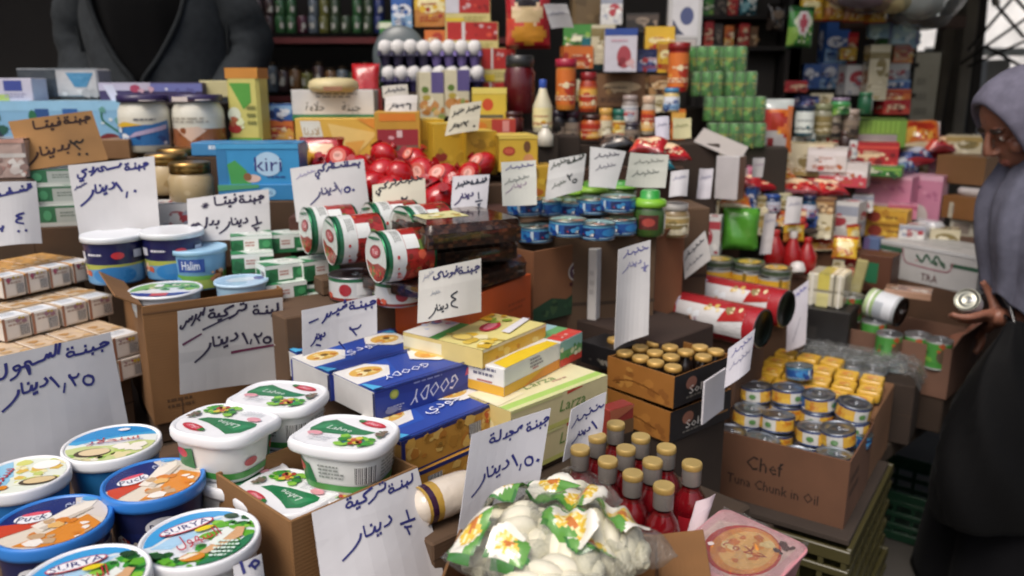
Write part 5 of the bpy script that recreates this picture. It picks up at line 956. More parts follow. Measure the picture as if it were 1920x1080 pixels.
# red carton lip behind the bottles
pbox('red_carton', 'red-edged carton lip standing behind the syrup bottles', 'carton', 1165, 815, 1.33, 60, 55, .03, 35, '#8a2a20', dict(front=[('r', 0, 0, 1, .5, '#6a4a2a'), ('p', [(0, .5), (1, .9), (1, 1), (0, 1)], '#a5583a')]))
# ------------------------------------------------------------------ bags of braided cheese in an open carton
c = atZ(1020, 1052, .865); open_carton('open_carton', 'brown carton at the bottom edge holding the bags of braided cheese', (c.x+.01, c.y-.02, .781), -8, .27, .2, .085, '#83592f', flaps=(('r', .06, 78),))
def braid(m, p0, p1, r, col, ph=0, tw=5.5):
    p0, p1 = Vector(p0), Vector(p1); d = (p1-p0); L_ = d.length; d.normalize(); u = d.orthogonal().normalized(); w = d.cross(u)
    for s_ in range(3):
        pts = []
        for i in range(25):
            a = i/24; t = a*L_*tw/.1*1.6 + 2.094*s_ + ph; e = math.sin(math.pi*min(1, max(.06, a)))**.4; pts.append(p0 + d*L_*a + (u*math.cos(t) + w*math.sin(t))*r*.55*e)
        m.tube(pts, [r*.62*(math.sin(math.pi*min(.97, max(.03, i/24)))**.35) for i in range(25)], col, 'food', 10)
def cheese_bag(label, px, py, z, yaw, w, d, h, seed, prints, tilt=(0, 0)):
    p = atZ(px, py, z); t = thing('cheese_bag', label, 'bag', (p.x, p.y, z-h*.62), yaw, 'clear bags of braided white cheese', tilt); r_ = random.Random(seed)
    for k in range(3):
        m = MB(); braid(m, (-w*.38, (k-1)*d*.26 + r_.uniform(-.004, .004), h*.36+r_.uniform(-.006, .006)), (w*.38, (k-1)*d*.26 + r_.uniform(-.01, .01), h*.38+r_.uniform(-.006, .006)), h*.33, '#dcd6bc', k*1.3); obj('cheese_braid', m, t)
    m = MB(); braid(m, (-w*.26, -d*.06, h*.58), (w*.28, d*.1, h*.58), h*.28, '#dfd9c1', .6)
    obj('cheese_braid', m, t)
    m = MB(); nu, nv = 44, 34
    def S(u, v, sgn):
        e = max(0, (1-abs(2*u-1)**2.6))**.5 * max(0, (1-abs(2*v-1)**2.8))**.5
        n_ = math.sin(9*u+seed)*math.cos(7*v+seed*2)*.1 + math.sin(23*u*v+seed)*.08 + math.sin(31*u+17*v)*.05
        return ((u-.5)*w*(1+.05*math.sin(6*v+seed)), (v-.5)*d*(1+.06*math.sin(5*u+seed)), h*.5 + sgn*h*(.5+n_*.8)*e*(1 if sgn > 0 else .8) + .006*math.sin(14*u+seed)*(1-e))
    for sgn in (1, -1):
        V_ = [[m.V(S(i/nu, j/nv, sgn)) for i in range(nu+1)] for j in range(nv+1)]
        for j in range(nv):
            for i in range(nu):
                u, v = (i+.5)/nu, (j+.5)/nv; cc, kk = '#f2f3f0', 'clear'
                for q in prints if sgn > 0 else ():      # printed panels: white ground, a yellow flower, green foot
                    du, dv = (u-q[0])/q[2], (v-q[1])/q[3]
                    if du**4 + dv**4 < 1: cc, kk = ('#5f9a3f' if dv < -.45 + .25*math.sin(5*du) else '#e9e5d6' if du*du*1.5 + dv*dv > .62 else '#c9742c' if du*du + dv*dv < .07 else '#e2bb3c' if math.sin(9*math.atan2(dv, du)) > -.5 else '#efe0a0'), 'film'
                    elif du**4 + dv**4 < 1.5 and du < 0: cc, kk = '#3f7a38', 'film'
                if kk == 'clear' and sgn > 0 and abs(2*u-1) < .78 and abs(2*v-1) < .72: continue      # the torn-open window over the cheese
                f = [V_[j][i], V_[j][i+1], V_[j+1][i+1], V_[j+1][i]]; m.F(f if sgn > 0 else f[::-1], cc, kk, True)
    obj('printed_bag', m, t); return t
YO, GN = ['#e0b52e', '#d9922a', '#e8cf5a', '#c9702a'], ['#5a9a3a', '#3f7a34', '#86b84a', '#2f5a30']
cheese_bag('clear bag of braided white cheese at the left, printed yellow and green along its edge', 975, 990, .935, 62, .165, .12, .088, 3, [(.22, .8, .2, .16), (.74, .82, .2, .16), (.12, .35, .1, .2)])
cheese_bag('clear bag of braided white cheese at the right, with a sunflower-yellow print', 1105, 992, .94, -58, .165, .12, .088, 8, [(.3, .6, .19, .22), (.7, .7, .17, .2), (.56, .2, .22, .16)])
cheese_bag('clear bag of braided cheese nearest the viewer, cut off by the bottom edge', 1040, 1075, .925, 8, .16, .1, .07, 5, [(.78, .72, .17, .2)])
cheese_bag('small crumpled clear bag at the back of the cheese carton', 1062, 925, .925, 30, .13, .09, .05, 11, [(.35, .5, .24, .28)])
# ------------------------------------------------------------------ pink tub with an orange oval label
A, B, w_, yw = edge((1262, 1032), (1356, 963), .835); C_ = atZ(1497, 1030, .835); d_ = (C_-B).length
t = thing('sweets_tub', 'square pink plastic tub with an orange oval label under clear film', 'tub', (0, 0, 0), 0); q = off(A, yw, w_/2, -d_/2); w_ *= 1.12; d_ *= 1.1; put(t, (q.x, q.y, .835-.045), yw, (4, -3))
m = MB(); o = rrect(w_, d_, .016); L = lambda k, z: [(x*k, y*k, z) for x, y in o]
m.rings([L(.86, 0), L(.88, .002), L(.95, .038), L(1.0, .040), L(1.0, .044), L(.985, .045), L(.95, .044)], '#d98f96', 'plastic', True, '#d98f96'); m.F([m.V(p) for p in L(.95, .044)], '#e0a9aa', 'film')
m.art(lambda u, v, e: ((u-.5)*w_*.9, (v-.5)*d_*.9, .0442+e), w_*.9, d_*.9, [('p', [(.0, .3), (.15, .1), (.9, .05), (1, .5), (.8, .95), (.3, .97)], '#e6c0b4'), ('e', .52, .48, .45, .4, '#c8281c'), ('e', .53, .46, .42, .345, '#e88f3a'), ('e', .54, .44, .35, .27, '#efb45e'), ('n', 14, 4, ['#e8923a', '#f0d08a', '#d9742a'], .25, .3, .8, .65, .012), ('t', ar('حلاوة'), .52, .45, .02, '#b5452a', {'width': .06, 'rot': -75}), ('n', 6, 8, ['#4a1f1a', '#2a1512'], .7, .06, .9, .2, .009), ('n', 8, 9, ['#e8d6d0', '#d9506a'], .05, .75, .4, .95, .01)], 'film')
obj('tub_body', m, t)
m = MB(); V_ = [[(( i/8-.5)*w_*.96, (j/8-.5)*d_*.96, .0465 + .004*math.sin(i*1.7+j)*math.cos(j*2.1)+.002) for i in range(9)] for j in range(9)]
for j in range(8):
    for i in range(8): m.F([m.V(V_[j][i]), m.V(V_[j][i+1]), m.V(V_[j+1][i+1]), m.V(V_[j+1][i])], '#f4f4f4', 'clear', True)
obj('cling_film', m, t)
riser(q.x, q.y, .70, .13, .13, .0875, yw, 'dark carton under the pink tub', '#3a2a20')
q = atZ(1250, 1075, .80); riser(q.x-.02, q.y-.03, .72, .2, .1, .062, -8, 'plain brown carton edge between the cheese bags and the pink tub')
# ================================================================== RIGHT: tuna carton, its crates, and what stands behind it
A, B, w_, yw = edge((1325, 801), (1595, 866), .66); D_ = .255; cb = base_of(A, B, yw, D_, .165)
open_carton('tuna_carton', 'brown carton lettered Chef Tuna Chunk in Oil, packed with small tins', cb, yw, w_, D_, .165, '#6a4630', front_art=[('t', 'Chef', .44, .63, .036, '#140d0a', {'width': .085}), ('t', 'Tuna Chunk in Oil', .5, .32, .025, '#140d0a', {'width': .21})], right_art=[('x', .1, .3, .5, .7, 2, '#4a3020')])
cr = None
def crate(name, label, loc, yaw, w, d, h, col):
    t = thing(name, label, 'crate', loc, yaw); m = MB(); k = 'plastic'
    for z in (.0, h*.24, h*.48, h*.72, h-.03):
        hh = .03 if z in (0, h-.03) else .018
        for sx, ww, dd, c_ in ((0, w, .012, (0, -d/2, z)), (0, w, .012, (0, d/2, z)), (0, .012, d-.0125, (-w/2+.006, 0, z)), (0, .012, d-.0125, (w/2-.006, 0, z))): m.box(ww, dd, hh, col, k, c_, .002)
    n = 7
    for i in range(n+1):
        x = -w/2 + .012 + (w-.024)*i/n
        for y in (-d/2, d/2): m.box(.012, .008, h-.004, col, k, (x, y, .002), .001)
    for i in range(1, n):
        y = -d/2 + d*i/n
        for x in (-w/2+.006, w/2-.006): m.box(.008, .012, h-.004, col, k, (x, y, .002), .001)
    obj('crate_frame', m, t); m = MB(); m.box(w-.03, d-.03, .01, col, k, (0, 0, .0), .001); obj('crate_floor', m, t); return t
q = off(cb, yw, .015, .06); cr = crate('plastic_crate', 'upper olive plastic crate directly under the Chef tuna carton', (q.x, q.y, .248), yw, .36, .5, .235, '#454023')
dup(cr, 'lower olive plastic crate standing on the ground', (q.x+.005, q.y-.004, .008), yw-1.5)
m = MB(); m.box(.34, .46, .012, '#3b3028', 'cardboard', (0, 0, 0), .001); solo('cardboard_sheet', m, 'thin dark cardboard sheet between the Chef carton and the crate', 'cardboard', (q.x, q.y, .4835), yw)
g1 = atZ(1675, 905, .17); crate('plastic_crate', 'dark green plastic crate in the shade on the ground by the customer', (g1.x, g1.y+.1, .004), 52, .3, .4, .17, '#143a26')
TUB = [(.08, '#2a4a8a'), (.2, '#c9ccc8'), (.86, '#c9c5b4'), (1, '#2a3f7a')]
TUA = [('r', .42, .1, .6, .9, '#d0cfca'), ('r', .15, .1, .42, .9, '#d9a83a'), ('n', 10, 3, ['#d9982a', '#e4b83a', '#c97a1e'], .16, .15, .42, .85, .009), ('r', .6, .1, .87, .9, '#d9a83a'), ('n', 10, 5, ['#d9982a', '#e4b83a', '#c97a1e'], .62, .15, .86, .85, .009), ('e', .51, .5, .04, .2, '#5a8a4a'), ('r', 0, 0, .15, 1, '#2a5aa8'), ('r', .87, 0, 1, 1, '#2f5fae'), ('n', 5, 4, ['#c9403a', '#e4dcd0'], .0, .2, .14, .8, .006)]
tt0 = None; rw = ['front', 'second', 'third', 'fourth', 'back']
for r_ in range(3):
    for c_ in range(4):
        zt = (.644, .685, .712)[r_] + rnd.uniform(-.016, .012) + (.01 if c_ == 3 and r_ > 1 else 0); h = .041
        lx = -w_/2 + .046 + c_*(w_-.092)/3 + (.012 if r_ % 2 else -.0)*(1 if c_ < 3 else -.3) + rnd.uniform(-.005, .005); ly = rnd.uniform(-.004, .004) - D_/2 + .045 + r_*(D_-.09)/2
        for lv in range(4):
            z0 = zt - h - lv*(h+.0006)
            if z0 < cb.z + .012: break
            q = off(cb, yw, lx + rnd.uniform(-.0015, .0015), ly, 0); q = (q.x, q.y, z0)
            lb = 'small tuna tin in the Chef carton, %s row, %s from the left%s' % (rw[r_], ORD[c_], ('', ', underneath', ', third down', ', fourth down')[lv])
            if tt0 is None: tt0 = can('tuna_tin', lb, 'tin', q, .0392, h, TUB, TUA, -20, 'small tuna tins in the Chef carton', topc='#a3abb5')
            else: dup(tt0, lb, q, rnd.uniform(-60, 40), (rnd.uniform(-7, 7), rnd.uniform(-7, 7)) if lv == 0 else (0, 0))
bl = None
for px, py, z, nm in ((1604, 806, .655, 'blue-labelled tuna tin wedged in the right front corner of the Chef carton'), (1500, 690, .742, 'blue-labelled tuna tin lying on top at the back of the Chef carton')):
    p = atZ(px, py, z)
    if bl is None: bl = can('tuna_tin', nm, 'tin', (p.x, p.y, z-.036), .0345, .036, TB, TA, 20, 'blue tuna tins of the Chef carton', topc='#8fa0a8', tilt=(6, 9))
    else: dup(bl, nm, (p.x, p.y, z-.028), 70, (-4, 5))
# yellow foil-topped tins, side by side
fo = None; yw2 = yw; o0 = off(cb, yw, -w_/2 + .034, D_/2 + .05)
for r_ in range(4):
    for c_ in range(5):
        if r_ == 3 and c_ > 2: continue
        q = off((o0.x, o0.y, .672 + .006*r_), yw2, c_*.0625 + (r_ % 2)*.008, r_*.068 - .01); lb = 'yellow square sardine tin, %s from the left in the %s row' % (ORD[c_], ['front', 'second', 'third', 'rear'][r_])
        if fo is None:
            fo = thing('sardine_tin', lb, 'tin', q, yw2, 'yellow square tins'); m = MB(); m.prism(rrect(.056, .062, .008, 3), 0, .028, '#c79a2a', 'gloss', .003, '#dba928', True); m.face('top', .05, .056, .028, [('e', .5, .5, .42, .4, '#e3b22e'), ('e', .5, .52, .3, .24, '#d98f3a'), ('n', 6, 3, ['#c9603a', '#e8d070', '#b8502a'], .3, .3, .7, .7, .006), ('x', .2, .12, .8, .22, 1, '#a8742a')], 'gloss'); obj('tin_body', m, fo)
            m = MB(); m.rings([[(x*.0+x, y, .0) for x, y in rrect(.057, .063, .008, 3)], [(x, y, .003) for x, y in rrect(.058, .064, .008, 3)]], '#8a8f92', 'metal', True); obj('tin_rim', m, fo)
        else: dup(fo, lb, q, yw2 + rnd.uniform(-3, 3), (rnd.uniform(-2, 2), rnd.uniform(-2, 2)))
A, B, w3, y3 = edge((1440, 735), (1690, 790), .655); q = base_of(A, B, y3, .3, .17)
q = off((o0.x, o0.y, 0), yw2, .125, .095); riser(q.x, q.y, .482, .33, .28, .189, yw2, 'brown carton carrying the yellow square tins', '#7a5334')
sil = None
for i, (px, py) in enumerate([(1540, 648), (1575, 655), (1610, 662), (1645, 672), (1680, 668), (1560, 668), (1598, 680), (1636, 690), (1524, 640), (1660, 655)]):
    p = atZ(px, py, .70); lb = 'silver tin under crumpled shrink film, %s of its pack' % ['upper left', 'upper second', 'upper middle', 'right', 'far right with a paper lid', 'lower left', 'lower middle', 'lower right', 'leftmost', 'upper right'][i]
    if sil is None: sil = can('silver_tin', lb, 'tin', (p.x, p.y, .657), .033, .042, [(1, '#8f989c')], [('n', 12, 3, ['#7a8a80', '#b0aaa0', '#6f7f90', '#c0bdb0'], .1, .1, .9, .9, .012)], 0, 'silver tins in shrink film')
    else: dup(sil, lb, (p.x, p.y, .657), rnd.uniform(0, 90))
p0 = atZ(1606, 664, .705); m = MB(); n_ = 18
V_ = [[((i/n_-.5)*.36, (j/n_-.5)*.16, .05 + .012*math.sin(i*1.9+j*.7)*math.cos(j*1.7) - .05*max(0, abs(2*i/n_-1)-.85)/.15) for i in range(n_+1)] for j in range(n_+1)]
for j in range(n_):
    for i in range(n_): m.F([m.V(V_[j][i]), m.V(V_[j][i+1]), m.V(V_[j+1][i+1]), m.V(V_[j+1][i])], '#eef0f0', 'clear', True)
solo('shrink_film', m, 'crumpled clear shrink film over the silver tins', 'film', (p0.x, p0.y, .653), -34)
q = atZ(1606, 664, .70); riser(q.x, q.y+.0, .482, .34, .14, .174, -34, 'dark carton carrying the silver tins', '#33261d')
# open carton with green tins at the customer's hand
A, B, w_, yw = edge((1550, 607), (1786, 656), .74); D_ = .26; gb = base_of(A, B, yw, D_, .15)
open_carton('open_carton', 'wide brown carton of green tins that the customer reaches into', gb, yw, w_, D_, .15, '#71503f', flaps=(('r', .05, 25),))
riser(gb.x, gb.y, .482, w_*.97, D_*.97, gb.z-.4825, yw, 'dark carton under the wide carton of green tins', '#3a2b20')
riser(gb.x, gb.y, gb.z+.006, w_*.92, D_*.9, .075, yw, 'inner carton raising the green tins', name='inner_carton')
gt = None
for i, (px, py, z, nm) in enumerate([(1598, 552, .82, 'standing tall at the left of the wide carton'), (1640, 600, .77, 'standing behind the white-banded tin'), (1722, 626, .755, 'low beneath the white-banded tin'), (1762, 636, .755, 'low at the right corner of the wide carton'), (1668, 624, .755, 'low at the front wall of the wide carton')]):
    p = atZ(px, py, z); lb = 'green tin, ' + nm
    if gt is None: gt = can('green_tin', lb, 'tin', (p.x, p.y, z-.085), .036, .085, [(.05, '#b0b4b0'), (.95, '#3f8a34'), (1, '#b0b4b0')], [('e', .5, .5, .14, .3, '#5a4a3a'), ('n', 12, 4, ['#2f6a2a', '#6aa83a', '#a8502a', '#7a3a2a'], .1, .1, .9, .9, .012)], 0, 'green tins in the wide carton')
    else: dup(gt, lb, (p.x, p.y, z-.085), rnd.uniform(-60, 60))
t = can('black_lidded_tin', 'white-banded tin with a big black lid, lying on its side on the green tins', 'tin', (0, 0, 0), .046, .10, [(.12, '#a9c08a'), (.2, '#dfe2dc'), (.3, '#8fae6a'), (.9, '#d3d8de'), (1, '#9fa4a8')], [('r', .1, .3, .3, .6, '#a8b0b8')], topc='#17181a', ring=True)
d = Vector((.62, -.74, -.12)).normalized(); Mx = d.to_track_quat('Z', 'Y').to_matrix().to_4x4(); t.rotation_euler = Mx.to_euler(); t.location = atZ(1690, 586, .80) - d*.10 + Vector((0, 0, 0))
pbox('flat_pack', 'flattened pinkish pack lying on the rear edge of the wide carton', 'pack', 1700, 560, 2.32, 80, 14, .08, -30, '#a8826a', dict(top=[('n', 10, 3, ['#c99a7a', '#d9cfc0', '#8a6a5a'], .1, .1, .9, .9, .02)]), kind='film')
pbox('coffee_carton', 'dark brown carton with a green square, left of the white green-edged carton', 'carton', 1636, 548, 2.55, 56, 70, .1, -40, '#5a3422', dict(front=[('r', .2, .25, .6, .8, '#1f6a44'), ('n', 8, 3, ['#7a4a2a', '#3f2417'], .0, .0, 1, .25, .014)]))
t, q, w_, yw = ebox('tea_carton', 'white carton with green edges, pink lines and TRA lettering', 'carton', (1652, 448), (1838, 482), .94, .2, .125, '#bdbcba', dict(
    front=[('r', 0, .72, .26, .86, '#2f5a42'), ('r', .74, .60, 1, .70, '#2f5a42'), ('l', [(.25, .86), (.27, .6), (.34, .48), (.66, .44), (.74, .5), (.76, .7)], .005, '#a8707a'), ('t', 'TRA', .55, .2, .026, '#5a2428', {'width': .06, 'rot': 0}), ('l', [(.4, .75), (.46, .6), (.5, .8), (.56, .62), (.6, .82), (.66, .6)], .007, '#3a6a50'), ('n', 6, 3, ['#7a9a86', '#3f5f4a', '#c08a90'], .36, .55, .7, .85, .012), ('r', 0, .92, 1, 1, '#cfd0d0')], left=[('x', .2, .2, .8, .8, 2, '#a3a3a0')], top=[('x', .1, .1, .9, .9, 3, '#a8aaa8')]))
riser(q.x, q.y, .482, w_*.95, .2, q.z-.4825, yw, 'brown carton under the white TRA carton', '#5a3f2c')
pp_ = atY(1728, 446, 2.86); m = MB(); o = rrect(.15, .07, .03, 5); m.prism(o, 0, .05, '#c9ccd2', 'film', .012, sm=True); solo('wrapped_pack', m, 'white plastic-wrapped pack lying on the TRA carton', 'pack', (pp_.x, pp_.y, .9405), yw-4)
for i, (px, py, w1, h1, c1) in enumerate([(1815, 452, 70, 40, '#b9b6a4'), (1812, 412, 66, 30, '#b3ad98')]):
    pbox('biscuit_pack', ['cream pack right of the wrapped pack, lower of two', 'cream pack with a brown mark, upper of two under the brown carton'][i], 'pack', px, py, 2.85, w1, h1, .1, -44, c1, dict(front=[('r', .1, .3, .5, .8, '#8a7f74'), ('n', 6, 3+i, ['#d0cdbd', '#7f7a70', '#a8a592'], .5, .1, .95, .9, .014)], top=[('n', 6, 5, ['#cfccbc', '#9a978a'], .1, .1, .9, .9, .02)]), kind='film')
# striped shrink packs and the black carton below
t = pbox('striped_pack', 'cream and yellow striped multipack in shrink film behind the narrow card', 'pack', 1543, 575, 2.38, 66, 62, .12, -34, '#c9c4ae', dict(front=[('r', .3, .5, .62, 1, '#cfc25a'), ('r', 0, .45, 1, .52, '#8f8a78'), ('r', .1, 0, .2, 1, '#e0ddd0'), ('r', .72, 0, .78, 1, '#7f7a6a'), ('r', .86, 0, .92, 1, '#e4e1d6'), ('r', .3, 0, .62, .42, '#d2cc8a')], top=[('r', .3, 0, .62, 1, '#d2c860'), ('r', .72, 0, .8, 1, '#8a8574')]), kind='film', b=.005)
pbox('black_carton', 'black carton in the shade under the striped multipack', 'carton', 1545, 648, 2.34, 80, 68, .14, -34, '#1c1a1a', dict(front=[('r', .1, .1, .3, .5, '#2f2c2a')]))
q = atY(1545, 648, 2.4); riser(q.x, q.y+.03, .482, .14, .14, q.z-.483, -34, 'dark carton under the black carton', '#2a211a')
# red multipacks of tins, on their side
rp = None
for lb, px, py, Y in (('red-wrapped roll of tins with a white picture label, lying in front of the yellow tins', 1262, 578, 2.06), ('second red-wrapped roll of tins lying behind, its dark end at the right', 1312, 546, 2.2)):
    p = atY(px, py, Y)
    if rp is None:
        rp = thing('tin_multipack', lb, 'pack', (0, 0, 0), 0, 'red-wrapped rolls of tins'); m = MB(); r_, L_ = .051, .262
        m.lathe([(r_*.98, .0), (r_, .008), (r_, L_-.008), (r_*.98, L_)], '#a8252c', 'film', 32)
        m.wrap(r_, .02, L_-.03, [('r', .33, 0, .53, 1, '#d3d2d2'), ('r', .52, 0, .54, 1, '#e4dede'), ('n', 8, 3, ['#9a6a7a', '#c9a08a', '#c98a5a', '#7a8a9a', '#dfe4e8'], .38, .2, .5, .7, .013), ('p', [(.32, .75), (.44, .68), (.4, 1), (.3, 1)], '#b02a28'), ('n', 14, 5, ['#c9a85a', '#e0cfa0', '#8a7a4a'], .30, .3, .36, .95, .011), ('r', .3, .0, .52, .1, '#c4bcd0'), ('e', .42, .06, .05, .05, '#b52a30'), ('r', .60, 0, .62, 1, '#c8444a'), ('n', 6, 2, ['#e08a80', '#d9a8a0'], .5, .0, .6, .3, .013)], 'film', -180, 180, 40)
        obj('film_sleeve', m, rp); m = MB(); m.lathe([(r_*.97, L_-.001), (r_*.9, L_+.002), (r_*.8, L_-.004), (.0005, L_-.004)], ['#8f9290', '#3a403a', '#20261f'], 'metal', 32); obj('tin_end', m, rp)
        m = MB(); m.M = Matrix.Rotation(math.pi, 4, 'X'); m.lathe([(r_*.97, -.001), (r_*.9, .002), (.0005, .002)], ['#7a807a', '#26302a'], 'metal', 32); obj('tin_end', m, rp)
    else: rp = dup(rp, lb, (0, 0, 0))
    lay(rp, px, py, Y, -46, -102)
q = atY(1328, 610, 2.06); riser(q.x, q.y, .482, .26, .14, atY(1262, 578, 2.06).z - .052 - .4825, -46, 'brown carton carrying the red-wrapped rolls of tins', '#5f4230')
# yellow tins with flat green ones on top
yt = None; gt2 = None
for i, (px, py, Y) in enumerate([(1340, 560, 2.32), (1396, 566, 2.30), (1446, 578, 2.26)]):
    p = atY(px, py, Y); lb = 'yellow tin, %s of three behind the red-wrapped rolls' % ['leftmost', 'middle', 'rightmost'][i]
    if yt is None: yt = can('yellow_tin', lb, 'tin', p, .047, .10, [(.04, '#a8acaa'), (.93, '#d9a428'), (1, '#a8acaa')], [('n', 10, 3, ['#e4b840', '#c98a1e', '#dfae38'], .1, .1, .9, .9, .014), ('r', .3, 0, .34, 1, '#8a6a1e')], 0, 'yellow tins behind the red rolls', topc='#8f9698')
    else: dup(yt, lb, p, 30*i)
    q = (p.x+.004, p.y-.004, p.z+.1005); lb = 'flat green-sided tin lying on the %s yellow tin' % ['leftmost', 'middle', 'rightmost'][i]
    if gt2 is None: gt2 = can('flat_tin', lb, 'tin', q, .044, .024, [(.1, '#9aa09c'), (.8, '#3a4a34'), (1, '#9aa09c')], None, 0, 'flat tins on the yellow ones', topc='#a8a890', topart=[('e', .5, .5, .4, .4, '#d0a83a'), ('n', 6, 3, ['#8a9a3a', '#e0c050'], .2, .2, .8, .8, .01)])
    else: dup(gt2, lb, q, 40*i)
q = atY(1395, 570, 2.33); riser(q.x+.01, q.y+.03, .48, .34, .14, atY(1446, 580, 2.26).z-.482, -10, 'brown carton carrying the yellow tins', '#5a3f2a')
# ------------------------------------------------------------------ generic printed goods
PALS = dict(flower=['#d6cfcc', '#c9404e', '#e4dede', '#b5602f'], red=['#b5222a', '#d94a3a', '#e8c9a0', '#7a1418'], yellow=['#d9ae2a', '#b5742a', '#e8dca0', '#a8321f'], green=['#3f8a3a', '#86b04a', '#dfe4c8', '#24522c'], blue=['#2f5fae', '#8ab4dc', '#e4e8f0', '#1f2f6a'], white=['#d3d2d0', '#9aa0b0', '#b5404a', '#e8e6e2'],
            pink=['#cf7f9c', '#e4b0c0', '#a8486a', '#ecd9e0'], brown=['#7a5434', '#a8804f', '#d0b48a', '#4a3020'], cream=['#d3c9a8', '#b59a5a', '#8a7a4a', '#ece4c8'], orange=['#d9702a', '#e8b04a', '#b5331f', '#f0dcb0'], purple=['#5a4a8a', '#a89ac8', '#e0dce8', '#3a2f5a'], dark=['#2a2624', '#4a3f38', '#8a7a6a', '#141210'], teal=['#1f6a7a', '#8ac0c8', '#dfe8e4', '#123f4a'], navy=['#1f2a5a', '#5a6aa8', '#c9cfe0', '#b5323a'])
def gen_art(pal, seed, n=12):
    P_ = PALS[pal]; r_ = random.Random(seed); it = [('r', 0, 0, 1, 1, P_[0])]
    s_ = r_.random()
    if s_ < .4: it.append(('r', 0, r_.uniform(.6, .75), 1, r_.uniform(.85, .95), P_[r_.choice((1, 2))]))
    elif s_ < .7: it.append(('p', [(0, 0), (1, 0), (1, r_.uniform(.2, .5)), (0, r_.uniform(.2, .5))], P_[1]))
    it.append(('e', r_.uniform(.35, .65), r_.uniform(.45, .65), r_.uniform(.2, .36), r_.uniform(.12, .25), P_[2]))
    it.append(('n', n, seed, P_, .08, .06, .92, .6, .014)); it.append(('x', .15, .1, .85, .26, 2, P_[3])); it.append(('x', .3, .5, .7, .6, 1, P_[3])); return it
def good(name, label, cat, px, py, Y, wpx, hpx, pal, seed, depth=.07, yaw=0, kind='card', group=None, b=.002):
    return pbox(name, label, cat, px, py, Y, wpx, hpx, depth, yaw, PALS[pal][0], dict(front=gen_art(pal, seed), right=gen_art(pal, seed+1, 6), left=gen_art(pal, seed+2, 6), top=gen_art(pal, seed+3, 8)), kind=kind, group=group, b=b)
def pouch(name, label, cat, px, py, Y, wpx, hpx, pal, seed, thick=.035, yaw=0, lean=80, group=None, kind='film', shapes=()):
    """a filled foil pouch: px, py its lower middle; lean 90 stands upright, 0 lies flat"""
    s = mpp(px, py, Y); w, h = wpx*s, hpx*s; P_ = PALS[pal]; r_ = random.Random(seed); m = MB(); nu, nv = 14, 16
    def S(u, v, sg):
        e = max(0, 1-abs(2*u-1)**2.4)**.6 * max(0, 1-abs(2*v-1)**3)**.6
        return ((u-.5)*w*(1 - .05*math.sin(math.pi*v)) , v*h, sg*thick/2*e*(1 + .22*math.sin(7*u+5*v+seed)) + .002*math.sin(30*u)*(abs(2*v-1) > .9))
    for sg in (1, -1):
        V_ = [[m.V(S(i/nu, j/nv, sg)) for i in range(nu+1)] for j in range(nv+1)]
        for j in range(nv):
            for i in range(nu):
                u, v = (i+.5)/nu, (j+.5)/nv; c = P_[0]
                if v > .9 or v < .08: c = P_[3]
                elif ((u-.5)/.36)**2 + ((v-.62)/.16)**2 < 1: c = P_[2]
                elif ((u-.55)/.3)**2 + ((v-.3)/.17)**2 < 1: c = r_.choice(P_)
                elif v < .5 and u < .2 + .3*v: c = P_[1]
                for q in shapes:
                    if ((u-q[0])/q[2])**2 + ((v-q[1])/q[3])**2 < 1: c = q[4]
                f = [V_[j][i], V_[j][i+1], V_[j+1][i+1], V_[j+1][i]]; m.F(f if sg > 0 else f[::-1], c, kind, True)
    return solo(name, m, label, cat, atY(px, py, Y), yaw, group, (lean, 0))
def jar(name, label, px, py, Y, wpx, hpx, body, lidc, pal=None, cat='jar', group=None, shape=0, seed=1, kind='gloss'):
    s = mpp(px, py, Y); r, h = wpx*s/2, hpx*s; t = thing(name, label, cat, atY(px, py, Y), seed*13 % 30 - 15, group); m = MB()
    pr = {0: [(.92, 0), (1, .03), (1, .68), (.82, .8)], 1: [(.9, 0), (1, .03), (1, .5), (.55, .72), (.36, .84)], 2: [(.9, 0), (1, .04), (1, .84)], 3: [(.75, 0), (.8, .1), (1, .55), (.85, .75), (.4, .82)]}[shape]
    m.lathe([(a*r, b*h) for a, b in pr], body, kind, 22, cap0=body)
    if pal: m.wrap(r*1.0, h*.1, h*pr[2][1]*.94, [('r', .2, .0, .8, 1, PALS[pal][2])] + gen_art(pal, seed, 8)[1:] if seed % 2 else gen_art(pal, seed, 8), kind, -140, 140, 18)
    obj('jar_body' if cat == 'jar' else 'bottle_body', m, t); m = MB(); a, b = pr[-1]
    m.lathe([(r*a*1.02, h*(b-.005)), (r*a*1.1, h*(b+.01)), (r*a*1.1, h*.985), (r*a*.98, h)], lidc, 'plastic', 22, cap1=lidc); obj('lid', m, t); return t
# --- middle right, from the white-red box to the brown cartons
good('cereal_box', 'white box with red print standing left of the green pouch', 'box', 1322, 478, 2.42, 50, 72, 'white', 3, .06, -20)
pouch('green_pouch', 'plain bright green pouch standing behind the yellow tins', 'pouch', 1386, 468, 2.46, 66, 78, 'green', 5, .05, -15, 84, shapes=((.45, .5, .6, .8, '#4f9a2e'),))
good('small_carton', 'pale carton with green print left of the green pouch, further back', 'carton', 1316, 404, 2.5, 60, 30, 'cream', 8, .1, -20)
jar('bean_jar', 'tan jar with a pale lid right of the large green-lidded jar', 1262, 442, 1.98, 56, 62, '#8a744c', '#b9b5ae', 'cream', seed=4)
for i, (px, py, w1, h1, lid, c) in enumerate([(1446, 398, 34, 34, '#2a4f9a', '#1f3a6a'), (1470, 392, 26, 30, '#b5b08a', '#8a8a60'), (1515, 412, 26, 46, '#16264a', '#123a5a')]):
    jar('spice_jar', ['small dark blue jar left of the slim upright card', 'small olive jar beside the dark blue one', 'dark navy jar right of the slim upright card'][i], px, py, 2.62, w1, h1, c, lid, 'navy' if i != 1 else 'cream', seed=3+i)
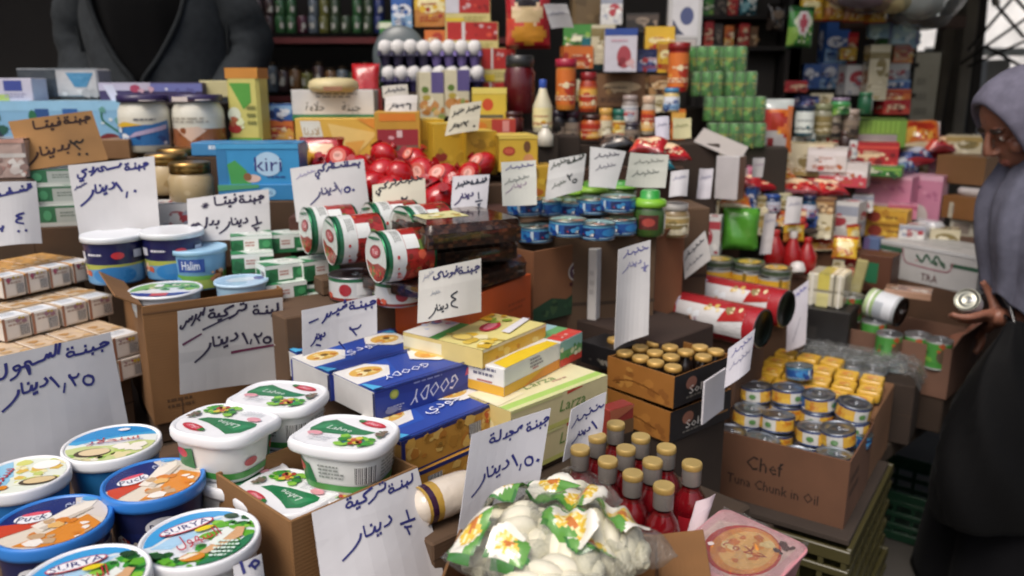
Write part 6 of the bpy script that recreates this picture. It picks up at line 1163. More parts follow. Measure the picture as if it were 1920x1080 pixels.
good('tea_box', 'white box with a red mark standing left of the yellow cartons', 'box', 1574, 444, 2.72, 58, 66, 'white', 4, .09, -40)
for i, (px, py, h1) in enumerate([(1652, 446, 26), (1650, 420, 26)]):
    pbox('bouillon_carton', ['lower yellow bouillon carton with a red disc', 'upper yellow bouillon carton with a red disc'][i], 'carton', px, py, 2.8, 90, h1, .1, -36, '#c9982a', dict(front=[('e', .36, .5, .14, .4, '#8a2f1e'), ('r', 0, 0, 1, .12, '#a8741e'), ('n', 6, 3, ['#e0b840', '#b57f22'], .5, .2, .95, .9, .02), ('x', .6, .3, .9, .6, 1, '#7a4a1a')], top=[('r', 0, 0, 1, 1, '#d0a83a')]), group='yellow bouillon cartons')
for i, (px, py, w1, h1, d1) in enumerate([(1652, 386, 98, 56, .12), (1724, 418, 62, 88, .1)]):
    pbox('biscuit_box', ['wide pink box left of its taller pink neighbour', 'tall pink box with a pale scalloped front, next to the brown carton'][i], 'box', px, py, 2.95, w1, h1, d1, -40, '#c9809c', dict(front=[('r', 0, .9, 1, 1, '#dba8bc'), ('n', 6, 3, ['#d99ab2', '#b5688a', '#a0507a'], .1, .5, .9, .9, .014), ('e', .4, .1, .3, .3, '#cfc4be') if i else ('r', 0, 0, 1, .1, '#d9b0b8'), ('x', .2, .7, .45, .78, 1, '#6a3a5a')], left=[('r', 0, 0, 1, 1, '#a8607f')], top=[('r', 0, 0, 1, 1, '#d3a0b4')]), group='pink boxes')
t, q, w_, yw = ebox('brown_carton', 'plain brown carton beside the customer\'s sleeve, holding plastic packs', 'carton', (1768, 366), (1874, 378), 1.07, .2, .08, '#84582c')
m = MB(); o = rrect(.17, .12, .03); m.prism(o, 0, .03, '#c9c4c2', 'film', .01, sm=True); solo('plastic_pack', m, 'white and pink plastic pack lying on the plain brown carton', 'pack', (q.x, q.y, 1.0705), yw)
ebox('brown_carton', 'smaller brown carton behind, in front of the customer\'s face', 'carton', (1758, 290), (1850, 296), 1.21, .16, .1, '#7a5530')
good('foil_packs', 'shiny white and tan pack on the smaller brown carton', 'pack', 1805, 288, 3.05, 60, 34, 'cream', 7, .1, -30, 'film')
# --- ketchup bottles, star sachets
for i, (px, py, h1, tl_) in enumerate([(1450, 500, 70, 0), (1482, 512, 80, 0), (1510, 510, 66, 0)]):
    jar('ketchup_bottle', 'red ketchup bottle, %s of three by the yellow tins' % ['leftmost', 'middle', 'rightmost'][i], px, py, 2.5, 36, h1, '#9c1518', '#a81c1c' if i != 1 else '#d0ccc8', None, 'bottle', 'red ketchup bottles', 1, i+2)
m = MB(); m.lathe([(.02, 0), (.024, .01), (.02, .03), (.008, .036)], '#cfcbc8', 'plastic', 20, cap0='#cfcbc8', cap1='#cfcbc8'); solo('sauce_bottle', m, 'white-capped sauce bottle top sticking up in front of the red bottles', 'bottle', atY(1496, 512, 2.42), 0, None, (-25, 0))
pouch('spice_sachet', 'yellow spice sachet standing on top of the red bottles', 'sachet', 1488, 454, 2.52, 40, 36, 'yellow', 3, .02, 0, 80)
pouch('spice_sachet', 'yellow sachet tilted left in the star-like bunch', 'sachet', 1582, 486, 2.6, 44, 44, 'yellow', 5, .02, -25, 70)
pouch('spice_sachet', 'yellow sachet tilted right in the star-like bunch', 'sachet', 1604, 470, 2.63, 36, 50, 'yellow', 9, .02, 30, 75)
pouch('spice_sachet', 'orange and white sachet lying flat left of the star-like bunch', 'sachet', 1546, 470, 2.65, 54, 30, 'orange', 11, .02, 5, 40)
m = MB(); m.box(.035, .02, .14, '#a8a06a', 'film', (0, 0, 0), .004); solo('sachet_stem', m, 'pale green cellophane stem under the star-like sachets', 'wrapper', atY(1598, 565, 2.5), -20, None, (0, 8))
q = atY(1540, 545, 2.72); riser(q.x, q.y+.05, .48, .4, .2, atY(1540, 475, 2.66).z-.485, -30, 'brown carton behind the striped multipack', '#6a452e')
q = atY(1660, 560, 2.95); riser(q.x, q.y+.0, .48, .7, .3, atY(1650, 447, 2.8).z-.482, -38, 'brown carton carrying the yellow bouillon cartons', '#5a4030')
q = atY(1480, 480, 2.55); riser(q.x, q.y, .48, .3, .2, atY(1482, 512, 2.5).z-.482, -30, 'dark carton carrying the ketchup bottles', '#4a3020')
pbox('blue_box', 'small dusty blue box between the star-like sachets and the TRA carton', 'box', 1632, 472, 2.75, 28, 26, .06, -40, '#5a6f9a', dict(front=[('r', 0, 0, .4, 1, '#6a5a8a')]))
# --- red packets in the middle distance
RPK = [(1385, 350, 2.60, 74, 36, 'red', 22, -20), (1440, 356, 2.62, 80, 40, 'red', 25, 10), (1500, 362, 2.66, 84, 40, 'red', 20, -8), (1560, 366, 2.72, 80, 40, 'red', 30, 14), (1372, 388, 2.52, 70, 32, 'orange', 24, -12), (1470, 342, 2.8, 70, 36, 'orange', 35, 20), (1540, 344, 2.85, 70, 40, 'red', 40, -10),
       (1210, 286, 2.2, 66, 40, 'red', 26, -25), (1262, 300, 2.24, 80, 44, 'red', 24, 15), (1312, 312, 2.5, 70, 40, 'red', 20, -30), (1240, 318, 2.2, 60, 30, 'teal', 20, 10), (1330, 290, 2.6, 66, 36, 'orange', 26, 12), (1160, 276, 2.3, 70, 34, 'dark', 20, 0)]
wd = ['leftmost of the right-hand heap', 'second in the right-hand heap', 'third in the right-hand heap', 'rightmost of the right-hand heap', 'an orange one in front of the right-hand heap', 'an orange-brown one at the back of the right-hand heap', 'lying highest in the right-hand heap', 'leftmost behind the faded card', 'middle behind the faded card', 'nearest the white flap', 'a teal one under the red ones', 'an orange one against the white flap', 'a black one beside the faded card']
for i, (px, py, Y, w1, h1, pal, ln, yw) in enumerate(RPK):
    pouch('sweets_packet', 'glossy sweets packet, ' + wd[i], 'packet', px, py, Y, w1, h1*1.25, pal, 3+i*2, .04, yw, ln, 'glossy sweets packets')
q = atY(1440, 372, 2.8); riser(q.x, q.y+.1, .48, .42, .3, atY(1470, 362, 2.66).z-.50, -24, 'brown carton under the right-hand heap of sweets packets', '#5a3a28')
q = atY(1190, 322, 2.34); riser(q.x-.02, q.y+.1, .48, .36, .2, atY(1255, 318, 2.15).z-.50, -10, 'brown carton under the sweets packets behind the faded card', '#4a3224')
pbox('white_carton', 'tall white carton with a brown side standing among the red packets', 'carton', 1360, 374, 2.42, 44, 80, .06, -34, '#bdb9ba', dict(right=[('r', 0, 0, 1, 1, '#7a5034')]))
m = MB(); m.box(.15, .12, .004, '#b9b2ae', 'card', (0, 0, 0), .001); solo('carton_flap', m, 'grey-pink carton flap sloping down to the right above the red packets', 'flap', atY(1352, 272, 2.5), -20, None, (18, 22))

support_packets = riser(atY(1330, 330, 2.62).x, atY(1330, 330, 2.62).y + .08, .48, .26, .16, atY(1320, 318, 2.56).z - .49, -14, 'brown carton under the orange packet by the white flap', '#4a3224')
for i, (pal, px, py, Y, w1, h1, lb) in enumerate([('cream', 1412, 440, 2.56, 44, 40, 'cream pack between the green pouch and the slim grey card'), ('white', 1394, 388, 2.58, 40, 26, 'white pack lying over the green pouch'), ('yellow', 1440, 430, 2.66, 40, 28, 'small yellow pack right of the cream pack'), ('orange', 1420, 396, 2.62, 34, 26, 'small orange pack over the cream pack'),
        ('cream', 1536, 446, 2.62, 40, 44, 'cream pack left of the white tea box'), ('brown', 1538, 404, 2.64, 46, 30, 'brown pack under the red packets, by the tea box'), ('green', 1284, 404, 2.5, 36, 40, 'green pack right of the tan jar'), ('white', 1288, 440, 2.46, 34, 30, 'white pack below the green one by the tan jar'), ('red', 1590, 404, 2.75, 40, 24, 'red pack over the white tea box'), ('white', 1616, 396, 2.78, 36, 30, 'white pack left of the wide pink box'), ('pink', 1690, 410, 2.84, 50, 26, 'pink pack under the wide pink box'), ('white', 1708, 452, 2.74, 44, 30, 'white pack right of the yellow bouillon cartons'), ('cream', 1768, 470, 2.74, 50, 40, 'cream pack behind the TRA carton')]):
    good('small_pack', lb, 'pack', px, py, Y, w1, h1, pal, 80+i, .07, -30 + rnd.uniform(-8, 8), 'film' if i % 3 == 0 else 'card', b=.003)

rr_ = random.Random(12); CN = dict(white='white', cream='cream', red='red', pink='pink', yellow='yellow', green='green', blue='blue', orange='orange', flower='white and red', purple='purple', brown='brown', teal='teal')
for nm, y0, Y, x0, x1, n, hh, seq in (('in the row above the green pouch', 396, 2.58, 1272, 1436, 8, 38, 'white cream green red white orange blue cream'), ('in the upper row behind the green pouch', 358, 2.64, 1290, 1440, 7, 36, 'cream white red yellow white pink cream'), ('in the row behind the flowery boxes', 296, 2.98, 1484, 1606, 6, 40, 'white teal cream red green white'),
        ('in the row under the heap of red packets', 424, 2.6, 1436, 1530, 5, 30, 'white orange cream red blue'), ('in the row left of the TRA carton', 520, 2.62, 1560, 1640, 4, 34, 'cream red white brown'), ('in the row below the cream cabinet', 330, 3.15, 1660, 1760, 5, 36, 'white red blue cream pink')):
    for i, pal in enumerate(seq.split()):
        px = x0 + (x1-x0)*(i+.5)/n; good('small_pack', '%s pack, %s from left %s' % (CN[pal], ORD[i], nm), 'pack', px, y0 + rr_.uniform(-3, 3), Y + rr_.uniform(-.02, .02), (x1-x0)/n*rr_.uniform(.8, 1.0), hh*rr_.uniform(.7, 1.25), pal, 200+i*7+int(y0), .06, -25 + rr_.uniform(-15, 15), 'film' if rr_.random() < .4 else 'card', b=.003)
    p = atY((x0+x1)/2, y0+4, Y); m = MB(); m.box((x1-x0)*mpp(x0, y0, Y)*1.05, .1, .014, '#3f3026', 'wood', (0, .04, -.016), .002); solo('shelf_plank', m, 'thin plank under the little packs ' + nm, 'plank', p, -4)
# ================================================================== BACK LEFT AND CENTRE
_atY, _mpp = atY, mpp; SH = .17
def atY(px, py, Y): return _atY(px, py, Y + SH)
def mpp(px, py, Y): return (atY(px, py, Y) - CAM).dot(Vector((0, _cp, -_sp))) / FPX
def support(px, py, Y, w, d, yaw, label, col='#4f3a28', z0=.78, dy=0):
    q = atY(px, py, Y); t = R(yaw); riser(q.x - math.sin(t)*(d/2 + dy), q.y + math.cos(t)*(d/2 + dy), z0, w, d, q.z - z0 - .0005, yaw, label, col)
# jars of white cheese
mayo = None
for lb, px, py, Y in (('white cheese jar with a blue picture label at the upper left', 278, 283, 1.98), ('white cheese jar with a brown paper band, right of the blue-labelled one', 378, 282, 2.0)):
    s = mpp(px, py, Y); r, h = 46*s, 102*s; t = thing('cheese_jar', lb, 'jar', atY(px, py, Y), 0, 'white cheese jars'); m = MB()
    m.lathe([(r*.95, 0), (r, h*.03), (r, h*.62), (r*.97, h*.74), (r*.86, h*.84), (r*.84, h*.88)], ['#c9c4b0', '#d5d1bf', '#d9d6c6', '#d5d1c0', '#cfcbb8'], 'gloss', 36, cap0='#c9c4b0')
    if px < 300: m.wrap(r, h*.1, h*.62, [('p', [(.28, .05), (.72, .05), (.72, .9), (.6, .75), (.3, .7)], '#2f6fae'), ('n', 10, 3, ['#1f3a7a', '#5a9ad0', '#d9e0e8', '#24508f'], .3, .1, .7, .7, .014), ('p', [(.3, .7), (.4, .66), (.55, .74), (.44, .85)], '#d9b02a'), ('p', [(.45, .3), (.7, .6), (.7, .75), (.5, .5)], '#b8a8c8'), ('x', .5, .85, .66, .95, 1, '#4a4a5a')], 'gloss')
    else: m.wrap(r, h*.1, h*.66, [('r', .22, 0, .78, .55, '#9a5a30'), ('p', [(.4, .55), (.5, .15), (.6, .5), (.55, .62)], '#d9b8a0'), ('n', 8, 4, ['#b06a3a', '#8a4a24'], .24, .02, .76, .5, .012), ('x', .35, .7, .65, .9, 2, '#a8a090')], 'gloss')
    obj('jar_body', m, t); m = MB(); m.lathe([(r*.9, h*.87), (r*.98, h*.88), (r*.98, h*.99), (r*.93, h)], '#352a55', 'plastic', 36, cap1='#3a2f5a')
    if px > 300: m.face('front', .04, 2*r*.98, .012, [('r', 0, 0, 1, 1, '#d8c8c0')], 'card', (-r*.3, 0, h*.88))
    obj('lid', m, t)
    m = MB(); m.M = Matrix.Translation((r*.55, -r*.86, h*.9)); m.lathe([(.02, 0), (.02, .002)], '#d9cfc8', 'card', 16, cap1='#d9cfc8'); obj('round_sticker', m, t)
support(330, 284, 1.95, .44, .3, 6, 'brown carton under the white cheese jars')
pbox('tall_tin', 'tall yellow and green tin with an orange lid, between the jars and the shelves', 'tin', 462, 268, 2.02, 62, 136, .07, -6, '#c9bf62', dict(front=[('r', 0, .86, 1, 1, '#c9822a'), ('p', [(.1, .8), (.75, .8), (.75, .55), (.5, .45)], '#4f9a34'), ('e', .2, .2, .2, .07, '#a82a22'), ('e', .2, .38, .2, .1, '#d9dcc0'), ('n', 8, 3, ['#6a8a34', '#dfe2b0', '#b5603a'], .05, .2, .45, .5, .012), ('r', 0, 0, 1, .07, '#5a9a34'), ('x', .6, .2, .9, .5, 3, '#7a7a3a')], left=[('r', 0, .86, 1, 1, '#b5742a'), ('r', 0, 0, 1, .07, '#4f8a30')], right=[('r', 0, .86, 1, 1, '#b5742a')]), b=.008)
good('cheese_box', 'small white and orange cheese box right of the tall tin, lower', 'box', 522, 262, 2.1, 58, 36, 'orange', 5, .06, 4)
good('cheese_box', 'small blue cheese box right of the tall tin, upper', 'box', 522, 226, 2.1, 54, 30, 'blue', 7, .06, 2)
# sky-blue boxes
KF = [('r', 0, 0, 1, 1, '#2f8fc8'), ('p', [(.15, 0), (.4, 0), (.35, .35), (.22, .6), (.12, .5)], '#3f9a4a'), ('e', .42, .14, .1, .1, '#d9b8a8'), ('e', .36, .18, .05, .1, '#8a5a34'), ('r', 0, .0, .12, 1, '#2a7ab0'), ('e', .62, .5, .17, .3, '#a8cbe4'), ('t', 'kiri', .62, .5, .034, '#2a2878', {'width': .062}), ('x', .6, .12, .9, .2, 1, '#24508f'), ('r', 0, .88, 1, 1, '#3f9cd0')]
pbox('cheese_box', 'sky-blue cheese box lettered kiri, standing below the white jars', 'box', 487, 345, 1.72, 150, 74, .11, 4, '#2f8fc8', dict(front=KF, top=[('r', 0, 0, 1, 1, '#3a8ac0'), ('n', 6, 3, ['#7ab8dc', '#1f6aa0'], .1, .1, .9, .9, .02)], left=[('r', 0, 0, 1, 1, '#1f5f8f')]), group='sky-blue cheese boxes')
pbox('cheese_box', 'sky-blue cheese box lying under the lettered one, its top partly covered', 'box', 488, 376, 1.71, 150, 30, .12, 4, '#2a7fb8', dict(front=[('e', .6, .5, .1, .3, '#8fc0e0'), ('t', 'kiri', .6, .5, .01, '#2a2878', {'width': .02}), ('p', [(0, .6), (.5, .8), (.5, 1), (0, 1)], '#4a9a6a')]), group='sky-blue cheese boxes')
pbox('cheese_box', 'flat blue lid piece behind the lettered sky-blue cheese box', 'box', 468, 292, 1.86, 214, 24, .1, 2, '#3a86bc', dict(front=[('x', .15, .2, .3, .8, 1, '#d0e0ec')]), group='sky-blue cheese boxes')
support(488, 377, 1.70, .26, .16, 4, 'brown carton under the sky-blue cheese boxes')
support(470, 293, 1.86, .34, .2, 2, 'brown carton behind the sky-blue cheese boxes', dy=.0)
# golden-lidded jars
for i, (px, py, Y) in enumerate([(362, 378, 1.72), (318, 362, 1.80), (340, 352, 1.9)]):
    s = mpp(px, py, Y); r, h = 40*s, 74*s; t = thing('honey_jar', 'tan paste jar with a gold lid, %s of three below the white jars' % ['front', 'left', 'rear'][i], 'jar', atY(px, py, Y), 0, 'gold-lidded paste jars'); m = MB()
    m.lathe([(r*.9, 0), (r, h*.08), (r, h*.6), (r*.84, h*.74)], '#bda67a', 'gloss', 30, cap0='#a8905f'); m.wrap(r, h*.1, h*.55, [('n', 6, 3+i, ['#c9b48a', '#a88f60'], .2, .1, .8, .9, .015)], 'gloss'); obj('jar_body', m, t)
    m = MB(); m.lathe([(r*.88, h*.72), (r*.92, h*.74), (r*.92, h*.84), (r*.9, h*.86), (r*.92, h*.88), (r*.92, h*.97), (r*.86, h)], ['#8a6a34']*3+['#a8854a']*3, 'metal', 30, cap1='#9a7a40'); obj('lid', m, t)
support(340, 380, 1.70, .2, .3, 6, 'brown carton under the gold-lidded paste jars')
good('white_carton', 'white carton with faint print between the price cards', 'carton', 328, 424, 1.66, 56, 42, 'white', 6, .08, 20)
pbox('cheese_carton', 'green carton standing right of the yellow-edged card', 'carton', 530, 432, 1.72, 50, 60, .08, 10, '#2a6a44', dict(front=[('r', 0, 0, 1, .35, '#c9ccc4'), ('r', .1, .55, .9, .75, '#1f5236'), ('r', 0, .92, 1, 1, '#cfd4c8'), ('r', .8, .0, 1, .1, '#4a4a44')]))
support(440, 440, 1.76, .4, .1, 10, 'brown carton behind the yellow-edged price card')
# left edge: green boxes and pink wrapped pack
for i, (px, py, w1, h1, Y) in enumerate([(100, 348, 84, 30, 1.70), (110, 384, 76, 34, 1.68), (116, 424, 70, 38, 1.66)]):
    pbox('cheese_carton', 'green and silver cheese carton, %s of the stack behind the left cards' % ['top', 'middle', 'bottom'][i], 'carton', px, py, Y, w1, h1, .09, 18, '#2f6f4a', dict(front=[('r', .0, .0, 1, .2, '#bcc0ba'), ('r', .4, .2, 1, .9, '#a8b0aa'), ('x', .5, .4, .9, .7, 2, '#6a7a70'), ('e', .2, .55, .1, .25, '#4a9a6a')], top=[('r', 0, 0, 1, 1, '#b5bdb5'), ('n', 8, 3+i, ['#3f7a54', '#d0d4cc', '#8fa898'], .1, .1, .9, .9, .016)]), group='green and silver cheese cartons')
support(112, 425, 1.65, .12, .1, 18, 'brown carton under the green and silver cartons')
pbox('wrapped_pack', 'pink and white film-wrapped pack at the left edge under the cardboard sign', 'pack', 8, 338, 1.66, 84, 76, .1, 14, '#bda49a', dict(front=[('r', .0, .55, 1, .65, '#cfcac4'), ('n', 14, 5, ['#b58a80', '#d9cfc8', '#9a8078', '#e0dcd6'], .05, .1, .95, .5, .016), ('r', 0, .9, 1, 1, '#c99a8a')], top=[('r', 0, 0, 1, 1, '#c4a096')]), kind='film', b=.006)
pbox('brown_carton', 'brown carton end showing left of the blue-labelled jar', 'carton', 216, 298, 1.9, 58, 36, .1, 0, '#8a6440')
support(2, 340, 1.62, .1, .1, 14, 'brown carton under the pink and white pack')
# pale blue boxes along the back of the left
for i, (px, py, w1, h1) in enumerate([(26, 292, 90, 100), (128, 292, 124, 100), (216, 288, 52, 96)]):
    pbox('milk_box', ['pale blue box with a dark corner at the left edge', 'pale blue box with blue marks behind the cardboard sign', 'pale blue box with a green curve and a red blot'][i], 'box', px, py, 2.08, w1, h1, .12, 3, '#7fb4d8', dict(front=[('r', 0, .82, 1, 1, '#8fc4e4')] + ([('p', [(0, .5), (.3, .6), (.4, .2), (0, 0)], '#1f2f4a'), ('n', 8, 3, ['#24508f', '#5a90c0', '#1f5a4a', '#c9dce8'], .1, .3, .95, .8, .016)], [('r', .1, .68, .3, .86, '#24508f'), ('r', .5, .68, .72, .86, '#2a62a8'), ('e', .06, .7, .06, .14, '#24704a'), ('n', 6, 4, ['#a8d0e8', '#6aa8d4'], .1, .1, .9, .6, .03)],
        [('l', [(.2, .85), (.2, .65), (.5, .5), (.9, .35)], .006, '#2a7a5a'), ('e', .4, .25, .4, .14, '#7a2024'), ('r', 0, 0, .8, .12, '#4a7090'), ('n', 6, 3, ['#cfe0e4', '#5a9a90'], .1, .5, .8, .9, .012)])[i], top=[('r', 0, 0, 1, 1, '#a8d4ec')]), group='pale blue milk boxes')
pbox('milk_box', 'white and purple box standing on the pale blue ones at the left edge', 'box', 26, 190, 2.1, 74, 42, .08, 2, '#c4c2d4', dict(front=[('r', .3, .45, .75, .9, '#3a4a9a'), ('r', 0, 0, .4, .3, '#a8c064'), ('x', .3, .1, .9, .35, 2, '#9a98b8')]))
pbox('tissue_pack', 'dark grey and white pack with a blue smile mark, behind the pale boxes', 'pack', 113, 182, 2.2, 146, 52, .09, 2, '#bdbcbc', dict(front=[('r', 0, 0, .48, 1, '#3f474f'), ('p', [(.6, .85), (.95, .85), (.85, .35), (.7, .35)], '#4a8ab0'), ('n', 6, 3, ['#cfcfce', '#a8a8a8', '#d9d9d8'], .5, .05, .98, .4, .02), ('r', 0, .95, 1, 1, '#8a9094')]), kind='film', b=.005)
pbox('purple_carton', 'dark purple and white carton lying behind the white cheese jars', 'carton', 285, 192, 2.16, 190, 36, .1, 2, '#3a2f5a', dict(front=[('r', 0, .6, .5, 1, '#b8b0c4'), ('r', .5, .55, 1, .95, '#6a70b0'), ('e', .35, .7, .05, .2, '#a83a5a'), ('p', [(.04, .9), (.14, .9), (.2, .0), (.12, .0)], '#c9c8d8'), ('n', 8, 3, ['#d8d4e0', '#5a5a9a', '#c9a0b0'], .3, .5, .95, .95, .01)]))
pbox('cream_carton', 'plain cream carton peeping out left of the tall yellow tin', 'carton', 404, 182, 2.2, 56, 30, .08, 0, '#c4bb88')
support(130, 293, 2.06, .5, .3, 3, 'brown carton under the pale blue boxes'); support(290, 193, 2.3, .5, .12, 2, 'dark carton behind the white cheese jars', '#2f2620')
SH = .14
# white carton with Arabic print, cheese slices, cheese wheel
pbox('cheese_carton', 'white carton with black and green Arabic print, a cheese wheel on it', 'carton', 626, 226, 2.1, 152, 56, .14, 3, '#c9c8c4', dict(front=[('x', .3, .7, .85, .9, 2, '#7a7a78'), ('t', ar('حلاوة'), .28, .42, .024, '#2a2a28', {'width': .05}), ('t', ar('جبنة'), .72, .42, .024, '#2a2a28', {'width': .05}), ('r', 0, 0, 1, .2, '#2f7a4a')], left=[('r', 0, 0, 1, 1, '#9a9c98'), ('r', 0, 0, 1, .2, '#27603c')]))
pbox('cheese_carton', 'yellow carton picturing melted cheese and red fruit, below the white Arabic carton', 'carton', 634, 312, 2.02, 150, 88, .14, 3, '#d9a83a', dict(front=[('p', [(.1, .55), (.35, .5), (.3, .95), (.06, .95)], '#dcd6c4'), ('t', ar('لادنا'), .2, .74, .02, '#a87a2a', {'width': .04}), ('p', [(.4, .9), (1, .7), (.9, .5), (.6, .05), (.5, .3)], '#e4bf6a'), ('p', [(.6, .5), (.85, .55), (.7, .1)], '#e0a040'), ('n', 22, 5, ['#a8221a', '#c9402a', '#7a1a14', '#d96a4a'], .22, .0, .6, .42, .016), ('p', [(.75, 1), (1, 1), (1, .75)], '#d98a2a')]))
p = atY(626, 172, 2.12); t = thing('round_cheese', 'pale yellow round cheese lying on the white Arabic carton', 'cheese', p, 0); s = mpp(626, 172, 2.12); m = MB(); m.lathe([(38*s, 0), (45*s, .006), (47*s, .016), (44*s, .028), (34*s, .035), (14*s, .037)], '#cdbd8a', 'food', 36, cap0='#cdbd8a', cap1='#d0c292'); obj('rind', m, t)
m = MB(); m.M = Matrix.Translation((.012, -45.5*s, .002)); m.box(.05, .004, .012, '#9a6a4a', 'card'); obj('paper_strip', m, t)
support(632, 313, 2.0, .26, .2, 3, 'brown carton under the yellow cheese carton')
pouch('crisp_packet', 'plain red packet standing behind the cheese wheel', 'packet', 684, 205, 2.26, 54, 84, 'red', 3, .04, -10, 80, shapes=((.5, .5, .7, .7, '#b5181c'),))
pouch('crisp_packet', 'red and white packet leaning below the plain red one', 'packet', 690, 214, 2.2, 60, 50, 'red', 9, .04, 20, 70)
pouch('spice_packet', 'red and yellow packet leaning on the sky-blue cheese box', 'packet', 602, 318, 1.9, 84, 62, 'red', 4, .03, 0, 72, shapes=((.2, .3, .3, .3, '#d9a02a'),))
SH = .08
# red glossy balls
ball = None; rr = [(640, 300, 1.92), (676, 318, 1.86), (716, 322, 1.84), (752, 330, 1.82), (792, 326, 1.84), (828, 334, 1.82), (878, 328, 1.86), (700, 348, 1.80), (740, 356, 1.78), (808, 358, 1.78), (826, 372, 1.75), (850, 352, 1.8), (664, 346, 1.82), (902, 312, 1.95), (780, 300, 1.95), (720, 292, 1.95), (612, 312, 1.95), (640, 336, 1.86)]
w_ = ['behind the 1.50 card, top', 'right of the 1.50 card', 'above the cream card, left', 'above the cream card, right', 'in the middle of the top row', 'above the quarter-dinar card, left', 'at the right end of the top row', 'just over the left of the cream card', 'just over the right of the cream card', 'between the two small cards, upper', 'between the two small cards, lowest', 'left of the quarter-dinar card', 'touching the 1.50 card', 'half behind the yellow carton', 'at the back under the yellow carton', 'at the back below the red tray', 'leftmost, at the back', 'low behind the 1.50 card']
for i, (px, py, Y) in enumerate(rr):
    lb = 'glossy red ball-shaped pack, ' + w_[i]; p = atY(px, py, Y)
    if ball is None:
        ball = thing('red_ball', lb, 'pack', p, 0, 'glossy red ball packs'); m = MB(); r_ = .04; m.lathe([(r_*math.sin(a)*(1 + .02*math.cos(5*a)), -r_*.92*math.cos(a)) for a in [math.pi*k/14 for k in range(1, 14)]], '#b8141a', 'film', 26, cap0='#b8141a', cap1='#b8141a'); obj('red_wrap', m, ball)
        m = MB(); m.M = Matrix.Rotation(R(70), 4, 'X') @ Matrix.Translation((0, 0, r_*.985)); m.disc(.02, 0, [('r', 0, 0, 1, 1, '#c9503f'), ('e', .5, .5, .3, .3, '#d9a090'), ('x', .3, .4, .7, .6, 2, '#7a1a18')], 'card'); obj('round_sticker', m, ball)
        m = MB(); m.lathe([(.005, .034), (.008, .046), (.012, .052)], '#a01318', 'film', 10, cap1='#a01318'); obj('twisted_top', m, ball)
    else: dup(ball, lb, p, rnd.uniform(-180, 180), (rnd.uniform(-55, 55), rnd.uniform(-55, 55))).scale = (rnd.uniform(.8, 1.1), rnd.uniform(.8, 1.05), rnd.uniform(.75, 1.05))
support(760, 404, 1.72, .52, .3, 4, 'brown carton under the glossy red balls', '#4a2a20')
SH = .1
# yellow bouillon cartons
YC = '#c39a1c'
pbox('bouillon_carton', 'yellow display carton of red packs with an orange header', 'carton', 748, 318, 2.02, 84, 106, .12, 6, '#c08f2a', dict(front=[('r', .05, .0, .95, .7, '#9a2430'), ('r', .1, .84, .9, .97, '#d97a1e'), ('r', .1, .34, .95, .42, '#6a5a4a'), ('n', 14, 3, ['#b53a44', '#7a1a26', '#d99aa0'], .08, .02, .92, .66, .014), ('r', .48, .56, .6, .68, '#d9b8b8')]), group='yellow bouillon cartons at the centre')
for i, (px, py, Y, w1, h1, lb) in enumerate([(806, 304, 2.06, 58, 78, 'yellow bouillon carton right of the red packs, its red disc low'), (850, 320, 1.98, 74, 86, 'long yellow bouillon carton behind the red balls'), (904, 328, 1.96, 58, 80, 'yellow bouillon carton end in shade, third in the row')]):
    pbox('bouillon_carton', lb, 'carton', px, py, Y, w1, h1, .14, 14, YC, dict(front=[('e', .2, .3, .16, .1, '#8f2a1a'), ('n', 8, 3+i, ['#b58f1a', '#cfa62a', '#a8841a'], .1, .1, .9, .9, .02), ('r', .05, .1, .4, .2, '#a87a1a')], top=[('r', 0, 0, 1, 1, '#d0b246')]), group='yellow bouillon cartons at the centre')
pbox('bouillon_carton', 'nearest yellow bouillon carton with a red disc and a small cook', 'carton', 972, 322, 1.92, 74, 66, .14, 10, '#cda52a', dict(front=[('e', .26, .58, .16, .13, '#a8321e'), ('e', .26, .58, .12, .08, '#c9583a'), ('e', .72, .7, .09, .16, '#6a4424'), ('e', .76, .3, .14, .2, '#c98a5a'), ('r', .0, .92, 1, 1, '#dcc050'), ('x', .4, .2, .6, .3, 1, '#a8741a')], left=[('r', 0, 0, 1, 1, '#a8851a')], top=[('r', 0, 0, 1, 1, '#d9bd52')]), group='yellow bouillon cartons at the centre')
pbox('bouillon_carton', 'lower yellow carton between the two white cards', 'carton', 1014, 372, 1.90, 52, 60, .1, 8, '#b88f1e', dict(front=[('e', .3, .2, .3, .12, '#a85a1e'), ('n', 6, 3, ['#c9a22a', '#8a6a1a'], .1, .3, .9, .9, .02)]), group='yellow bouillon cartons at the centre')
pbox('bouillon_box', 'small yellow box with a red round mark behind the cream card', 'box', 918, 222, 2.2, 64, 56, .07, 4, '#c9b034', dict(front=[('e', .45, .45, .16, .2, '#c2441e'), ('r', 0, .8, 1, 1, '#d8c860'), ('r', .1, .0, .9, .12, '#5a5a44')], top=[('r', 0, 0, 1, 1, '#cfbf4a')]))
pbox('bouillon_box', 'yellow and red box lying behind the long yellow carton', 'box', 926, 250, 2.14, 82, 26, .08, 4, '#c9932a', dict(front=[('r', .45, 0, 1, 1, '#b5352a'), ('e', .2, .5, .14, .3, '#d97a1e'), ('r', .7, .1, .85, .9, '#d98a80')]))
support(800, 330, 1.98, .34, .3, 10, 'brown carton under the row of yellow bouillon cartons', '#4a3420'); support(975, 345, 1.9, .3, .28, 8, 'brown carton under the nearest yellow bouillon carton', '#4a3420')
support(910, 252, 2.1, .4, .3, 4, 'dark carton behind the yellow bouillon cartons', '#2f241c')
SH = .12
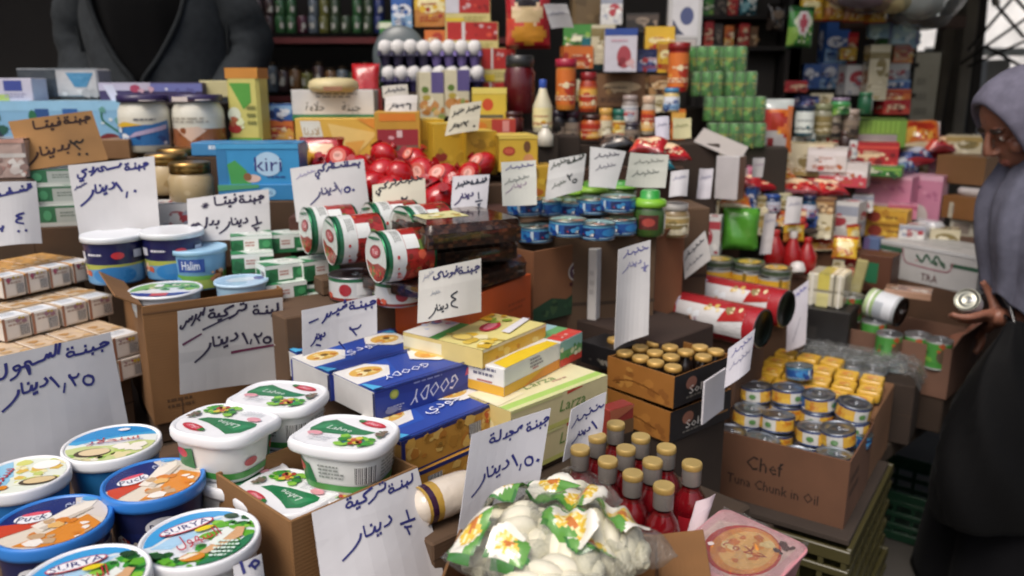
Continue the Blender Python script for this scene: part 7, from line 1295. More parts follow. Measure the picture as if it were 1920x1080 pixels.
# juice cartons and trays of eggs
for i, (px, py) in enumerate([(810, 222), (858, 218)]):
    pbox('drink_carton', ['cream and purple drink carton, left of two', 'cream and purple drink carton, right of two'][i], 'carton', px, py, 2.3, 46, 84, .07, 12, '#cdc6a8', dict(front=[('r', .5, .55, 1, 1, '#5a4f8a'), ('e', .25, .62, .14, .07, '#5a7a2a'), ('e', .4, .28, .4, .13, '#c98a4a'), ('n', 10, 4+i, ['#d9b06a', '#b5742a', '#e4dcc0', '#8a9a4a'], .1, .02, .95, .4, .014), ('e', .3, .45, .16, .06, '#b5a03a')], left=[('r', 0, 0, 1, 1, '#b8b094')]), group='cream and purple drink cartons')
egg0 = None
def egg_tray(label, px, py, Y, wpx, yaw, trayc, mixed=None):
    s = mpp(px, py, Y); w = wpx*s; d = .24; t = thing('egg_tray', label, 'tray', off(atY(px, py, Y), yaw, 0, d/2), yaw, 'trays of white eggs'); n, k = 8, 6; pw = w/n; m = MB()
    for i in range(n):
        for j in range(k):
            x, y = -w/2 + pw*(i+.5), -d/2 + d/k*(j+.5); c = trayc if mixed is None or i < mixed else '#6a5a9a'
            o = [(x + pw*.5*math.cos(a)*.99, y + d/k*.5*math.sin(a)*.99) for a in [6.2832*q/8 for q in range(8)]]
            m.rings([[((ox-x)*.6+x, (oy-y)*.6+y, 0) for ox, oy in o], [(ox, oy, .03) for ox, oy in o]], c, 'card', True, c)
    c = trayc if mixed is None else '#5a4f86'
    m.box(w*1.02, d*1.02, .004, trayc, 'card', (0, 0, .029), .001); 
    for i in range(n+1):
        for j in (0, k): m.lathe([(.008, .03), (.005, .045)], trayc if mixed is None or i < mixed else '#6a5a9a', 'card', 8, cap1=trayc); m.v[-24:] = [v + Vector((-w/2 + pw*i*.98 + .004, -d/2*.98 + d/k*j*.97, 0)) for v in m.v[-24:]]
    obj('tray_body', m, t); m = MB(); m.lathe([(.0215*math.sin(a)*(1 - .12*math.cos(a)), -.026*math.cos(a)) for a in [math.pi*q/10 for q in range(1, 10)]], '#d6d4d2', 'paper', 14, cap0='#d6d4d2', cap1='#d6d4d2'); me = m.mesh('egg')
    for j in range(k):
        for i in range(n):
            e = bpy.data.objects.new('egg', me); COL.objects.link(e); e.location = off(t.location, yaw, -w/2 + pw*(i+.5), -d/2 + d/k*(j+.5), .052 + rnd.uniform(-.001, .002))
            e['label'] = 'white egg sitting in the ' + label.split(' of ')[0]; e['category'] = 'egg'; e['group'] = 'white eggs in the ' + label.split(' of ')[0]
    return t
egg_tray('upper tray of white eggs, purple on its right half', 806, 124, 2.42, 192, 2, '#2a2544', 4)
egg_tray('lower tray of white eggs in a dark purple cradle, behind the drink cartons', 812, 172, 2.42, 190, 2, '#332c58')
support(812, 173, 2.42, .3, .25, 2, 'brown carton under the trays of eggs', '#3a2c22')
p = atY(752, 160, 2.7); s = mpp(752, 160, 2.7); t = thing('plastic_dome', 'grey translucent plastic dome lid standing upright behind the eggs', 'lid', p, 0, None, (90, 0)); m = MB(); rm = 50*s
m.lathe([(rm, 0), (rm*1.02, .004), (rm*.98, .012), (rm*.86, .03), (rm*.55, .05), (.001, .056)], '#566062', 'plastic', 36, cap0='#5f6f74'); obj('dome', m, t); t.location.z += rm*1.02; t.scale = (1, 1.12, .5)
# stacked red and yellow noodle boxes, crisp bag
for i, (px, py, w1, h1, Y) in enumerate([(878, 45, 84, 54, 2.62), (886, 95, 98, 52, 2.6), (934, 152, 66, 60, 2.58), (930, 205, 60, 50, 2.5)]):
    pbox('noodle_box', 'red and yellow noodle box, %s of the pile behind the eggs' % ['topmost', 'second from the top', 'third from the top', 'lowest'][i], 'box', px, py, Y, w1, h1, .1, 6, '#c9bd7a', dict(front=[('r', .02, .36, .98, .98, '#b5221e'), ('r', .0, .36, .26 if i else .3, 1, '#c9c8d0') if i == 0 else ('r', .3, .36, .36, .98, '#d0ccc8'), ('n', 9, 3+i, ['#d94a34', '#8f1814', '#c9a0a0'], .3, .45, .95, .9, .01), ('r', 0, .0, .4, .2, '#d0b82a'), ('x', .4, .08, .95, .26, 2, '#a8a05a')], top=[('r', 0, 0, 1, 1, '#b5a878')]), group='red and yellow noodle boxes')
pouch('crisp_bag', 'big red and yellow crisp bag hanging beside the white paper', 'bag', 990, 92, 2.55, 84, 110, 'red', 5, .06, -6, 96, shapes=((.5, .8, .28, .16, '#26222a'), (.5, .55, .36, .12, '#d9c090'), (.55, .25, .42, .16, '#d9922a')))
p = atY(930, 206, 2.5); support(905, 207, 2.55, .24, .14, 6, 'dark carton under the noodle boxes', '#2f241c')
# jars and bottles in the middle
jar('juice_jar', 'large dark red juice jar with a black lid in the middle of the photo', 974, 212, 2.3, 58, 104, '#5a0e14', '#2a2a2a', None, seed=2)
jar('juice_jar', 'smaller dark red jar in front of the large juice jar', 962, 256, 2.2, 40, 46, '#4a0c12', '#3a1214', None, seed=4)
jar('mayonnaise_bottle', 'white mayonnaise bottle with a blue cap and yellow label', 1017, 248, 2.16, 36, 96, '#cfc8a8', '#2a4fae', 'yellow', 'bottle', None, 1, 3)
jar('mayonnaise_bottle', 'short white bottle below the blue-capped one', 1022, 274, 2.1, 32, 40, '#c9c4b4', '#b5b2a8', None, 'bottle', None, 1, 6)
jar('sauce_bottle', 'orange sauce bottle with a dark pink cap', 1060, 206, 2.34, 36, 92, '#d9842e', '#a81f3a', 'orange', 'bottle', None, 2, 2)
for i, (px, py, w1, h1, c, lid, pal) in enumerate([(1046, 264, 30, 56, '#1a1416', '#2a2230', 'dark'), (1072, 266, 30, 56, '#1c1416', '#3a1a2a', 'dark'), (1102, 210, 34, 72, '#a83a1e', '#8a1a1e', 'orange'), (1108, 262, 40, 46, '#b5521e', '#3a1a14', 'orange'), (1134, 266, 28, 62, '#c98a3a', '#d0a04a', 'cream'), (1160, 262, 28, 56, '#2a5a4a', '#1f6a5a', 'yellow'), (1180, 232, 30, 52, '#8a807a', '#9a8a84', 'white'), (1182, 266, 36, 36, '#2a2830', '#3a3440', 'dark'), (1214, 252, 26, 70, '#b5a894', '#c9a88a', 'orange'), (1258, 210, 30, 44, '#c9b06a', '#3f7fae', 'blue')]):
    jar('preserve_jar', ['black jar left of its twin behind the mayonnaise bottle', 'black jar right of its twin, with a wine-red lid', 'orange-red jar below the white paper', 'squat orange jar with a dark lid', 'tall yellow-brown jar beside the squat orange one', 'dark green jar with a yellow mark', 'grey jar standing higher among the coloured jars', 'short black jar under the grey one', 'pale jar with an orange picture', 'small yellow jar with a blue lid'][i], px, py, 2.36, w1, h1, c, lid, pal, seed=2+i)
G2 = [('brown', 1160, 200, 100, 60, 2.7, 'wide tan box under the blue-topped white one'), ('cream', 1130, 120, 44, 70, 2.72, 'cream and orange packet below the white paper'), ('green', 1086, 92, 60, 44, 2.75, 'green and white packet behind the white paper'), ('teal', 1110, 130, 40, 56, 2.74, 'small teal packet among the cream ones'), ('orange', 1084, 128, 56, 40, 2.7, 'orange packet over the pink-capped bottle'), ('white', 1146, 46, 40, 50, 2.8, 'small white and red box beside the brown sack'), ('yellow', 1236, 100, 54, 48, 2.7, 'bright yellow packet left of the white freezer box'), ('navy', 1226, 134, 64, 40, 2.68, 'dark navy packet with a face-coloured spot'), ('yellow', 1248, 136, 30, 56, 2.66, 'narrow yellow packet behind the red flask'), ('brown', 1246, 176, 60, 34, 2.6, 'brown packet under the red flask'), ('cream', 1236, 210, 44, 30, 2.5, 'cream packet above the pale jar'), ('orange', 1270, 262, 26, 56, 2.5, 'thin orange packet at the end of the jars'), ('dark', 1204, 60, 60, 34, 2.8, 'dark red and black bag above the yellow packet'), ('yellow', 810, 50, 66, 70, 2.8, 'yellow bag hanging left of the noodle boxes'), ('orange', 816, 92, 40, 34, 2.75, 'brown and orange packet under the yellow bag'), ('blue', 754, 52, 38, 60, 2.85, 'dark blue bag hanging above the grey dome'), ('green', 726, 92, 26, 50, 2.9, 'green packet at the left edge of the grey dome'), ('cream', 1096, 190, 30, 40, 2.5, 'little cream packet left of the tan box')]
for i, (pal, px, py, w1, h1, Y, lb) in enumerate(G2): good('food_packet', lb, 'packet', px, py, Y, w1, h1, pal, 20+i, .06, rnd.uniform(-14, 8), 'film' if i % 2 else 'card', b=.004)
pbox('detergent_box', 'tall white box with a blue top and a red picture', 'box', 1163, 135, 2.6, 60, 78, .08, -4, '#c9c6d0', dict(front=[('r', 0, .84, 1, 1, '#2a4a9a'), ('e', .6, .35, .22, .26, '#a8404a'), ('n', 8, 3, ['#b5505a', '#d0a8a8', '#8a2a34'], .4, .1, .9, .55, .014), ('x', .2, .65, .7, .75, 1, '#c99aa8')], right=[('r', 0, 0, 1, 1, '#9a2a30'), ('r', .3, .2, .7, .8, '#c0bcc4')]))
pbox('freezer_box', 'white appliance box with a blue picture at the top centre', 'box', 1282, 88, 2.7, 62, 100, .14, -8, '#b9b9b8', dict(front=[('r', .1, .08, .9, .16, '#8a8a8a'), ('r', .12, .2, .88, .98, '#c9c9cc'), ('e', .55, .55, .2, .16, '#4a5480'), ('p', [(.14, .5), (.35, .3), (.5, .22), (.14, .22)], '#3a4260')]))
pbox('white_bucket', 'white box with a grey band under the appliance box', 'box', 1280, 104, 2.66, 48, 28, .1, -8, '#b0a8a4', dict(front=[('r', .2, .0, .8, .4, '#3a3a5a')]))
jar('red_flask', 'red flask with an orange panel left of the green packs', 1270, 172, 2.55, 38, 88, '#a81a18', '#8a1414', 'orange', 'bottle', None, 2, 2)
pbox('brown_sack', 'brown paper sack standing behind the white paper at the top', 'sack', 1104, 66, 2.9, 62, 80, .1, 4, '#6f5a3c', dict(front=[('n', 6, 3, ['#7a6444', '#5f4c32'], .1, .1, .9, .9, .03)]), b=.012)
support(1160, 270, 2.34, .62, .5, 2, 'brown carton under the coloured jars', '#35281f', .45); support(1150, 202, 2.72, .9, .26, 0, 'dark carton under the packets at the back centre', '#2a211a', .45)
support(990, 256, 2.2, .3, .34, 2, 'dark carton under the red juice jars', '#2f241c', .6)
SH = 0
# green shrink-wrapped packs
gpk = None
for i, (px, py, w1) in enumerate([(1340, 134, 92), (1352, 180, 110), (1372, 226, 96), (1376, 274, 84)]):
    for j in range(2):
        lb = 'green shrink-wrapped pack of tins, %s layer, %s' % (['top', 'second', 'third', 'bottom'][i], ['left', 'right'][j]); s = mpp(px, py, 2.75)
        if gpk is None:
            gpk = thing('tin_pack', lb, 'pack', (0, 0, 0), 0, 'green shrink-wrapped packs of tins'); w_, d_, h_ = 60*s, .13, 44*s
            for a in range(3):
                for b_ in range(2):
                    x, y = -w_/2 + w_*(a+.5)/3, -d_/4 + d_/2*b_
                    m = MB(); m.M = Matrix.Translation((x, y, 0)); m.lathe([(w_/6.2, .001), (w_/6.2, h_*.45), (w_/6.2, h_*.55), (w_/6.2, h_*.97), (w_/7, h_*.99)], ['#46902f', '#b5a83a', '#46982f', '#9aac8a'], 'gloss', 18, cap1='#9aa890'); m.wrap(w_/6.2, h_*.05, h_*.95, [('n', 6, 3+a, ['#6ab83f', '#93c45a', '#2f7a2c', '#c9bc44'], .3, .0, .7, 1, .013)], 'gloss', -150, 150, 12); obj('tin', m, gpk)
            m = MB(); m.prism(rrect(w_*1.03, d_*1.04, .02, 3), -.001, h_*1.02, '#dff0dc', 'clear', .006, sm=True); obj('shrink_film', m, gpk)
            o = gpk
        else: o = dup(gpk, lb, (0, 0, 0))
        p = atY(px - w1*.25 + j*w1*.55, py, 2.75 - .02*i); put(o, p, -14 + rnd.uniform(-4, 4))
support(1376, 276, 2.66, .34, .3, -14, 'dark carton under the green shrink-wrapped packs', '#2f261e', .45)
# ------------------------------------------------------------------ the red-edged shelves at the back
sh = thing('wall_shelf', 'dark shelf unit with red edges along the back of the shop', 'shelf', (-.75, 3.3, 0), 0)
zs = [atY(560, 66, 3.2).z, atY(560, 176, 3.2).z, atY(560, -60, 3.2).z]
for z in zs:
    m = MB(); m.box(1.5, .3, .022, '#2a1a18', 'wood', (0, .05, z-.03), .002); m.face('front', 1.5, .3, .022, [('r', 0, 0, 1, 1, '#5a1a1c')], 'wood', (0, .05, z-.03)); obj('shelf_board', m, sh)
for x in (-.74, .74):
    m = MB(); m.box(.03, .3, 2.3, '#2a1f1c', 'wood', (x, .05, 0), .002); obj('shelf_upright', m, sh)
sc_ = [('#5a6a78', 'pale blue-grey'), ('#3a2a2c', 'dark brown'), ('#2f5a34', 'green'), ('#4a2030', 'wine-red'), ('#55606a', 'blue-grey'), ('#5f5f2a', 'olive'), ('#34452c', 'dark green'), ('#6a4a2a', 'tan'), ('#23306a', 'navy'), ('#7a7a34', 'yellow-green')]
protos = {}
def shelf_item(px, py, Y, w1, h1, k, lb, cat='can'):
    s = mpp(px, py, Y); key = (k, cat); c = sc_[k][0]
    if key not in protos:
        r_, h = .5, 1.0; t = thing('shelf_jar' if cat == 'jar' else 'shelf_can', lb, cat, (0, 0, 0), 0, 'jars and cans on the red-edged shelves'); m = MB(); P_ = [c, '#a8a8a0', '#7a6a5a', '#2a2624']
        m.lathe([(.46, 0), (.5, .03), (.5, .8), (.42, .86)] if cat == 'jar' else [(.48, 0), (.5, .02), (.5, .96), (.47, 1.0)], c, 'gloss', 16, cap0=c, cap1='#7f8280')
        m.wrap(.5, .12, .74, [('e', .5, .5, .1, .3, P_[1]), ('n', 7, k+3, P_, .3, .05, .7, .95, .12)], 'gloss', -120, 120, 14); obj('jar_body' if cat == 'jar' else 'can_body', m, t)
        if cat == 'jar': m = MB(); m.lathe([(.43, .85), (.45, .87), (.45, .99)], '#6a5a4a', 'metal', 16, cap1='#7a6a54'); obj('lid', m, t)
        protos[key] = t; o = t
    else: o = dup(protos[key], lb, (0, 0, 0))
    o.location = atY(px, py, Y); o.scale = (w1*s, w1*s, h1*s); o.rotation_euler = (0, 0, rnd.uniform(-.5, .5))
px = 462
for i in range(13):
    k = [0, 1, 1, 2, 2, 3, 4, 5, 6, 6, 2, 6, 8][i]
    shelf_item(px + 4, 62, 3.24, 19, 30, k, '%s can, %s from the left on the upper red-edged shelf' % (sc_[k][1], ORD[i])); 
    if i not in (5, 9): shelf_item(px + 4, 31.5, 3.24, 19, 30, k, '%s can, second layer, %s from the left on the upper red-edged shelf' % (sc_[k][1], ORD[i]))
    px += 20.5
px = 468
for i in range(12):
    k = [3, 1, 4, 1, 7, 5, 1, 7, 4, 6, 2, 6][i]; shelf_item(px, 172, 3.24, 22, [46, 40, 54, 44][i % 4], k, '%s jar, %s from the left on the lower red-edged shelf' % (sc_[k][1], ORD[i]), 'jar'); px += 22
# ------------------------------------------------------------------ right of the green packs, hanging goods and the far rack
pbox('grey_post', 'plain grey pipe post behind the hanging green bag', 'post', 1456, 200, 4.2, 22, 190, .06, 0, '#5f5a52', kind='metal', b=.01)
q = atY(1560, 300, 3.9)
rk = thing('goods_rack', 'dark goods rack on the right under the hanging bags', 'rack', (q.x-.1, 4.15, 0), -8)
for z in (.62, 1.02, atY(1540, 170, 3.95).z-.01, atY(1650, 118, 3.95).z-.0): m = MB(); m.box(.98, .5, .02, '#2a2622', 'wood', (0, .05, z-.022), .002); obj('rack_shelf', m, rk)
for x in (-.475, .475): m = MB(); m.box(.03, .4, 1.9, '#2a2622', 'wood', (x, .05, 0), .002); obj('rack_upright', m, rk)
hang = [('green', 1497, 90, 3.3, 52, 74, 'green bag with a pink figure patch hanging from the awning'), ('yellow', 1520, 40, 3.4, 44, 46, 'yellow bag, leftmost of the hanging row at the top'), ('yellow', 1562, 40, 3.4, 40, 48, 'yellow bag, second of the hanging row at the top'), ('yellow', 1600, 42, 3.4, 44, 50, 'yellow bag, third of the hanging row at the top'), ('yellow', 1640, 44, 3.4, 40, 48, 'yellow bag, last of the hanging row at the top'), ('teal', 1404, 26, 3.5, 30, 40, 'teal bag hanging in the dark above the green packs'), ('dark', 1452, 60, 3.6, 34, 50, 'black bag hanging left of the green one')]
for i, (pal, px, py, Y, w1, h1, lb) in enumerate(hang): pouch('hanging_bag', lb, 'bag', px, py, Y, w1, h1, pal, 30+i, .05, rnd.uniform(-15, 15), 92, shapes=(((.5, .6, .25, .3, '#d0c8c8'), (.5, .6, .12, .22, '#b54a5a')) if i == 0 else ()))
m = MB(); m.tube([tuple(atY(1380, -14, 3.4)), tuple(atY(1680, -8, 3.4))], .008, '#3a352e', 'metal', 6); solo('hanging_rail', m, 'thin dark rail carrying the row of hanging yellow bags', 'rail')
F2 = [('blue', 1566, 122, 3.85, 44, 76, 'tall blue and red pack behind the green hanging bag'), ('red', 1590, 124, 3.85, 26, 60, 'red and tan pack beside the tall blue one'), ('blue', 1520, 166, 3.8, 30, 44, 'blue and white detergent pack with a red foot, left of two'), ('blue', 1552, 166, 3.8, 36, 46, 'blue and white detergent pack with a red foot, right of two'), ('white', 1612, 178, 3.6, 60, 54, 'whitish pack in front of the dark rack'), ('cream', 1642, 188, 3.5, 36, 100, 'tall tan and white pack leaning at the right of the rack'), ('green', 1655, 120, 3.7, 20, 44, 'thin green sachet strip hanging by the light blue packets'), ('orange', 1692, 118, 3.7, 34, 36, 'orange sachet card hanging under the light blue packets'), ('white', 1684, 150, 3.66, 36, 30, 'white sachet with two dark red spots'), ('blue', 1680, 168, 3.6, 46, 18, 'flat light blue pack under the white sachet'), ('orange', 1676, 190, 3.55, 56, 22, 'orange-red pack under the flat light blue one'), ('red', 1680, 214, 3.5, 50, 26, 'red and white pack over the green display box'), ('yellow', 1590, 112, 3.7, 28, 22, 'little yellow pack on the dark rack'), ('navy', 1518, 200, 3.4, 34, 20, 'small dark and pink carton above the teal tin'), ('red', 1492, 172, 3.6, 40, 20, 'red packs lying on the rack'), ('cream', 1540, 196, 3.45, 40, 20, 'white and gold carton above the cream jars')]
for i, (pal, px, py, Y, w1, h1, lb) in enumerate(F2): good('rack_pack', lb, 'pack', px, py, Y, w1, h1, pal, 50+i, .08, rnd.uniform(-20, 5), 'film' if i % 2 else 'card', b=.005)
for i, px in enumerate((1650, 1696)): pbox('foil_packet', ['light blue foil packet hanging at the right, left of two', 'light blue foil packet hanging at the right, right of two'][i], 'packet', px, 84 if i else 72, 3.5, 50 if i else 42, 36 if i else 28, .04, -6, '#93b5c4', dict(front=[('n', 8, 3+i, ['#c4d8e0', '#6f98b0', '#a8c8c8'], .1, .1, .9, .9, .03), ('r', .86, 0, 1, 1, '#5a6a9a')]), kind='film', b=.006, group='light blue foil packets')
ds = thing('dark_shelf', 'dark narrow shelf behind the green packs with a few spice tubs', 'shelf', (atY(1385, 90, 3.7).x, 3.72, 0), 0)
for py in (88, 30): m = MB(); m.box(.42, .2, .018, '#221d1a', 'wood', (0, .02, atY(1385, py, 3.7).z - .018), .002); obj('shelf_board', m, ds)
for x in (-.2, .2): m = MB(); m.box(.02, .2, 1.95, '#221d1a', 'wood', (x, .02, 0), .002); obj('shelf_upright', m, ds)
for i, (pal, px, py, w1, h1) in enumerate([('red', 1328, 86, 16, 44), ('dark', 1346, 86, 16, 40), ('orange', 1366, 86, 16, 36), ('red', 1394, 86, 18, 40), ('brown', 1412, 86, 14, 34), ('teal', 1402, 28, 30, 42), ('dark', 1350, 28, 24, 36), ('red', 1374, 28, 18, 36), ('green', 1328, 28, 18, 32)]):
    good('spice_pack', 'slim %s pack, %s from the left on the %s dark shelf' % ({'red': 'red', 'dark': 'black', 'orange': 'orange', 'brown': 'brown', 'teal': 'teal', 'green': 'green'}[pal], ORD[i % 5], 'lower' if py > 50 else 'upper'), 'pack', px, py, 3.66, w1, h1, pal, 120+i, .06, 0)
# clear bundle of bags at the top right
p = atY(1735, 14, 3.3); t = thing('bag_bundle', 'bulging clear plastic bundle hanging at the top right', 'bag', p, 0); m = MB(); n_ = 26
def blob(m, c, rx, ry, rz, col, kind, seed, n=22):
    m.rings([[(c[0] + rx*math.sin(a)*math.cos(b)*(1 + .13*math.sin(3*b+seed+4*a)), c[1] + ry*math.sin(a)*math.sin(b)*(1 + .1*math.cos(4*b+seed)), c[2] - rz*math.cos(a)*(1 + .08*math.sin(3*b+seed*2))) for b in [6.2832*j/n for j in range(n)]] for a in [math.pi*(i+.4)/12.8 for i in range(13)]], col, kind, True, col, col)
blob(m, (0, 0, .02), .13, .12, .1, '#e4e8e8', 'clear', 2); blob(m, (-.22, .02, .05), .16, .1, .07, '#d8ccd6', 'clear', 5); obj('clear_bag', m, t); 
for a_ in (((-.02, 0, .03), .1, .09, .07, '#d0d4d2', 'film', 7), ((-.22, .02, .05), .13, .08, .05, '#b5a3b5', 'film', 3), ((-.12, .0, .03), .08, .07, .05, '#cfc08a', 'film', 9)): m = MB(); blob(m, *a_); obj('stuffed_bag', m, t)
m = MB(); m.box(.5, .06, .05, '#4a352a', 'wood', (0, 0, 0), .004); solo('awning_beam', m, 'short brown beam under the clear plastic bundle', 'beam', atY(1690, 54, 3.6), -6)
# mid right: pickle bag, tins, boxes
pouch('pickle_bag', 'clear-topped bag with an orange and red print standing over the white flap', 'bag', 1440, 292, 2.75, 84, 104, 'orange', 6, .06, -8, 84, kind='film', shapes=((.5, .95, .6, .14, '#b8c0bf'), (.5, .22, .34, .2, '#b9b4b4'), (.5, .22, .08, .08, '#8a1f24'), (.35, .6, .16, .2, '#c93a34'), (.1, .5, .12, .4, '#3f8a5a')))
jar('teal_tin', 'tall teal and navy tin right of the orange-printed bag', 1506, 254, 2.95, 34, 56, '#1c5a74', '#26304a', 'teal', 'jar', None, 2, 3)
for i, (px, py, w1, h1, c, lid, pal) in enumerate([(1538, 256, 38, 60, '#8a8a74', '#7a7f5a', 'cream'), (1562, 262, 26, 50, '#7a6f5c', '#8f8478', 'dark'), (1592, 258, 32, 52, '#6a5a4a', '#a8968a', 'dark'), (1574, 214, 36, 30, '#4a9a64', '#8a7a94', 'green'), (1620, 214, 26, 40, '#1f5a3a', '#2a6a44', None), (1582, 290, 30, 44, '#3a2420', '#4a302a', None)]):
    jar('preserve_jar', ['cream jar right of the teal tin', 'dark-patched jar second right of the teal tin', 'brown jar left of the green display box', 'pale green tub with a mauve lid', 'deep green jar above the green display box', 'dark brown jar above the flowery box'][i], px, py, 3.0, w1, h1, c, lid, pal, seed=3+i)
good('flower_box', 'cream box with small coloured dots behind the flowery box', 'box', 1510, 330, 2.85, 90, 60, 'cream', 9, .1, -30); good('flower_box', 'white and pink flowery box, upper', 'box', 1548, 322, 2.8, 70, 44, 'flower', 3, .09, -30); good('flower_box', 'white and pink flowery box, lower, over the red packets', 'box', 1578, 350, 2.78, 84, 44, 'flower', 5, .09, -30)
good('purple_pack', 'white and purple pack behind the slim card in the red packets', 'pack', 1440, 336, 2.85, 44, 50, 'purple', 4, .06, -10)
pbox('display_box', 'green display box with vertical stripes and a grey front', 'box', 1650, 276, 3.0, 84, 52, .14, -20, '#6f9a34', dict(front=[('r', 0, .96, 1, 1, '#2f4a1e'), ('r', 0, 0, .82, .45, '#8f8a8c')] + [('r', .1*i, .5, .1*i+.04, .94, '#84b03e') for i in range(9)]))
good('fruit_box', 'box picturing red and yellow fruit under the green display box', 'box', 1636, 312, 2.95, 84, 44, 'red', 8, .12, -20); good('green_pack', 'pale green and white pack right of the flowery box', 'pack', 1640, 330, 2.9, 90, 18, 'green', 4, .1, -30)
for i, (px, py, w1, h1, pal, ln) in enumerate([(1726, 276, 70, 54, 'orange', 40), (1770, 284, 60, 34, 'red', 20), (1726, 304, 80, 30, 'navy', 20), (1706, 322, 60, 26, 'blue', 15)]): pouch('snack_bag', ['orange-red snack bag heaped left of the customer', 'red snack bag nearest the customer\'s headscarf', 'navy and white snack bag under the orange-red one', 'pale blue snack bag lowest in the heap'][i], 'bag', px, py, 3.1 - .04*i, w1, h1*1.3, pal, 60+i, .07, -20+20*i, ln)
support(1570, 336, 3.05, .5, .4, -26, 'dark carton under the flowery boxes and display box', '#3a2c22', .45)
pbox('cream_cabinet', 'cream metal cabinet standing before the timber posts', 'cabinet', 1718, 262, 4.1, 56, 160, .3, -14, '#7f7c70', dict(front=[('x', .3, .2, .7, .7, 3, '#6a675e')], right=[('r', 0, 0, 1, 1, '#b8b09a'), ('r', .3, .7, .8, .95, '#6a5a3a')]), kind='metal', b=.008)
support(1720, 263, 4.0, .5, .4, -14, 'plinth under the cream metal cabinet', '#3a352e', 0)
# ================================================================== PEOPLE
SH = 0
def ellipsoid(m, c, r, n=18, k=12, rot=None, col='#a87a60'):
    c = Vector(c); Rm = rot or Matrix.Identity(3)
    rs = [[c + Rm @ Vector((r[0]*math.sin(a)*math.cos(b), r[1]*math.sin(a)*math.sin(b), -r[2]*math.cos(a))) for b in [6.28319*j/n for j in range(n)]] for a in [math.pi*(i+.35)/(k-.3) for i in range(k)]]
    m.rings(rs, col, 'skin', True, col, col)
def limb(m, pts, rad, n=14, col='#a87a60'):
    P_ = smooth([tuple(p) + (r,) for p, r in zip([Vector(q) for q in pts], rad)], 5) if len(pts) > 2 else [tuple(Vector(p)) + (r,) for p, r in zip(pts, rad)]
    m.tube([p[:3] for p in P_], [p[3] for p in P_], col, 'skin', n)
def head(m, c, f, up, s=1.0):
    """c = centre of the skull, f = where the face looks"""
    f = Vector(f).normalized(); up = (Vector(up) - f*f.dot(Vector(up))).normalized(); r = f.cross(up); Rm = Matrix((r, f, up)).transposed(); P = lambda x, y, z: Vector(c) + Rm @ Vector((x*s, y*s, z*s))
    ellipsoid(m, P(0, -.012, .03), (.074*s, .093*s, .088*s), rot=Rm); ellipsoid(m, P(0, .022, -.045), (.056*s, .066*s, .072*s), rot=Rm); ellipsoid(m, P(0, .062, -.098), (.022*s, .02*s, .018*s), rot=Rm)
    limb(m, [P(0, .082, .018), P(0, .1, -.008), P(0, .107, -.028)], [.008*s, .011*s, .013*s], 10); ellipsoid(m, P(0, .094, -.03), (.017*s, .012*s, .009*s), rot=Rm)
    ellipsoid(m, P(0, .083, -.062), (.024*s, .01*s, .006*s), rot=Rm); ellipsoid(m, P(0, .081, -.072), (.021*s, .01*s, .007*s), rot=Rm)
    for q in (-1, 1):
        ellipsoid(m, P(q*.031, .074, .026), (.022*s, .012*s, .007*s), rot=Rm); ellipsoid(m, P(q*.03, .07, .004), (.0135*s, .011*s, .010*s), rot=Rm); ellipsoid(m, P(q*.045, .055, -.03), (.022*s, .022*s, .02*s), rot=Rm)
        ellipsoid(m, P(q*.074, -.012, -.008), (.008*s, .02*s, .031*s), rot=Rm)
    limb(m, [P(0, -.02, -.05), P(0, -.045, -.13), P(0, -.06, -.2)], [.056*s, .054*s, .06*s])
    def paint(p):
        q = Rm.transposed() @ (p - Vector(c)) / s
        if abs(abs(q.x)-.03) < .0105 and abs(q.z-.004) < .0055 and q.y > .074: return '#1c130f' if abs(abs(q.x)-.03) < .005 else '#cfc4ba'
        if abs(abs(q.x)-.032) < .02 and abs(q.z-.028) < .0055 and q.y > .07: return '#2a1c16'
        if abs(q.x) < .023 and -.078 < q.z < -.057 and q.y > .082: return '#8f5348'
        return None
    return paint
def hand(m, wrist, palm, fingers, thumb, pr=.024):
    """wrist and palm points, four finger chains and a thumb chain (world points)"""
    limb(m, [wrist, (Vector(wrist)+Vector(palm))/2, palm], [.024, .026, pr])
    for ch in fingers:
        limb(m, [palm, (Vector(palm)*.45+Vector(ch[0])*.55), ch[0]], [.015, .0135, .0105], 10); limb(m, ch, [.0102, .0095, .0085, .0068][:len(ch)], 10)
    limb(m, [(Vector(wrist)*.45+Vector(palm)*.55)] + thumb, [.017, .0125, .0105, .0085][:len(thumb)+1], 10)
def finish_body(m, name, parent, voxel, paint, col):
    me = m.mesh('raw'); o = bpy.data.objects.new('raw', me); COL.objects.link(o)
    r_ = o.modifiers.new('r', 'REMESH'); r_.mode = 'VOXEL'; r_.voxel_size = voxel; r_.use_smooth_shade = True
    s_ = o.modifiers.new('s', 'SMOOTH'); s_.factor = .5; s_.iterations = 3
    dg = bpy.context.evaluated_depsgraph_get(); dg.update(); me2 = bpy.data.meshes.new_from_object(o.evaluated_get(dg)); bpy.data.objects.remove(o)
    for a in list(me2.color_attributes): me2.color_attributes.remove(a)
    at = me2.color_attributes.new('Col', 'FLOAT_COLOR', 'POINT'); base = C(col)
    for i, v in enumerate(me2.vertices):
        c = None
        for p in paint:
            c = p(v.co)
            if c: break
        at.data[i].color = (*(C(c) if c else base), 1)
    me2.materials.clear(); me2.materials.append(mat('skin')); me2.name = name
    for p in me2.polygons: p.material_index = 0; p.use_smooth = True
    q = bpy.data.objects.new(name, me2); COL.objects.link(q); q.parent = parent; return q
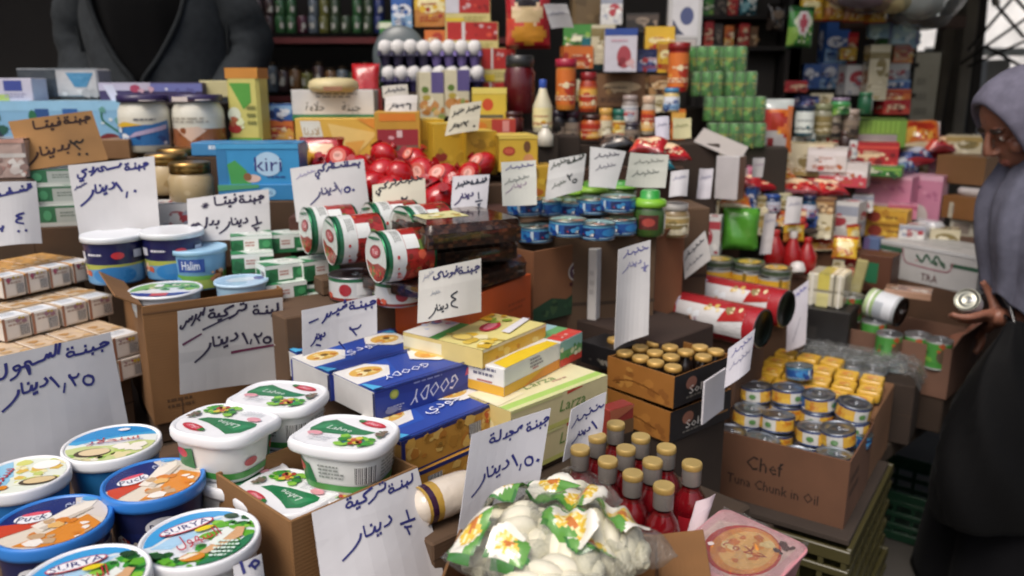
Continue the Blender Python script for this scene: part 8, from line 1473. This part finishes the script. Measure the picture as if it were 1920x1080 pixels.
def loft(name, rows, col, parent, kind='cloth', n=64, fold=(.0, 9), thick=.004, seed=0):
    """cloth: rows of (centre, rx, ry, tilt of the ring about y in degrees, fold depth)"""
    R_ = smooth([tuple(c) + (rx, ry, tl, fd) for c, rx, ry, tl, fd in rows], 6); m = MB(); rs = []
    for i, (x, y, z, rx, ry, tl, fd) in enumerate(R_):
        ring = []
        for j in range(n):
            a = 6.28319*j/n; k = 1 + fd*(math.sin(fold[1]*a + seed + .25*i*.1) + .5*math.sin((fold[1]*1.7+1)*a + seed*2 + .08*i) + .35*math.sin(3*a+i*.09))
            dx, dy = rx*k*math.cos(a), ry*k*math.sin(a); ring.append((x + dx*math.cos(R(tl)), y + dy, z - dx*math.sin(R(tl))))
        rs.append(ring)
    m.rings(rs, col, kind, True); o = obj(name, m, parent); sd_ = o.modifiers.new('thickness', 'SOLIDIFY'); sd_.thickness = thick; sd_.offset = -1; return o
# ------------------------------------------------------------------ the customer, bending in from the right with a tin in her hand
wm = thing('person', 'customer in a grey headscarf and black robe bending over the tins', 'person', (0, 0, 0)); D = 2.05
hc = atY(1900, 226, 2.05) + Vector((.02, 0, .0)); m = MB(); fdir = (-.8, .03, -.62)
pnt = head(m, hc, fdir, (-.62, 0, .8), 1.0)
wr, pl_ = atY(1884, 597, 2.03), atY(1862, 590, 2.03)
fg = [[atY(1845, 588+i*3, 2.015+.014*i), atY(1822, 594+i*2.5, 2.005+.014*i), atY(1800-4*(i == 1), 594+i*2, 2.01+.013*i), atY(1783-5*(i == 1)+7*(i == 3), 588+i*2, 2.02+.012*i)] for i in range(4)]
th = [atY(1862, 566, 2.05), atY(1852, 544, 2.06), atY(1842, 528, 2.06)]
hand(m, wr, pl_, fg, th)
sh1 = hc + Vector((.2, -.10, -.16)); el = Vector((wr.x+.24, wr.y-.03, wr.z-.005))
limb(m, [sh1, (sh1+el)/2 + Vector((.0, 0, -.0)), el, (el+wr)/2, wr], [.055, .047, .042, .034, .025])
limb(m, [hc + Vector((.05, 0, -.08)), hc + Vector((.2, .04, -.17)), hc + Vector((.34, .06, -.36)), hc + Vector((.42, .07, -.52))], [.06, .12, .14, .15]); limb(m, [sh1, hc + Vector((.2, .04, -.17)), hc + Vector((.22, .2, -.18))], [.06, .1, .06])
el2 = hc + Vector((.3, .28, -.45)); limb(m, [hc + Vector((.22, .2, -.18)), el2, hc + Vector((.16, .26, -.6))], [.055, .045, .03])
w2 = hc + Vector((.16, .26, -.6)); hand(m, w2, w2 + Vector((-.05, 0, -.04)), [[w2 + Vector((-.08-.004*i, -.03+.02*i, -.06)), w2 + Vector((-.1, -.03+.02*i, -.09)), w2 + Vector((-.1, -.03+.02*i, -.115))] for i in range(4)], [w2 + Vector((-.05, -.05, -.05)), w2 + Vector((-.07, -.06, -.08))])
hip = hc + Vector((.42, .07, -.52))
for q in (-.09, .09): limb(m, [hip + Vector((0, q, 0)), Vector((hip.x-.02, hip.y+q, .46)), Vector((hip.x+.02, hip.y+q, .08))], [.09, .06, .045]); limb(m, [Vector((hip.x+.04, hip.y+q, .045)), Vector((hip.x-.16, hip.y+q, .03))], [.042, .034])
finish_body(m, 'body', wm, .0045, [pnt], '#8a5844')
loft('robe', [(Vector((hip.x-.1, hip.y-.02, .015)), .36, .32, 0, .05), (Vector((hip.x-.1, hip.y-.02, .3)), .33, .3, 0, .05), (Vector((hip.x-.07, hip.y-.02, .6)), .29, .26, 0, .04), (hip + Vector((-.02, -.02, -.02)), .24, .22, 15, .03), (hc + Vector((.3, .04, -.32)), .19, .21, 38, .02), (hc + Vector((.2, .04, -.19)), .15, .22, 45, .02), (hc + Vector((.1, .02, -.12)), .09, .11, 50, .01)], '#0d0d10', wm, seed=1)
def sleeve(pts, rad, name='sleeve', col='#0d0d10'):
    P_ = smooth([tuple(p) + (r,) for p, r in zip(pts, rad)], 6); m = MB(); pv = [Vector(p[:3]) for p in P_]; rs = []; u = None
    for i, p in enumerate(pv):
        d = (pv[min(i+1, len(pv)-1)] - pv[max(i-1, 0)]).normalized(); u = d.orthogonal().normalized() if u is None else (u - d*u.dot(d)).normalized(); w = d.cross(u)
        rs.append([p + (u*math.cos(a) + w*math.sin(a))*P_[i][3]*(1 + .06*math.sin(4*a+i*.5) + .04*math.sin(i*1.3+a)) for a in [6.28319*j/28 for j in range(28)]])
    m.rings(rs, col, 'cloth', True); o = obj(name, m, wm if name == 'sleeve' else None); s_ = o.modifiers.new('thickness', 'SOLIDIFY'); s_.thickness = .003; return o
sleeve([sh1 + Vector((.03, .02, .01)), (sh1+el)/2, el + Vector((.01, 0, -.015)), (el+wr)/2 + Vector((.01, 0, -.02)), wr + Vector((.03, 0, -.008))], [.09, .085, .085, .075, .062])
sleeve([hc + Vector((.22, .2, -.18)), el2, hc + Vector((.2, .26, -.57))], [.085, .075, .06])
# headscarf: a hood open towards the face, and the cloth that falls from it over the chest
F_ = Vector(fdir).normalized(); U_ = (Vector((-.62, 0, .8)) - F_*F_.dot(Vector((-.62, 0, .8)))).normalized(); X_ = F_.cross(U_); m = MB(); rs = []
for y, rx, rz, dz in smooth([(.05, .07, .098, .004), (.064, .079, .108, .004), (.06, .091, .121, .004), (.035, .098, .127, .01), (-.02, .104, .13, .012), (-.075, .098, .124, .006), (-.115, .072, .1, -.01), (-.138, .035, .06, -.02), (-.142, .004, .006, -.03)], 4):
    rs.append([hc + F_*y + X_*(rx*math.cos(a)*(1 + .012*math.sin(7*a+y*40) + (.03*math.sin(5*a+y*26+1) if y < .03 else 0))) + U_*(dz + rz*math.sin(a)*(1 + .014*math.sin(9*a+y*60) + (.022*math.sin(6*a-y*34) if y < .03 else 0)) - .014) for a in [6.28319*j/48 for j in range(48)]])
m.rings(rs, '#6d6b7c', 'cloth', True, cap1='#6d6b7c'); hd = obj('headscarf', m, wm); s_ = hd.modifiers.new('thickness', 'SOLIDIFY'); s_.thickness = .003
loft('headscarf_drape', [(hc + Vector((.05, 0, -.06)), .085, .1, 44, .03), (hc + Vector((.06, -.0, -.15)), .082, .11, 40, .06), (hc + Vector((.06, -.0, -.25)), .115, .125, 28, .085), (hc + Vector((.06, -.01, -.35)), .12, .12, 30, .1), (hc + Vector((.062, -.01, -.45)), .105, .105, 38, .12), (hc + Vector((.052, -.01, -.505)), .09, .09, 44, .13)], '#636474', wm, fold=(.03, 7), seed=2)
# the tin in her hand and the black bag on her arm
cc = atY(1816, 566, 2.05); ax = Vector((-.62, -.62, .48)).normalized(); t = can('held_tin', 'open white-sided tin held in the customer\'s hand', 'tin', cc - ax*.03, .0305, .05, [(.1, '#b0b2b4'), (.92, '#c9ccd4'), (1, '#b0b2b4')], [('x', .3, .3, .7, .7, 2, '#9aa0b4')], 0, topc='#9a9a8c'); t.rotation_euler = ax.to_track_quat('Z', 'Y').to_euler()
m = MB(); n_ = 30; rs = []; bc = Vector((wr.x-.015, wr.y-.07, 0))
for z, rx, ry in smooth([(.30, .10, .06), (.33, .14, .09), (.45, .155, .1), (.6, .13, .08), (.74, .085, .05), (.82, .045, .03), (.872, .02, .016)], 4): rs.append([bc + Vector((rx*math.cos(a)*(1 + .06*math.sin(5*a+z*20) + .03*math.sin(11*a+z*33)), ry*math.sin(a)*(1 + .08*math.sin(6*a+z*25)), z)) for a in [6.28319*j/n_ for j in range(n_)]])
m.rings(rs, '#0b0b0c', 'bagfilm', True, '#0b0b0c', '#0b0b0c'); m.tube([bc + Vector((.0, .0, .86)), bc + Vector((.0, .03, .9)), bc + Vector((0, .10, .945)), bc + Vector((0, .16, .9)), bc + Vector((0, .03, .87))], .006, '#101012', 'film', 6)
solo('shopping_bag', m, 'black plastic shopping bag hanging from the customer\'s arm', 'bag')
# ------------------------------------------------------------------ the vendor behind the stall
plat = MB(); plat.box(1.5, .8, .42, '#2c241e', 'wood', (0, 0, 0), .004); solo('wooden_step', plat, 'dark wooden step the vendor stands on behind the stall', 'step', (-1.25, 3.02, .004), 0)
vm = thing('person', 'vendor in a dark grey jacket over black, standing behind the stall', 'person', (0, 0, 0)); vx, vy, vz = atY(300, 60, 2.85).x, 2.85, .425
m = MB(); pv_ = head(m, (vx, vy-.02, vz+1.63), (.15, -1, -.15), (0, 0, 1), 1.05)
limb(m, [(vx, vy, vz+.95), (vx, vy, vz+1.15), (vx, vy, vz+1.35), (vx, vy, vz+1.46)], [.15, .15, .16, .08])
for q in (-1, 1):
    limb(m, [(vx+q*.02, vy, vz+1.42), (vx+q*.19, vy, vz+1.41), (vx+q*.27, vy+.02, vz+1.14), (vx+q*.2, vy-.14, vz+.92), (vx+q*.08, vy-.25, vz+.9)], [.07, .065, .05, .042, .026])
    w_ = Vector((vx+q*.08, vy-.25, vz+.9)); p_ = w_ + Vector((-q*.04, -.03, .01))
    hand(m, w_, p_, [[p_ + Vector((-q*.035, -.015, .03-.016*i)), p_ + Vector((-q*.055, -.025, .03-.016*i)), p_ + Vector((-q*.062, -.01, .03-.016*i))] for i in range(4)], [p_ + Vector((-q*.01, -.02, .04)), p_ + Vector((-q*.03, -.03, .05))])
    limb(m, [(vx+q*.09, vy, vz+.95), (vx+q*.1, vy, vz+.5), (vx+q*.1, vy+.02, vz+.08)], [.09, .065, .045]); limb(m, [(vx+q*.1, vy+.04, vz+.04), (vx+q*.12, vy-.17, vz+.03)], [.042, .034])
finish_body(m, 'body', vm, .006, [pv_], '#9a6e56')
m = MB(); HC = Vector((vx, vy-.02, vz+1.63)); rs = [[HC + Vector((.083*math.sin(a)*math.cos(b), .02+.1*math.sin(a)*math.sin(b), .045+.09*math.cos(a))) for b in [6.28319*j/24 for j in range(24)]] for a in [.1+1.25*i/7 for i in range(8)]]; m.rings(rs, '#15110f', 'cloth', True, cap0='#15110f'); obj('hair', m, vm)
V3 = lambda x, y, z: Vector((vx+x, vy+y, vz+z))
loft('pullover', [(V3(0, 0, .9), .19, .175, 0, .02), (V3(0, 0, 1.1), .19, .175, 0, .02), (V3(0, 0, 1.3), .2, .18, 0, .01), (V3(0, .0, 1.42), .16, .13, 0, .01), (V3(0, 0, 1.49), .075, .075, 0, .01)], '#060607', vm)
loft('trousers', [(V3(0, 0, .02), .17, .12, 0, .02), (V3(0, 0, .5), .18, .13, 0, .02), (V3(0, 0, .93), .19, .14, 0, .01)], '#15151a', vm)
m = MB(); rows = smooth([(.80, .235, .195, .03), (.95, .235, .2, .04), (1.04, .235, .2, .05), (1.12, .24, .2, .3), (1.25, .245, .2, .62), (1.38, .23, .18, .8), (1.45, .15, .13, .95)], 5); rs = []
for z, rx, ry, gap in rows:     # jacket open at the front: the gap widens upwards in a V
    g = gap; rs.append([V3(rx*math.sin(a)*(1 + .025*math.sin(9*a+z*30)), -ry*math.cos(a)*(1 + .03*math.sin(7*a+z*22)), z) for a in [g + (6.28319-2*g)*j/56 for j in range(57)]])
m.rings(rs, '#33373a', 'cloth', True, closed=False); jk = obj('jacket', m, vm); s_ = jk.modifiers.new('thickness', 'SOLIDIFY'); s_.thickness = .012
for q in (-1, 1):
    P_ = smooth([(vx+q*.17, vy, vz+1.4, .075), (vx+q*.25, vy+.0, vz+1.3, .082), (vx+q*.285, vy+.02, vz+1.14, .078), (vx+q*.2, vy-.14, vz+.92, .068), (vx+q*.11, vy-.225, vz+.9, .052)], 6); m = MB(); pv = [Vector(p[:3]) for p in P_]; rs = []; u = None
    for i, p in enumerate(pv):
        d = (pv[min(i+1, len(pv)-1)] - pv[max(i-1, 0)]).normalized(); u = d.orthogonal().normalized() if u is None else (u - d*u.dot(d)).normalized(); w = d.cross(u)
        rs.append([p + (u*math.cos(a) + w*math.sin(a))*P_[i][3]*(1 + .07*math.sin(3*a+i*.9) + .05*math.sin(i*1.9)) for a in [6.28319*j/24 for j in range(24)]])
    m.rings(rs, '#313538', 'cloth', True); o = obj('sleeve', m, vm); s_ = o.modifiers.new('thickness', 'SOLIDIFY'); s_.thickness = .004
m = MB()
for q in (-1, 1):
    m.tube([V3(q*.235*math.sin(a), -.207*math.cos(a), z) for z, a in smooth([(.8, .04), (.95, .05), (1.04, .06), (1.12, .31), (1.25, .63), (1.38, .8)], 4)], .009, '#26292b', 'cloth', 6)
    m.tube([V3(q*.14, -.19, .93), V3(q*.20, -.145, .99)], .005, '#1b1d1f', 'cloth', 6); m.tube([V3(q*.236, -.02, 1.36), V3(q*.25, -.06, 1.24), V3(q*.236, -.05, 1.02)], .005, '#1f2224', 'cloth', 6)
obj('jacket_trim', m, vm)
m = MB(); m.lathe([(.009, 0), (.009, .003)], '#6a665c', 'metal', 14, cap1='#6a665c'); o = obj('button', m, vm); o.location = V3(.0, -.203, 1.03); o.rotation_euler = (R(90), 0, 0)
p = atY(312, 152, 2.5); m = MB(); m.box(.11, .008, .16, '#1a1d33', 'plastic', (0, 0, -.08), .003); m.face('front', .11, .008, .16, [('r', .06, .06, .94, .94, '#23284a')], 'plastic', (0, 0, -.08)); solo('tablet', m, 'dark navy tablet held before the vendor\'s jacket', 'tablet', V3(.03, -.36, .985), 8, None, (-62, 0))

for o in COL.objects:
    if o.get('label') and not (4 <= len(str(o['label']).split()) <= 16): print('LABEL', len(o['label'].split()), o['label'])
